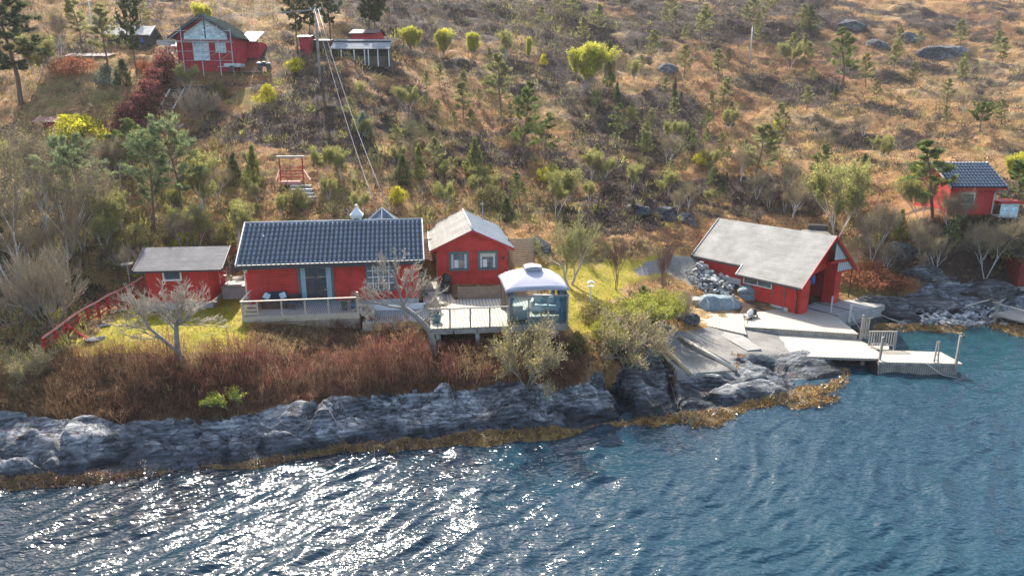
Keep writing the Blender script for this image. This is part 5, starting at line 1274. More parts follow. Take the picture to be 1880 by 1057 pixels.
# wood store with ribbed roof and what stands behind it
p = atD(611, 108, 77.5)
ws = empty('wood_store', (p.x, 77.5, p.z), R(1), 'open-fronted store with a ribbed pale metal roof and white posts', 'shed')
def m_rib():
    t = NT('ribbed_roof'); sx = t.n('ShaderNodeSeparateXYZ'); t.l(t.tc.outputs['Object'], sx.inputs[0]); w = t.math('SINE', t.math('MULTIPLY', sx.outputs[1], 22))
    n = t.noise(.8, 5, .6); col = t.mix(.5, t.ramp(n, [(.3, (.20, .22, .235)), (.7, (.30, .32, .34))]), t.ramp(w, [(.0, (.5, .5, .5)), (.6, (1, 1, 1))]), 'MULTIPLY'); return t.done(col, .9, t.bump(w, .5, .03), spec=.05)
RIB = m_rib()
slope_slab(ws, RIB, (-.1, -.7, .95), (6.2, -.7, .95), (6.2, 1.9, 2.1), (-.1, 1.9, 2.1), .06, 'roof')
for k in (0, 1.05, 2.4, 3.5, 3.9, 4.9, 6.05): B('post', WHITE, ws, k-.05, k+.05, -.6, -.5, -.8, .93)
B('back_wall', BLACK, ws, 0, 6.1, 1.1, 1.2, -.8, 1.9); B('side_wall', TRIMDK, ws, 0, .06, -.4, 1.1, -.8, 1.0); B('side_wall', TRIMDK, ws, 6.04, 6.1, -.4, 1.1, -.8, 1.0)
MB().box(.2, 5.8, .3, 1.05, -.8, .25).build('log_pile', plain('stacked_logs', (.16, .12, .08), .8, .5, 9), ws)
def far_shed(px, py, D, w, d, h, rise, mat, roofm, label, deg=0, along='x', lift=0, over=.25, name='far_shed', cat='shed'):
    p = on_ground(px, py) if D is None else atD(px, py, D); o = empty(name, (p.x, p.y, p.z-lift), R(deg), label, cat); gable_walls(o, mat, w, d, h, rise, along, z0=-.8)
    if along == 'x':
        s = rise/(d/2); z0 = h-over*s+.06
        slope_slab(o, roofm, (-over, -over, z0), (w+over, -over, z0), (w+over, d/2, h+rise+.06), (-over, d/2, h+rise+.06), .07, 'roof'); slope_slab(o, roofm, (-over, d+over, z0), (w+over, d+over, z0), (w+over, d/2, h+rise+.06), (-over, d/2, h+rise+.06), .07, 'roof')
    return o
far_shed(646, 80, 84, 3.0, 2.6, 1.1, .5, CRIM, plain('brown_felt', (.10, .055, .05), .8), 'crimson shed with a dark roof behind the wood store', -8)
far_shed(551, 95, None, 1.1, 2, 1.55, .2, CRIM, TRIMDK, 'bright red shed seen between the tall pine trunks')
far_shed(576, 90, None, 1.9, 2, .9, .2, plain('brown_hut', (.12, .08, .06), .8), plain('grey_felt', (.2, .18, .17), .8), 'low brown hut behind the tall pine trunks')
o = far_shed(198, 80, None, 4.6, 3, 1.0, .95, plain('dark_boards', (.05, .045, .045), .8), m_shingle('sandy_roof', (.60, .55, .47), .3, 'x'), 'dark shed with a sandy roof and white verges behind the thin pines', 2)
for x in (-.3, 4.82): MB().poly([(x, -.3, .76), (x, 1.5, 1.95), (x, 1.5, 2.1), (x, -.3, .92)], (.09, 0, 0)).build('bargeboard', WHITE, o)
B('blue_window', plain('blue_sign', (.06, .09, .5), .5), o, 3.6, 4.0, -.04, -.003, .1, .6)
far_shed(125, 112, None, 4.2, 2.6, .5, .3, plain('faded_planks', (.3, .2, .17), .8), m_shingle('pink_grey_roof', (.40, .33, .31), .3, 'x'), 'low long hut with a pinkish grey roof among the pines', 2)
o = far_shed(66, 238, None, 1.9, 2.4, .7, .35, CRIM, plain('pale_edge_roof', (.25, .1, .1), .7), 'small crimson hut peeping out above the yellow-green bush', 8)
tag(MB().box(0, 2.0, 0, .06, 0, .5).build('board_fence', WHITE2, None, loc=atD(288, 83, 78)), 'pale board fence between the sandy roof and the crimson house', 'fence')
# wooden stairs up the slope
for (px, py, px2, py2, n, lb) in ((305, 210, 326, 172, 9, 'long pale wooden staircase climbing beside the red hedge'), (322, 157, 325, 145, 4, 'short pale flight of steps below the crimson house'), (316, 243, 324, 237, 3, 'two pale steps showing under the pine, below the long staircase')):
    a = on_ground(px, py); b_ = on_ground(px2, py2); o = empty('wooden_stairs', a, 0, lb, 'stairs'); d = b_-a; w = .62
    for k in range(n): t = k/max(1, n-1); q = d*t+Vector((0, 0, .35)); B('tread', GREYW, o, q.x-w, q.x+w, q.y-.12, q.y+.12, q.z-.05, q.z)
    for s in (-1, 1): MB().bar((s*w*1.1, 0, .42), (d.x+s*w*1.1, d.y, d.z+.42), .07, .14).build('stringer', LOGP, o)
# utility poles and wires
def pole(px, py, D, h, label, r=.11, cross=True, name='utility_pole', mat=GREYW):
    b0 = on_ground(px, py) if D is None else Vector((atD(px, py, D)))
    o = MB().tube([(0, 0, -.4), (0, 0, h*.5), (0, 0, h)], [r, r*.85, r*.65], 8); o = o.build(name, mat, None, True, loc=b0)
    if cross: MB().bar((-.5, 0, h-.12), (.5, 0, h-.12), .07).build('crossarm', mat, o); 
    return tag(o, label, 'pole', 'poles on the hillside'), b0+Vector((0, 0, h))
gp = on_ground(588, 150); top = atD(577, 16, gp.y); po, tp = pole(588, 150, None, top.z-gp.z, 'tall grey utility pole carrying the wires beside the wood store', .15)
for s in (-1, 0, 1): MB().tube([(s*.45, 0, top.z-gp.z-.1), (s*.45, 0, top.z-gp.z+.12)], .05, 6).build('insulator', WHITE, po)
WIRE = plain('pale_wire', (.42, .40, .42), .5)
e1 = Vector(K4.location)+Vector((-.3, 0, 3.0)); e2 = Vector(K4.location)+Vector((.5, 0, 3.2))
rope([tp+Vector((-.1, 0, 0)), e1], .017, WIRE, 'wire from the tall pole down to the hut roof, the one nearer the gateway', 'power_cable', 1.0, 'power cables')
rope([tp+Vector((.25, 0, 0)), e2], .017, WIRE, 'wire from the tall pole down to the hut roof, the one nearer the gable cabin', 'power_cable', 1.0, 'power cables')
for (a, y, lb) in ((-.4, 37, 'upper wire crossing above the crimson house to the tall pole'), (0, 46, 'second wire crossing above the crimson house'), (.4, 60, 'third, lowest wire crossing above the crimson house')):
    rope([tp+Vector((a, 0, -.1)), atD(-300, y, 95)], .017, WIRE, lb, 'power_cable', .9, 'power cables')
po2, tp2 = pole(1376, 118, None, 5.2, 'slim pale pole standing alone on the russet slope', .10, False, mat=WHITE2)
tp2 = on_ground(1376, 118)+Vector((0, 0, 5.2))
rope([tp+Vector((.45, 0, -.1)), tp2], .02, plain('dark_wire', (.05, .045, .045), .6), 'dark wire spanning the slope to the lone pale pole', 'power_cable', 3.0, 'power cables')
pole(176, 96, None, 6.5, 'leaning white pole among the pines, left of the sandy roof', .07, False, 'flagpole', WHITE)
# ------------------------------------------------------------------ growing things
def unit(v): return v/np.maximum(np.linalg.norm(v, axis=-1, keepdims=True), 1e-9)
def grow(rg, p, d, L, r, depth, segs, tips, kink=.22, spread=.7, kids=(3, 4), shrink=.62, up=.15, first=.35, nsub=4, rpow=.55):
    """recursive branching; segs get (p, q, r0, r1, depth), tips get end points"""
    p = np.array(p, float); d = unit(np.array(d, float)); pts = [p]; n = nsub if depth > 1 else 3
    for k in range(n):
        d = unit(d+rg.normal(0, kink, 3)*.6+np.array([0, 0, up*.25])); q = pts[-1]+d*L/n
        segs.append((pts[-1], q, r*(1-.45*k/n), r*(1-.45*(k+1)/n), depth)); pts.append(q)
    if depth == 0: tips.append((pts[-1], d)); return
    nk = rg.integers(kids[0], kids[1]+1)
    for c in range(nk):
        t = first+(1-first)*(c+rg.random())/nk; i = min(int(t*n), n-1); b = pts[i]+(pts[i+1]-pts[i])*(t*n-i)
        ax = unit(np.cross(d, rg.normal(0, 1, 3))); a = spread*rg.uniform(.6, 1.25); nd = unit(d*math.cos(a)+ax*math.sin(a)+np.array([0, 0, up]))
        grow(rg, b, nd, L*shrink*rg.uniform(.75, 1.2), r*rpow*rg.uniform(.8, 1.1), depth-1, segs, tips, kink, spread, kids, shrink, up, .25, nsub, rpow)
    grow(rg, pts[-1], d, L*shrink, r*.5, depth-1, segs, tips, kink, spread, kids, shrink, up, .25, nsub, rpow)
def seg_mesh(segs, sides=3, rmin=.006):
    P = np.array([s[0] for s in segs]); Q = np.array([s[1] for s in segs]); r0 = np.maximum([s[2] for s in segs], rmin); r1 = np.maximum([s[3] for s in segs], rmin)
    d = unit(Q-P); ref = np.where(np.abs(d[:, 2:3]) > .9, np.array([[1., 0, 0]]), np.array([[0, 0, 1.]])); a = unit(np.cross(d, ref)); b = np.cross(d, a); n = len(P)
    V = np.zeros((n, 2*sides, 3))
    for k in range(sides):
        t = 2*math.pi*k/sides; o = a*math.cos(t)+b*math.sin(t); V[:, k] = P+o*r0[:, None]; V[:, sides+k] = Q+o*r1[:, None]
    base = (np.arange(n)*2*sides)[:, None]; F = []
    for k in range(sides): k2 = (k+1) % sides; F.append(np.concatenate([base+k, base+k2, base+sides+k2, base+sides+k], 1))
    return V.reshape(-1, 3), np.concatenate(F)
def leaf_mesh(rg, C, n, rad, L, W, col, var=.25, updir=.3, squash=1.0, D=None, clump_var=.3):
    """n thin triangles round each centre C; returns V, F, tint"""
    C = np.repeat(np.asarray(C, float), n, 0); m = len(C)
    off = unit(rg.normal(0, 1, (m, 3)))*rad*rg.random((m, 1))**.5; off[:, 2] *= squash
    d = rg.normal(0, 1, (m, 3)); d[:, 2] += updir*2
    if D is not None: d += np.repeat(np.asarray(D, float), n, 0)*1.2
    d = unit(d); s = unit(np.cross(d, rg.normal(0, 1, (m, 3)))); l = L*rg.uniform(.6, 1.3, (m, 1)); w = W*rg.uniform(.6, 1.3, (m, 1)); p = C+off
    V = np.stack([p-s*w*.5, p+s*w*.5, p+d*l], 1).reshape(-1, 3); F = np.arange(m*3).reshape(-1, 3)
    nc = m//n; cv = np.repeat(1+rg.normal(0, clump_var, (nc, 1)), n, 0)*(1+rg.normal(0, var, (m, 1)))
    col = np.asarray(col, float); c = (col if col.ndim == 2 and len(col) == m else col[None])*np.clip(cv, .3, 2.2)
    return V, F, np.repeat(c, 3, 0)
LEAFM = tinted('foliage', (1.1, 1.1, 1.1), .7, .42, .2, .2, 1.2)
def barkm(name, c, var=.3): return plain(name, c, .85, var, 5, bump=.5)
BARK_PINE = barkm('pine_bark', (.16, .10, .075)); BARK_GREY = barkm('grey_bark', (.26, .235, .20)); BARK_PALE = barkm('pale_lichen_bark', (.47, .40, .31)); BARK_BIRCH = barkm('birch_bark', (.55, .53, .49), .45)
BARK_RED = barkm('reddish_twigs', (.22, .12, .095)); BARK_OLIVE = barkm('olive_twigs', (.36, .33, .17)); BARK_TWIG = barkm('brown_twigs', (.24, .19, .14)); BARK_TAN = barkm('tan_twigs', (.34, .275, .19))
PROTO = {}
def proto(key, name, bark, segs, leaves, sides=4, rmin=.006, twigs=None, twigbark=None):
    """leaves: list of (V, F, tint)"""
    parts = []
    V, F = seg_mesh(segs, sides, rmin); parts.append(('trunk', V, F, bark, None))
    if twigs: V, F = seg_mesh(twigs, 3, rmin); parts.append(('branches', V, F, twigbark or bark, None))
    if leaves:
        nv = 0; VV = []; FF = []; CC = []
        for v, f, c in leaves: VV.append(v); FF.append(f+nv); CC.append(c); nv += len(v)
        parts.append(('crown', np.concatenate(VV), np.concatenate(FF), LEAFM, np.concatenate(CC)))
    me = []
    for nm, V, F, m, c in parts: o = np_mesh(nm, V, F, m, None, False, c, link_it=False); me.append((nm, o.data)); bpy.data.objects.remove(o)
    H_ = max(V[:, 2].max() for _, V, F, m, c in parts); PROTO.setdefault(key, []).append((name, me, H_))
def plant(key, loc, h, label, cat='tree', group=None, var=None, rz=None, wide=1.0, rnd=random.Random(5)):
    lst = PROTO[key]; nm, me, H_ = lst[var if var is not None else rnd.randrange(len(lst))]; s = h/H_
    e = empty(nm, loc, rnd.uniform(0, 6.28) if rz is None else R(rz), label, cat, group); e.scale = (s*wide, s*wide, s)
    for pn, m in me: o = bpy.data.objects.new(pn, m); link(o, e)
    return e
def split_levels(segs, cut): return [s for s in segs if s[4] >= cut], [s for s in segs if s[4] < cut]

def make_pine(key, seed, H=8.0, base=.35, width=2.2, dens=1.0, col=(.075, .105, .03), needle=(.22, .05), flat=False, n_per=26, lean=.04, rr=.13):
    rg = np.random.default_rng(seed); segs = []; p = np.array([0., 0, 0]); d = np.array([lean, 0, 1.]); pts = [p]; n = 9
    for k in range(n):
        d = unit(d+rg.normal(0, .06, 3)*np.array([1, 1, 0])); q = pts[-1]+d*H/n; segs.append((pts[-1], q, rr*(1-.85*k/n)+.012, rr*(1-.85*(k+1)/n)+.012, 5)); pts.append(q)
    C = []; D = []; nl = int(34*dens)
    for k in range(nl):
        t = base+(1-base)*((k+rg.random())/nl); i = min(int(t*n), n-1); b = pts[i]+(pts[i+1]-pts[i])*(t*n-i); u = (t-base)/(1-base)
        prof = (1-u)**.75*.9+.12 if not flat else .55+.6*math.sin(math.pi*min(1, u*1.05))*(1-.5*u)
        if u < .12: prof *= .7
        L = width*prof*rg.uniform(.55, 1.15); a = rg.uniform(0, 6.28) if k % 2 else (k*2.4)
        bd = np.array([math.cos(a), math.sin(a), .12+.5*u]); pp = b; nn = 4; dd = unit(bd)
        for j in range(nn):
            dd = unit(dd+rg.normal(0, .12, 3)+np.array([0, 0, .05])); qq = pp+dd*L/nn; segs.append((pp, qq, .035*(1-.8*j/nn), .035*(1-.8*(j+1)/nn), 2))
            if j >= 1:
                for _ in range(2 if j < 3 else 3):
                    sd = unit(dd+rg.normal(0, .7, 3)*np.array([1, 1, .45])); e = qq+sd*L*.28*rg.uniform(.5, 1.2); segs.append((qq, e, .014, .006, 1)); C.append(e); D.append(sd); C.append(qq+(e-qq)*.5); D.append(sd)
            pp = qq
        C.append(pp); D.append(dd)
    C.append(pts[-1]); D.append(np.array([0, 0, 1.]))
    C = np.array(C); D = np.array(D); n_ = n_per
    tone = rg.random((len(C), 1)); cc = np.array(col)*(.8+.5*tone)+np.array([.05, .035, .0])*(tone > .72)
    lf = leaf_mesh(rg, C, n_, .24, needle[0], needle[1], np.repeat(cc, n_, 0), .2, .5, .55, D, .22)
    a_, b_ = split_levels(segs, 2); proto(key, {'spruce': 'spruce_tree'}.get(key, 'pine_tree'), BARK_PINE, a_, [lf], 5, .012, b_)
for i in range(4): make_pine('pine', 100+i, 8, .30, 2.3, 1.0, (.12, .16, .05), lean=.03*i)
for i in range(3): make_pine('bluepine', 120+i, 8, .38, 2.7, 1.1, (.15, .19, .095), (.26, .05), True, 22)
for i in range(4): make_pine('palepine', 140+i, 6, .30, 1.7, 1.0, (.24, .235, .10), (.18, .045), False, 24, rr=.08)
for i in range(2): make_pine('tallpine', 160+i, 15, .28, 3.4, 2.2, (.06, .085, .04), (.34, .10), True, 34, rr=.24)
for i in range(2): make_pine('flatpine', 170+i, 5, .45, 2.3, 1.0, (.07, .11, .03), (.2, .05), True, 30, rr=.1)

def make_juniper(key, seed, H=3.5, W=.9, col=(.05, .07, .025), n=230, per=16, name='juniper', pointed=1.0, hole=.35):
    rg = np.random.default_rng(seed); segs = []
    for k in range(5): grow(rg, (rg.normal(0, .12), rg.normal(0, .12), -.1), (rg.normal(0, .15), rg.normal(0, .15), 1), H*.7, .05, 1, segs, [], .1, .3, (3, 4), .4, .3)
    ph = rg.uniform(0, 6.28, 4); C = []
    while len(C) < n:
        t = rg.random(); a = rg.uniform(0, 6.28); prof = (min(1, t*5+.35)*(1-t**1.6)**pointed)
        prof *= 1+.28*math.sin(2*a+ph[0]+4*t)+.22*math.sin(3*a+ph[1]-7*t)
        r = W*prof*rg.uniform(.55, 1.08)
        if math.sin(a*2+ph[2])+math.sin(t*9+ph[3]) < -1.9+hole*.6: continue
        C.append((r*math.cos(a), r*math.sin(a), H*t*(1+.08*math.sin(a*3+ph[1]))+.05))
    C = np.array(C); tone = rg.random((len(C), 1)); cc = np.array(col)*(.7+.7*tone)
    lf = leaf_mesh(rg, C, per, .2*W/.9, .2, .06, np.repeat(cc, per, 0), .22, .9, 1.2, None, .25)
    proto(key, name, BARK_PINE, segs, [lf], 3, .01)
for i in range(3): make_juniper('juniper', 200+i, 3.5, .85, (.09, .11, .04))
for i in range(2): make_juniper('brightjuniper', 210+i, 3.6, .8, (.16, .17, .045))
for i in range(3): make_juniper('olivebush', 220+i, 1.8, 1.4, (.16, .14, .055), 200, 16, 'bush', .5)
for i in range(2): make_juniper('yellowbush', 230+i, 1.8, 1.2, (.42, .38, .03), 190, 16, 'bush', .6)
for i in range(2): make_juniper('glaucous', 240+i, 1.8, 1.2, (.14, .17, .12), 190, 15, 'bush', .7)
for i in range(2): make_juniper('russetbush', 250+i, 1.6, 1.6, (.26, .10, .05), 220, 16, 'bush', .5)

def make_broad(key, seed, H=6, spread=.6, depth=4, kids=(3, 4), leafcol=None, nl=5, leaf=(.10, .06), bark=BARK_GREY, name='tree', up=.22, stems=1, r=.10, shrink=.66, kink=.2, twigbark=None, lrad=.2, topbias=0, stem_len=.42, first=.35, sides=5, rmin=.007, stem_spread=.3):
    rg = np.random.default_rng(seed); segs = []; tips = []
    for s in range(stems):
        a = 6.28*s/stems+rg.random(); k = 0 if stems == 1 else stem_spread
        grow(rg, (.12*k*math.cos(a), .12*k*math.sin(a), -.15), (k*math.cos(a), k*math.sin(a), 1), H*stem_len, r, depth, segs, tips, kink, spread, kids, shrink, up, first, 4)
    lv = []
    if leafcol is not None:
        C = np.array([t[0] for t in tips]); D = np.array([t[1] for t in tips])
        if topbias: keep = C[:, 2] > C[:, 2].max()*topbias*rg.uniform(.6, 1.2, len(C)); C, D = C[keep], D[keep]
        tone = rg.random((len(C), 1)); cc = np.array(leafcol)*(.75+.5*tone); lv = [leaf_mesh(rg, C, nl, lrad, leaf[0], leaf[1], np.repeat(cc, nl, 0), .2, .3, 1, None, .2)]
    a_, b_ = split_levels(segs, depth-1); proto(key, name, bark, a_, lv, sides, rmin, b_, twigbark)
for i in range(2): make_broad('yellowbirch', 300+i, 6, .55, 4, (4, 5), (.48, .46, .06), 8, (.18, .10), BARK_GREY, 'birch_tree', .5, 6, .05, topbias=.25, lrad=.36, stem_spread=.4)
for i in range(3): make_broad('budbirch', 310+i, 6, .5, 4, (4, 5), (.33, .32, .10), 7, (.13, .07), BARK_BIRCH, 'birch_tree', .35, 2, .06, twigbark=BARK_TWIG)
for i in range(3): make_broad('greybirch', 320+i, 7, .6, 5, (3, 3), (.30, .24, .12), 3, (.10, .035), BARK_BIRCH, 'birch_tree', .25, 2, .08, twigbark=BARK_TWIG)
for i in range(3): make_broad('barebush', 330+i, 3.2, .55, 4, (3, 4), None, 0, (.1, .05), BARK_GREY, 'bush', .25, 7, .035, twigbark=BARK_TAN, stem_spread=.8)
for i in range(2): make_broad('budtree', 340+i, 4.2, .6, 5, (3, 3), (.33, .31, .09), 2, (.07, .035), BARK_PALE, 'tree', .22, 2, .085, twigbark=BARK_OLIVE, stem_spread=.3, stem_len=.36)
for i in range(2): make_broad('sapling', 350+i, 4, .35, 4, (3, 4), None, 0, bark=BARK_RED, name='sapling', up=.45, stems=2, r=.035, twigbark=BARK_RED)
for i in range(2): make_broad('olivetwigs', 360+i, 2.6, .7, 4, (3, 4), (.42, .36, .13), 2, (.07, .03), BARK_GREY, 'bush', .12, 6, .04, twigbark=BARK_TAN, stem_spread=1.0)
for i in range(2): make_broad('limesprig', 380+i, 1.6, .6, 3, (3, 3), (.48, .50, .08), 4, (.11, .06), BARK_GREY, 'bush', .3, 5, .02, stem_spread=.7, lrad=.12)
for i in range(2): make_broad('greenbush', 370+i, 2.4, .6, 4, (3, 4), (.30, .30, .05), 7, (.10, .05), BARK_GREY, 'bush', .2, 6, .03, twigbark=BARK_OLIVE, stem_spread=1.0)

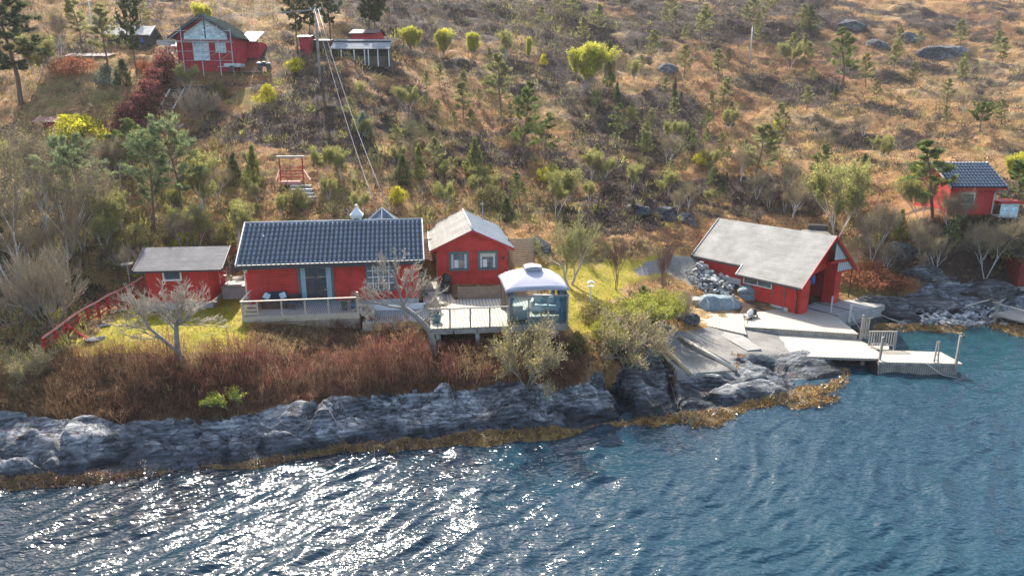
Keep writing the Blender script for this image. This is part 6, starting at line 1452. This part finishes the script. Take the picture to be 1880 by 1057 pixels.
def put(key, px, py, hpx, label, cat='tree', group=None, dy=0, **k):
    g = on_ground(px, py); depth = g.y*_cp-(g.z-CAM_H)*_sp; h = hpx*depth/FPX/_cp; g.z -= .08
    return plant(key, g, h, label, cat, group, **k)
TREES = [
 # upper left
 ('tallpine',38,192,235,'massive old pine with a forked bare trunk at the far upper left',dict(var=0,wide=1.25)),
 ('tallpine',252,140,165,'tall thin pine trunk standing in front of the sandy-roofed shed',dict(wide=.55,var=1)),
 ('palepine',197,127,115,'thin leaning grey pine between the long low hut and the sandy-roofed shed',{}),
 ('juniper',229,157,48,'dark round juniper at the top of the red hedge, left side',dict(wide=1.7)),
 ('glaucous',200,158,42,'blue-grey bush beside the dark round juniper',{}),
 ('yellowbirch',378,66,58,'bright yellow-green birch behind the roof of the scaffolded house',{}),
 ('russetbush',138,136,34,'wide rusty orange bush below the long low hut',dict(wide=1.6)),
 ('russetbush',268,134,26,'small orange bush between the thin pine and the scaffolded house',{}),
 ('yellowbush',150,262,56,'broad yellow-green bush in front of the little crimson hut',dict(wide=1.9)),
 ('budbirch',70,150,90,'pale olive tree behind the massive old pine',{}),
 ('greybirch',110,110,100,'grey-green hazy tree left of the long low hut',{}),
 ('palepine',150,90,90,'olive pine above the long low hut',{}),
 ('palepine',262,60,66,'yellowish pine beyond the sandy-roofed shed',{}),
 ('yellowbush',492,188,36,'small bright yellow bush on the slope under the parking pad',{}),
 ('yellowbush',545,132,28,'yellowish shrub at the foot of the tall utility pole',dict(wide=1.4)),
 ('budbirch',345,170,55,'young leafing tree right of the long wooden staircase',{}),
 ('barebush',362,218,60,'bare grey shrub beside the lower end of the wooden staircase',{}),
 ('olivebush',402,180,36,'olive bush on the straw bank below the crimson house',{}),
 ('tallpine',547,96,150,'tall pine, leftmost trunk of the group by the bright red shed',dict(var=0,wide=.7)),
 ('tallpine',569,92,155,'tall pine with a pale trunk just right of the bright red shed',dict(var=1,wide=.6)),
 ('tallpine',607,84,150,'tall dark pine rising behind the left end of the wood store',dict(var=0,wide=.8)),
 ('tallpine',678,78,150,'tall pine with thick trunk behind the wood store, next to its twin',dict(var=1,wide=.9)),
 ('tallpine',690,77,135,'tall pine with spreading low limbs, outermost of the group behind the wood store',dict(var=0,wide=.9)),
 # left woods
 ('greybirch',88,432,215,'large bare grey birch leaning left in the woods by the left edge',dict(var=0)),
 ('greybirch',20,420,180,'pale hazy birch at the left edge of the woods',dict(var=1)),
 ('bluepine',176,432,185,'blue-green pine with a spreading crown in the left woods',dict(var=0)),
 ('bluepine',337,418,205,'slender tall pine with a bare lower trunk above the outhouse',dict(var=1,wide=.85)),
 ('bluepine',284,428,195,'second tall pine, left of the slender one above the outhouse',dict(var=2,wide=.8)),
 ('juniper',216,410,72,'dark columnar juniper under the pines of the left woods',dict(wide=1.2)),
 ('greybirch',165,425,120,'brownish half-bare tree in front of the blue-green pine',dict(var=2)),
 ('juniper',18,480,95,'dark green evergreen at the left edge above the bare bushes',dict(wide=1.9)),
 ('greybirch',55,520,130,'tangled grey tree between the dark evergreen and the bare bushes',dict(var=1)),
 ('budbirch',375,395,120,'pale olive birch right of the slender tall pine',dict(var=1)),
 ('budbirch',310,330,95,'yellow-olive young birch behind the tall pines',dict(var=2)),
 ('pine',205,330,90,'green pine bough mass under the red hedge',dict(var=1,wide=1.3)),
 ('budbirch',40,345,75,'yellow-olive tree at the left edge above the grey birches',{}),
 ('olivebush',245,452,44,'low olive bush behind the outhouse roof',dict(wide=1.5)),
 ('greybirch',125,505,110,'grey branching tree left of the box on a post',dict(var=0)),
 ('barebush',98,604,165,'large bare multi-stemmed bush beside the red fence',dict(var=0,wide=.72)),
 ('barebush',30,600,120,'bare grey bush left of the large multi-stemmed one',dict(var=1,wide=.8)),
 ('olivetwigs',56,700,80,'low straw-coloured bush at the bottom end of the red fence',dict(var=0,wide=.7)),
 ('barebush',255,505,60,'dark bare shrub against the side wall of the outhouse',dict(var=2)),
 ('olivebush',415,445,42,'olive bush in the gap between outhouse and long cabin roofs',{}),
 ('yellowbush',432,428,24,'small lime bush touching the corner of the tiled roof',{}),
 ('greybirch',40,545,265,'tallest wispy bare tree at the left edge, beside the tangled grey tree',dict(var=0,wide=.8)),
 ('greybirch',128,470,190,'wispy bare birch between the two tall left pines and the edge',dict(var=2,wide=.9)),
 ('budbirch',4,380,130,'tall yellow-olive tree cut by the left edge',dict(wide=.9)),
 ('budbirch',230,445,100,'olive leafing tree behind the outhouse, left of the slender pine',{}),
 ('pine',245,330,110,'light green pine bough under the lower end of the red hedge',dict(var=3,wide=1.2)),
 ('budbirch',520,400,50,'yellow-olive shrub below the red gateway',{}),
 ('budbirch',660,395,48,'olive shrub just above the tiled ridge near the hexagonal hut',{}),
 ('yellowbush',340,455,34,'lime bush peeping over the outhouse ridge',dict(wide=1.2)),
 ('budbirch',820,385,56,'yellow-olive leafing tree above the ridge of the gable cabin',{}),
 ('yellowbush',1010,330,30,'yellow-green bush beside the smaller mid-slope pine',dict(wide=1.5)),
 ('budbirch',1085,330,60,'yellow-olive tree on the slope left of the pale crags',dict(wide=1.2)),
 ('yellowbush',1290,300,28,'yellow-green bush above the boathouse roof end',dict(wide=1.3)),
 ('budbirch',1620,300,56,'pale yellow-olive birch in the russet grass left of the hillside house',{}),
 ('yellowbush',1690,330,30,'yellow-green bush between the dark pine and the hillside house',dict(wide=1.2)),
 # mid slope, left to centre
 ('brightjuniper',468,346,84,'pointed bright green juniper left of the red gateway',{}),
 ('juniper',432,338,60,'rounder olive juniper left of the pointed bright one',dict(wide=1.3)),
 ('budbirch',590,330,66,'thin leafing shrub right of the red gateway',{}),
 ('budbirch',627,330,60,'second leafing shrub farther right of the red gateway',{}),
 ('olivebush',548,385,46,'yellow-olive shrub in front of the grey path steps',dict(wide=.9)),
 ('yellowbush',730,372,34,'yellow bush on the slope above the hexagonal hut',{}),
 ('glaucous',668,248,46,'pale blue-green shrub below the falling wires',dict(wide=.8)),
 ('juniper',740,338,55,'dark juniper clump in the middle of the straw slope',dict(wide=1.5)),
 ('brightjuniper',770,330,68,'green upright shrub right of the dark juniper clump',{}),
 ('palepine',798,322,70,'thin pine with a bare stem above the gable cabin',{}),
 ('brightjuniper',872,322,72,'rounded bright green juniper above the gable cabin',dict(wide=1.4)),
 ('palepine',850,218,66,'flat-topped pale pine with a dark stem in mid slope',dict(wide=1.3)),
 ('palepine',921,214,112,'tall pale pine with long bare stem in mid slope',dict(wide=1.0)),
 ('pine',962,312,155,'tallest green pine in the middle of the slope',dict(var=0,wide=.75)),
 ('pine',1000,300,90,'smaller green pine leaning on the tallest one in mid slope',dict(var=2)),
 ('olivebush',900,378,42,'mossy green bush above the grey roof of the gable cabin',dict(wide=1.7)),
 ('juniper',930,405,45,'dark bush behind the brown slatted screen',dict(wide=1.8)),
 ('budbirch',1020,400,95,'greyish leafing tree right of the dark bush, above the lawn',{}),
 ('pine',955,380,64,'young light green pine above the brown slatted screen',{}),
 # yellow birches in a row
 ('yellowbirch',757,100,50,'pale yellow birch, first of the row right of the wood store',{}),
 ('yellowbirch',812,108,54,'broad yellow birch, second of the row right of the wood store',dict(wide=1.1)),
 ('yellowbirch',868,110,50,'yellow birch in the middle of the row right of the wood store',{}),
 ('budbirch',928,114,58,'yellow-topped birch with an olive base near the end of the row',{}),
 ('yellowbirch',971,118,50,'narrow yellow birch standing alone after the row',dict(wide=.45)),
 ('yellowbush',997,120,22,'tiny lemon yellow bush after the row of birches',dict(wide=.7)),
 ('yellowbirch',1076,168,88,'largest bright yellow birch, rounded, next to the dark evergreen',dict(wide=1.15)),
 ('juniper',1117,158,82,'dark green evergreen pressed against the large yellow birch',dict(wide=.8)),
 ('budbirch',1165,155,48,'small yellow-green tree right of the dark evergreen',{}),
 ('palepine',1193,120,62,'thin grey pine with bare stem on the russet slope',{}),
 ('palepine',1256,142,58,'spindly pine behind the dark rock hump',{}),
 ('palepine',1320,148,56,'spindly pine left of the lone pale pole',{}),
 ('juniper',1237,196,55,'narrow green juniper below the dark rock hump',dict(wide=.6)),
 ('juniper',1340,232,46,'round dark juniper below the lone pale pole',dict(wide=1.1)),
 ('pine',1130,272,80,'light green layered pine above the crags',dict(var=1,wide=.8)),
 ('palepine',1190,292,50,'greyish small pine between two light green ones',{}),
 ('pine',1268,288,64,'small lime-green pine above the pale crags',dict(var=3,wide=.7)),
 ('palepine',1385,334,104,'wide pale green pine above the boathouse roof',dict(wide=1.5,var=1)),
 ('budbirch',1162,350,52,'yellow-green leafing bush above the pale crags',dict(wide=1.2)),
 ('yellowbush',1425,240,24,'small yellow bush in the heather above the boathouse',{}),
 ('pine',1545,168,110,'large green pine standing alone high on the right slope',dict(var=0,wide=1.0)),
 ('juniper',1485,56,46,'dense grey-green pine bush near the top of the right slope',dict(wide=1.6)),
 ('palepine',1590,160,60,'thin pine just behind the large lone green one',{}),
 ('budbirch',1450,128,52,'yellowish birch left of the large lone green pine',{}),
 ('palepine',1640,135,52,'small pine left of the long dark crag',{}),
 ('palepine',1672,162,48,'small green pine below the long dark crag',{}),
 ('flatpine',1799,242,56,'flat-topped green pine on the far right slope',{}),
 ('greybirch',1770,215,50,'grey bare tree right of the long dark crag, in russet grass',{}),
 ('palepine',1425,250,60,'grey-green pine among dark heather above the boathouse',{}),
 # right woods
 ('pine',1712,400,140,'large green pine in front of the hillside house',dict(var=1,wide=1.35)),
 ('budbirch',1690,410,90,'olive birch leaning against the large pine by the hillside house',{}),
 ('budbirch',1535,440,150,'tall yellow-green birch behind the boathouse gable',dict(var=0,wide=1.0)),
 ('budbirch',1560,400,105,'yellow-green birch right behind the tall one by the boathouse',dict(var=2)),
 ('juniper',1582,335,54,'small dark green pine left of the hillside house',dict(wide=.9)),
 ('pine',1497,345,80,'green pine on the slope above the boathouse ridge',{}),
 ('yellowbirch',1868,345,66,'yellow birch at the right edge above the hillside house',{}),
 ('pine',1868,405,110,'olive pine at the right edge beside the veranda',dict(var=3)),
 ('pine',1735,478,86,'young pine below the hillside house',dict(var=1,wide=.8)),
 ('greybirch',1600,478,110,'leaning bare birch with a white stem behind the porch post',dict(var=1)),
 ('greybirch',1808,512,120,'bare twin-stemmed birch above the shore stones',dict(var=2,wide=.8)),
 ('brightjuniper',1650,440,60,'olive juniper between the birches and the hillside house',dict(wide=1.2)),
 ('olivebush',1855,470,60,'olive thicket under the veranda at the right edge',dict(wide=1.6)),
 ('greybirch',1850,490,100,'grey bare tree over the dark red shed',dict(var=0)),
 ('greybirch',1455,400,80,'grey leafless tree over the boathouse ridge',dict(var=2)),
 ('greybirch',1585,250,45,'grey twiggy tree in the heather right of the lone green pine',{}),
 # garden
 ('budtree',1046,522,135,'two-stemmed budding tree with an olive crown beside the gazebo lawn',dict(var=0,wide=1.05)),
 ('sapling',1215,540,95,'slender reddish leafless sapling by the gravel path',{}),
 ('sapling',1130,532,100,'slender grey-brown sapling between the bird table and the gravel path',{}),
 ('olivetwigs',968,700,135,'large straw-coloured twiggy bush in front of the gazebo deck',dict(var=0,wide=.72)),
 ('olivetwigs',1150,668,110,'wide twiggy bush hanging over the shore rock by the slip',dict(var=1,wide=.9)),
 ('greenbush',1165,600,62,'yellow-green leafing bush above the wide twiggy one',dict(wide=1.3)),
 ('greenbush',1215,595,70,'darker green bush beside the boulder at the slip',dict(var=1,wide=1.1)),
 ('barebush',1245,590,62,'pale bare twigs in front of the stone heap',dict(wide=.9)),
 ('olivebush',1120,600,34,'brown-olive low bush in the yellow grass by the bird table',dict(wide=1.4)),
 ('juniper',1180,560,40,'dark green low bush between the saplings and the stone heap',dict(wide=1.8)),
 ('limesprig',425,748,44,'small lime sprig on the brown brush above the rock',{}),
 ('limesprig',393,745,32,'fainter lime sprig left of the brighter one on the brown brush',{}),
 ('olivebush',1092,588,40,'brownish mound of scrub just right of the gazebo in the yellow grass',dict(wide=1.3)),
 ('greenbush',1112,636,58,'yellow-green bush between the gazebo deck and the shore rock',dict(wide=1.0)),
 ('olivebush',1062,640,36,'brown-olive scrub at the foot of the outermost gazebo pile',dict(wide=1.4)),
 ('russetbush',1590,520,44,'rusty dry thicket behind the boathouse porch',dict(wide=1.8)),
 ('russetbush',1640,528,30,'rusty low thicket on the inlet bank',dict(wide=1.6)),
]
for k_, x_, y_, h_, lb, kw in TREES:
    put(k_, x_, y_, h_, lb, 'bush' if PROTO[k_][0][0] == 'bush' else 'sapling' if k_ == 'sapling' else 'shrub' if 'juniper' in k_ else 'tree', **kw)

# young trees strewn over the slope, alike within each stretch of it
FILL = [
 ('palepine',(980,1480,10,90),22,(34,62),'spindly pale young pine high on the slope in the middle'),
 ('palepine',(1440,1870,60,260),24,(28,56),'spindly pale young pine in the russet grass of the right slope'),
 ('palepine',(1040,1420,120,330),20,(30,60),'spindly pale young pine among heather above the crags'),
 ('palepine',(620,960,120,380),18,(26,52),'spindly pale young pine on the straw slope above the cabins'),
 ('greybirch',(1050,1500,300,400),12,(40,70),'thin grey leafless young birch on the slope behind the boathouse'),
 ('greybirch',(1560,1870,400,520),14,(45,85),'thin grey leafless birch in the dark thicket above the inlet'),
 ('greybirch',(20,420,300,470),14,(60,110),'thin grey leafless birch of the left woods'),
 ('budbirch',(430,900,290,400),12,(24,44),'low leafing birch on the slope above the cabins'),
 ('pine',(880,1500,230,380),6,(28,50),'short green young pine among heather in mid slope'),
 ('budbirch',(640,1500,180,380),20,(30,58),'slim fresh green young birch in mid slope'),
 ('budbirch',(10,440,370,470),10,(50,95),'tall olive young birch of the left woods'),
 ('juniper',(1050,1560,180,400),7,(22,38),'low dark juniper among heather in mid slope'),
]
rf_ = random.Random(77)
ORD = 'first second third fourth fifth sixth seventh eighth ninth tenth eleventh twelfth thirteenth fourteenth fifteenth sixteenth seventeenth eighteenth nineteenth twentieth'.split()
ORD += ['twenty-'+o for o in ORD[:9]]+['thirtieth']+['thirty-'+o for o in ORD[:9]]+['fortieth']
for k_, (xa, xb, ya, yb), n, (ha, hb), lb in FILL:
    xs_ = sorted(rf_.uniform(xa, xb) for _ in range(n))
    for q, x_ in enumerate(xs_): put(k_, x_, rf_.uniform(ya, yb), rf_.uniform(ha, hb), lb+', '+ORD[q]+' from the left', 'shrub' if 'juniper' in k_ else 'tree', 'trees: '+lb.split(' ', 2)[2])

# ------------------------------------------------------------------ particular bare trees
def special(name, loc, segs, bark, label, twig=None, leaves=None, cut=2, sides=6):
    e = empty(name, loc, 0, label, 'tree'); a_, b_ = split_levels(segs, cut)
    V, F = seg_mesh(a_, sides, .008); np_mesh('trunk', V, F, bark, e, True); V, F = seg_mesh(b_, 3, .008); np_mesh('branches', V, F, twig or bark, e)
    return e
def chain(segs, pts, r0, r1, depth=9):
    n = len(pts)-1
    for k in range(n): segs.append((np.array(pts[k], float), np.array(pts[k+1], float), r0+(r1-r0)*k/n, r0+(r1-r0)*(k+1)/n, depth))
# fruit tree on the lawn: forks low, wide flat crown
g = on_ground(338, 668); rg = np.random.default_rng(11); sg = []
m_ = 37.5/1270; S = lambda x, y, dy=0: np.array([(x-338)*m_*.93, dy, (668-y)*m_])
chain(sg, [S(338,676), S(334,655), S(330,640)], .17, .14); chain(sg, [S(334,652), S(320,638), S(303,622), S(288,608)], .11, .075); chain(sg, [S(330,640), S(331,622), S(333,600)], .13, .10)
for b_, tgt, L in (((333,600),(395,560),1.9),((333,600),(360,520),2.0),((333,600),(300,530),2.1),((333,600),(405,585),1.9),((331,612),(250,560),2.0),((288,608),(230,580),1.9),((288,608),(215,545),2.2),((288,608),(260,525),2.0),((303,622),(225,600),1.5),((333,605),(335,500),2.0),((333,600),(380,545),1.9)):
    for rep in range(2):
        a = S(*b_); t = S(*tgt)+np.array([0, rg.uniform(-1.4, 1.4), 0]); t[2] -= .12*abs(t[0]); grow(rg, a, t-a, L*.66*rg.uniform(.8, 1.0), .034, 4, sg, [], .24, .55, (2, 3), .58, .10, .3)
special('fruit_tree', g, sg, BARK_GREY, 'bare spreading fruit tree with a low fork in front of the bright lawn', BARK_PALE, cut=3)
# bare tree in front of the lattice window
g = on_ground(800, 652); sg = []; m_ = 37/1270; S = lambda x, y, dy=0: np.array([(x-800)*m_*.95, dy, (652-y)*m_])
chain(sg, [S(800,658), S(796,630), S(790,606), S(776,588), S(760,573), S(742,560)], .20, .11); chain(sg, [S(742,560), S(735,535), S(728,505)], .08, .05); chain(sg, [S(760,573), S(745,562), S(715,558), S(690,552)], .07, .045)
for b_, tgt, L in (((742,560),(700,500),2.0),((735,535),(770,490),1.7),((742,560),(800,520),1.9),((728,505),(735,460),1.3),((728,505),(690,490),1.3),((690,552),(655,540),1.3),((715,558),(670,520),1.5),((760,573),(830,545),2.0),((776,588),(840,520),2.0),((690,552),(660,575),1.0),((742,560),(760,480),1.9)):
    for rep in range(2):
        a = S(*b_); t = S(*tgt)+np.array([0, rg.uniform(-1.2, 1.2), 0]); grow(rg, a, t-a, L*.64*rg.uniform(.75, 1.0), .028, 4, sg, [], .24, .55, (2, 3), .58, .10, .3)
special('bare_tree', g, sg, BARK_GREY, 'leafless crooked tree growing from the brush in front of the lattice window', BARK_PALE, cut=3)

# ------------------------------------------------------------------ copper hedge
def hedge():
    rg = np.random.default_rng(31); path = [on_ground(*p) for p in ((312,128),(300,150),(288,175),(270,205),(248,232),(225,258))]; e = empty('hedge', path[3], 0, 'long rusty red beech hedge climbing beside the wooden staircase', 'hedge'); C = []
    for _ in range(1500):
        t = rg.random()*(len(path)-1); i = int(t); p = path[i].lerp(path[min(i+1, len(path)-1)], t-i); a = rg.uniform(0, 6.28); r = math.sqrt(rg.random())
        w = 1.25*(1+.25*math.sin(t*5)); h = 2.1*(1+.2*math.sin(t*7+1)); zz = rg.random(); C.append((p.x+w*r*math.cos(a)*(1.1-zz*.5), p.y+w*r*math.sin(a)*(1.1-zz*.5), p.z+h*zz))
    C = np.array(C)-np.array(path[3]); tone = rg.random((len(C), 1)); cc = np.array([.17, .052, .045])*(.65+.8*tone)
    V, F, c = leaf_mesh(rg, C, 14, .22, .2, .11, np.repeat(cc, 14, 0), .25, .3, 1); np_mesh('crown', V, F, LEAFM, e, False, c)
    sg = []
    for i in range(26): t = i/26*(len(path)-1); k = int(t); p = path[k].lerp(path[k+1], t-k)-path[3]; grow(rg, (p.x+rg.normal(0,.3), p.y+rg.normal(0,.3), p.z-.1), (0, 0, 1), 1.4, .05, 1, sg, [], .2, .5, (2, 3))
    V, F = seg_mesh(sg, 3); np_mesh('branches', V, F, BARK_RED, e)
hedge()

# ------------------------------------------------------------------ ground cover nobody could count
def scatter(n, seed, umin=-.80, umax=.80, ymin=30, ymax=170, cond=None, power=1.0):
    rg = np.random.default_rng(seed); u = rg.uniform(umin, umax, n); y = np.exp(rg.uniform(math.log(ymin), math.log(ymax), n)); x = u*y
    if cond is not None: k = cond(x, y, rg); x, y = x[k], y[k]
    return rg, x, y, ground(x, y)
_keepout = [(17.5,45.6,6.8,3.4),(-10.5,42.5,6.6,4.2),(-2.6,47.5,3.6,5),(-.6,38.5,4.6,3.6),(21.5,53,6,6.5),(37,60,4.2,3.8),(-19.4,40.6,2.8,2.4),(-31,80,4.5,4.5),(-16.5,79,3.8,2.6),(-8.5,48.7,2.3,2.3)]
def free(x, y):
    k = np.ones(x.shape, bool)
    for a, b, c_, d_ in _keepout: k &= ((x-a)/c_)**2+((y-b)/d_)**2 > 1
    return k
def cover(name, label, x, y, z, rg, per, rad, L, W, col, updir, squash, hh=.3, cv=.25, scale=None):
    s = np.ones(len(x)) if scale is None else scale; C = np.stack([x, y, z], 1); m = len(x); Cr = np.repeat(C, per, 0); S_ = np.repeat(s, per)[:, None]
    off = unit(rg.normal(0, 1, (m*per, 3)))*rg.random((m*per, 1))**.4; off[:, 2] = np.abs(off[:, 2]); p = Cr+off*np.array([rad, rad, hh])*S_
    d = off*.7+rg.normal(0, .5, off.shape); d[:, 2] += updir; d = unit(d); sd = unit(np.cross(d, rg.normal(0, 1, d.shape))); l = L*rg.uniform(.5, 1.3, (m*per, 1))*S_**.5; w = W*rg.uniform(.6, 1.3, (m*per, 1))
    V = np.stack([p-sd*w/2, p+sd*w/2, p+d*l], 1).reshape(-1, 3); F = np.arange(len(V)).reshape(-1, 3)
    c = np.repeat(col, per, 0)*(1+rg.normal(0, .2, (m*per, 1))); c = np.clip(np.repeat(c, 3, 0), .005, .9)
    return tag(np_mesh(name, V, F, LEAFM, None, False, c), label, None, None, 'stuff')
is0 = lambda x, y: zone(CLS, x, y) == 0
hm = lambda x, y: zone(HEATH_M, x, y)
brushz = lambda x, y: zone(M_brush, x, y)
yfar = lambda y: np.clip(y/60, .6, 2.2)
# heather
rg, x, y, z = scatter(30000, 401, cond=lambda x, y, r: is0(x, y) & free(x, y) & (~brushz(x, y)) & (r.random(len(x)) < .10+.9*hm(x, y)))
col = np.array([[.07, .05, .042]])*(1+rg.normal(0, .3, (len(x), 1)))+np.array([[.07, .07, .03]])*(rg.random((len(x), 1)) < .25)
cover('heather', 'dark brown heather covering much of the slope', x, y, z, rg, 20, .42, .22, .09, np.clip(col, .02, 1), .7, .6, .38, scale=yfar(y)*rg.uniform(.5, 1.3, len(x)))
# dry grass
rg, x, y, z = scatter(32000, 402, cond=lambda x, y, r: is0(x, y) & free(x, y) & (~brushz(x, y)) & (r.random(len(x)) < 1-.85*hm(x, y)))
tn = fbm(x/9, y/7, 81, 3)[:, None]; col = np.array([[.38, .245, .115]])*(1-smooth(-.1, .3, tn))+np.array([[.31, .175, .09]])*smooth(-.1, .3, tn); col = col*(1+rg.normal(0, .25, (len(x), 1)))
col = np.where(rg.random((len(x), 1)) < .16, np.array([[.25, .22, .06]]), col)
cover('dry_grass', 'straw-coloured and russet dry grass on the slope', x, y, z, rg, 13, .35, .30, .05, np.clip(col, .03, 1), .9, .5, .1, scale=yfar(y)*rg.uniform(.6, 1.3, len(x)))
# scrub in the woods and thickets: taller clumps
def thick(x, y): 
    px, py = proj(x, y, ground(x, y)); a = (px < 430) & (py > 230) & (py < 690) & (x < -15.5-(y-38)*.1) & ~((px > 170) & (py > 520))
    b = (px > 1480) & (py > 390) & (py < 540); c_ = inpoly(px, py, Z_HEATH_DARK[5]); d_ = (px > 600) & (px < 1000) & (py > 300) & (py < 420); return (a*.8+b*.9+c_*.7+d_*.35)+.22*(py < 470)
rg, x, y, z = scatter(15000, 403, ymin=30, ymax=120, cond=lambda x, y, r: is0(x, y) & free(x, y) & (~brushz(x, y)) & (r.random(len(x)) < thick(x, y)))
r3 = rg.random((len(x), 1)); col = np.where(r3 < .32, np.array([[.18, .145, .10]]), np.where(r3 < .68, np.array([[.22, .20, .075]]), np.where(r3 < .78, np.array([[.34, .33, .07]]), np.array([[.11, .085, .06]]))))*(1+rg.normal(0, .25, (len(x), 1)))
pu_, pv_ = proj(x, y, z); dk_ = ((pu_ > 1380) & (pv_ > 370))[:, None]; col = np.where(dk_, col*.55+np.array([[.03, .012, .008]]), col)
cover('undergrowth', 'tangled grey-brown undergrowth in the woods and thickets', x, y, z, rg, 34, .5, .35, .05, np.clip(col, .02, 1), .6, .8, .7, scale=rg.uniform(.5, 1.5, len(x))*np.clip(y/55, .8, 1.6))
# brown stems on the bank under the decks
rg, x, y, z = scatter(26000, 404, umin=-.85, umax=.2, ymin=27, ymax=40, cond=lambda x, y, r: brushz(x, y) & free(x, y-1.5))
n = len(x); h_ = rg.uniform(.45, 1.35, n)*np.clip(.75+1.1*fbm(x/1.8, y/1.4, 83, 3), .25, 1.5); px_b, py_b = proj(x, y, z); h_ *= np.where((py_b < 645) & (px_b < 450), .55, 1)*np.where((px_b > 440) & (px_b < 670), .35+.65*smooth(612, 665, py_b), 1)*np.where((px_b > 770), .30+.7*smooth(625, 675, py_b), 1)*np.where(px_b > 900, .7, 1)*(1-.45*smooth(700, 760, py_b+(px_b-300)*.05))
dr_ = np.stack([rg.normal(0, .28, n), rg.normal(-.12, .28, n), np.ones(n)], 1); dr_ = unit(dr_); sd = unit(np.cross(dr_, rg.normal(0, 1, dr_.shape)))
A = np.stack([x, y, z-.05], 1); T = A+dr_*h_[:, None]; w = .03
V = np.stack([A-sd*w/2, A+sd*w/2, T+sd*w*.3, T-sd*w*.3], 1).reshape(-1, 3); F = np.arange(len(V)).reshape(-1, 4)
bc = np.where(rg.random((n, 1)) < .62, np.array([[.165, .065, .046]]), np.where(rg.random((n, 1)) < .5, np.array([[.30, .19, .115]]), np.array([[.095, .05, .036]])))*(1+rg.normal(0, .2, (n, 1)))
pn = fbm(x/2.2, y/1.6, 84, 4)[:, None]; bc = bc*(1-smooth(.1, .4, pn)*.8)+np.array([[.34, .24, .12]])*smooth(.1, .4, pn)*.8; bc = bc*(1-smooth(.15, .45, -pn)*.6)+np.array([[.09, .06, .04]])*smooth(.15, .45, -pn)*.6
side = smooth(-13, -24, x)[:, None]; bc = bc*(1-side*.5)+np.array([[.22, .15, .07]])*side*.5
tag(np_mesh('brush_stems', V, F, LEAFM, None, False, np.clip(np.repeat(bc, 4, 0), .01, 1)), 'reddish brown dead stems covering the bank below the decks', None, None, 'stuff')
q_ = rg.choice(n, n//2, False); cover('brush_twigs', 'fine reddish side twigs of the dead brush on the bank', T[q_, 0], T[q_, 1], T[q_, 2]-.25*h_[q_], rg, 12, .2, .22, .02, bc[q_], .4, 1, .25)
# grass blades on the lawns
rg, x, y, z = scatter(60000, 405, umin=-.8, umax=.4, ymin=32, ymax=58, cond=lambda x, y, r: (zone(CLS, x, y) == 1))
col = np.where(rg.random((len(x), 1)) < .6, np.array([[.36, .33, .035]]), np.array([[.22, .25, .03]]))*(1+rg.normal(0, .15, (len(x), 1)))
cover('lawn_grass', 'short yellow-green grass of the two lawns', x, y, z, rg, 3, .12, .09, .03, col, .9, 1, .02)

# seaweed strands along the tide line
WEEDM = tinted('wet_seaweed', (1, 1, 1), .28, .1, .6, .3, 3.0)
rg, x, y, z = scatter(60000, 406, umin=-.9, umax=.9, ymin=24, ymax=56, cond=lambda x, y, r: (zone(CLS, x, y) == 5) & (ground(x, y) > -.07-.14*smooth(4, 14, x)))
wl_ = smooth(2, -6, x)[:, None]*0+np.clip((4-x)/10, 0, 1)[:, None]; col = np.where(rg.random((len(x), 1)) < .6, np.array([[.36, .21, .05]])*(1-wl_)+np.array([[.24, .135, .085]])*wl_, np.array([[.12, .07, .035]]))*(1+rg.normal(0, .25, (len(x), 1)))
cover('seaweed', 'wet golden brown seaweed strands along the tide line', x, y, np.maximum(z, -.03), rg, 7, .16, .22, .05, col, .12, .3, .05).data.materials[0] = WEEDM

# ------------------------------------------------------------------ the air
hz = bpy.data.materials.new('thin_haze'); hz.use_nodes = True; _t = hz.node_tree; _t.nodes.remove(_t.nodes['Principled BSDF'])
_v = _t.nodes.new('ShaderNodeVolumePrincipled'); _v.inputs['Color'].default_value = (.93, .93, .95, 1); _v.inputs['Density'].default_value = .0002; _v.inputs['Anisotropy'].default_value = .25
_t.links.new(_v.outputs[0], _t.nodes['Material Output'].inputs['Volume'])
tag(B('haze', hz, None, -520, 520, -310, 440, -8, 190), 'thin pale haze over the slope', None, None, 'stuff')
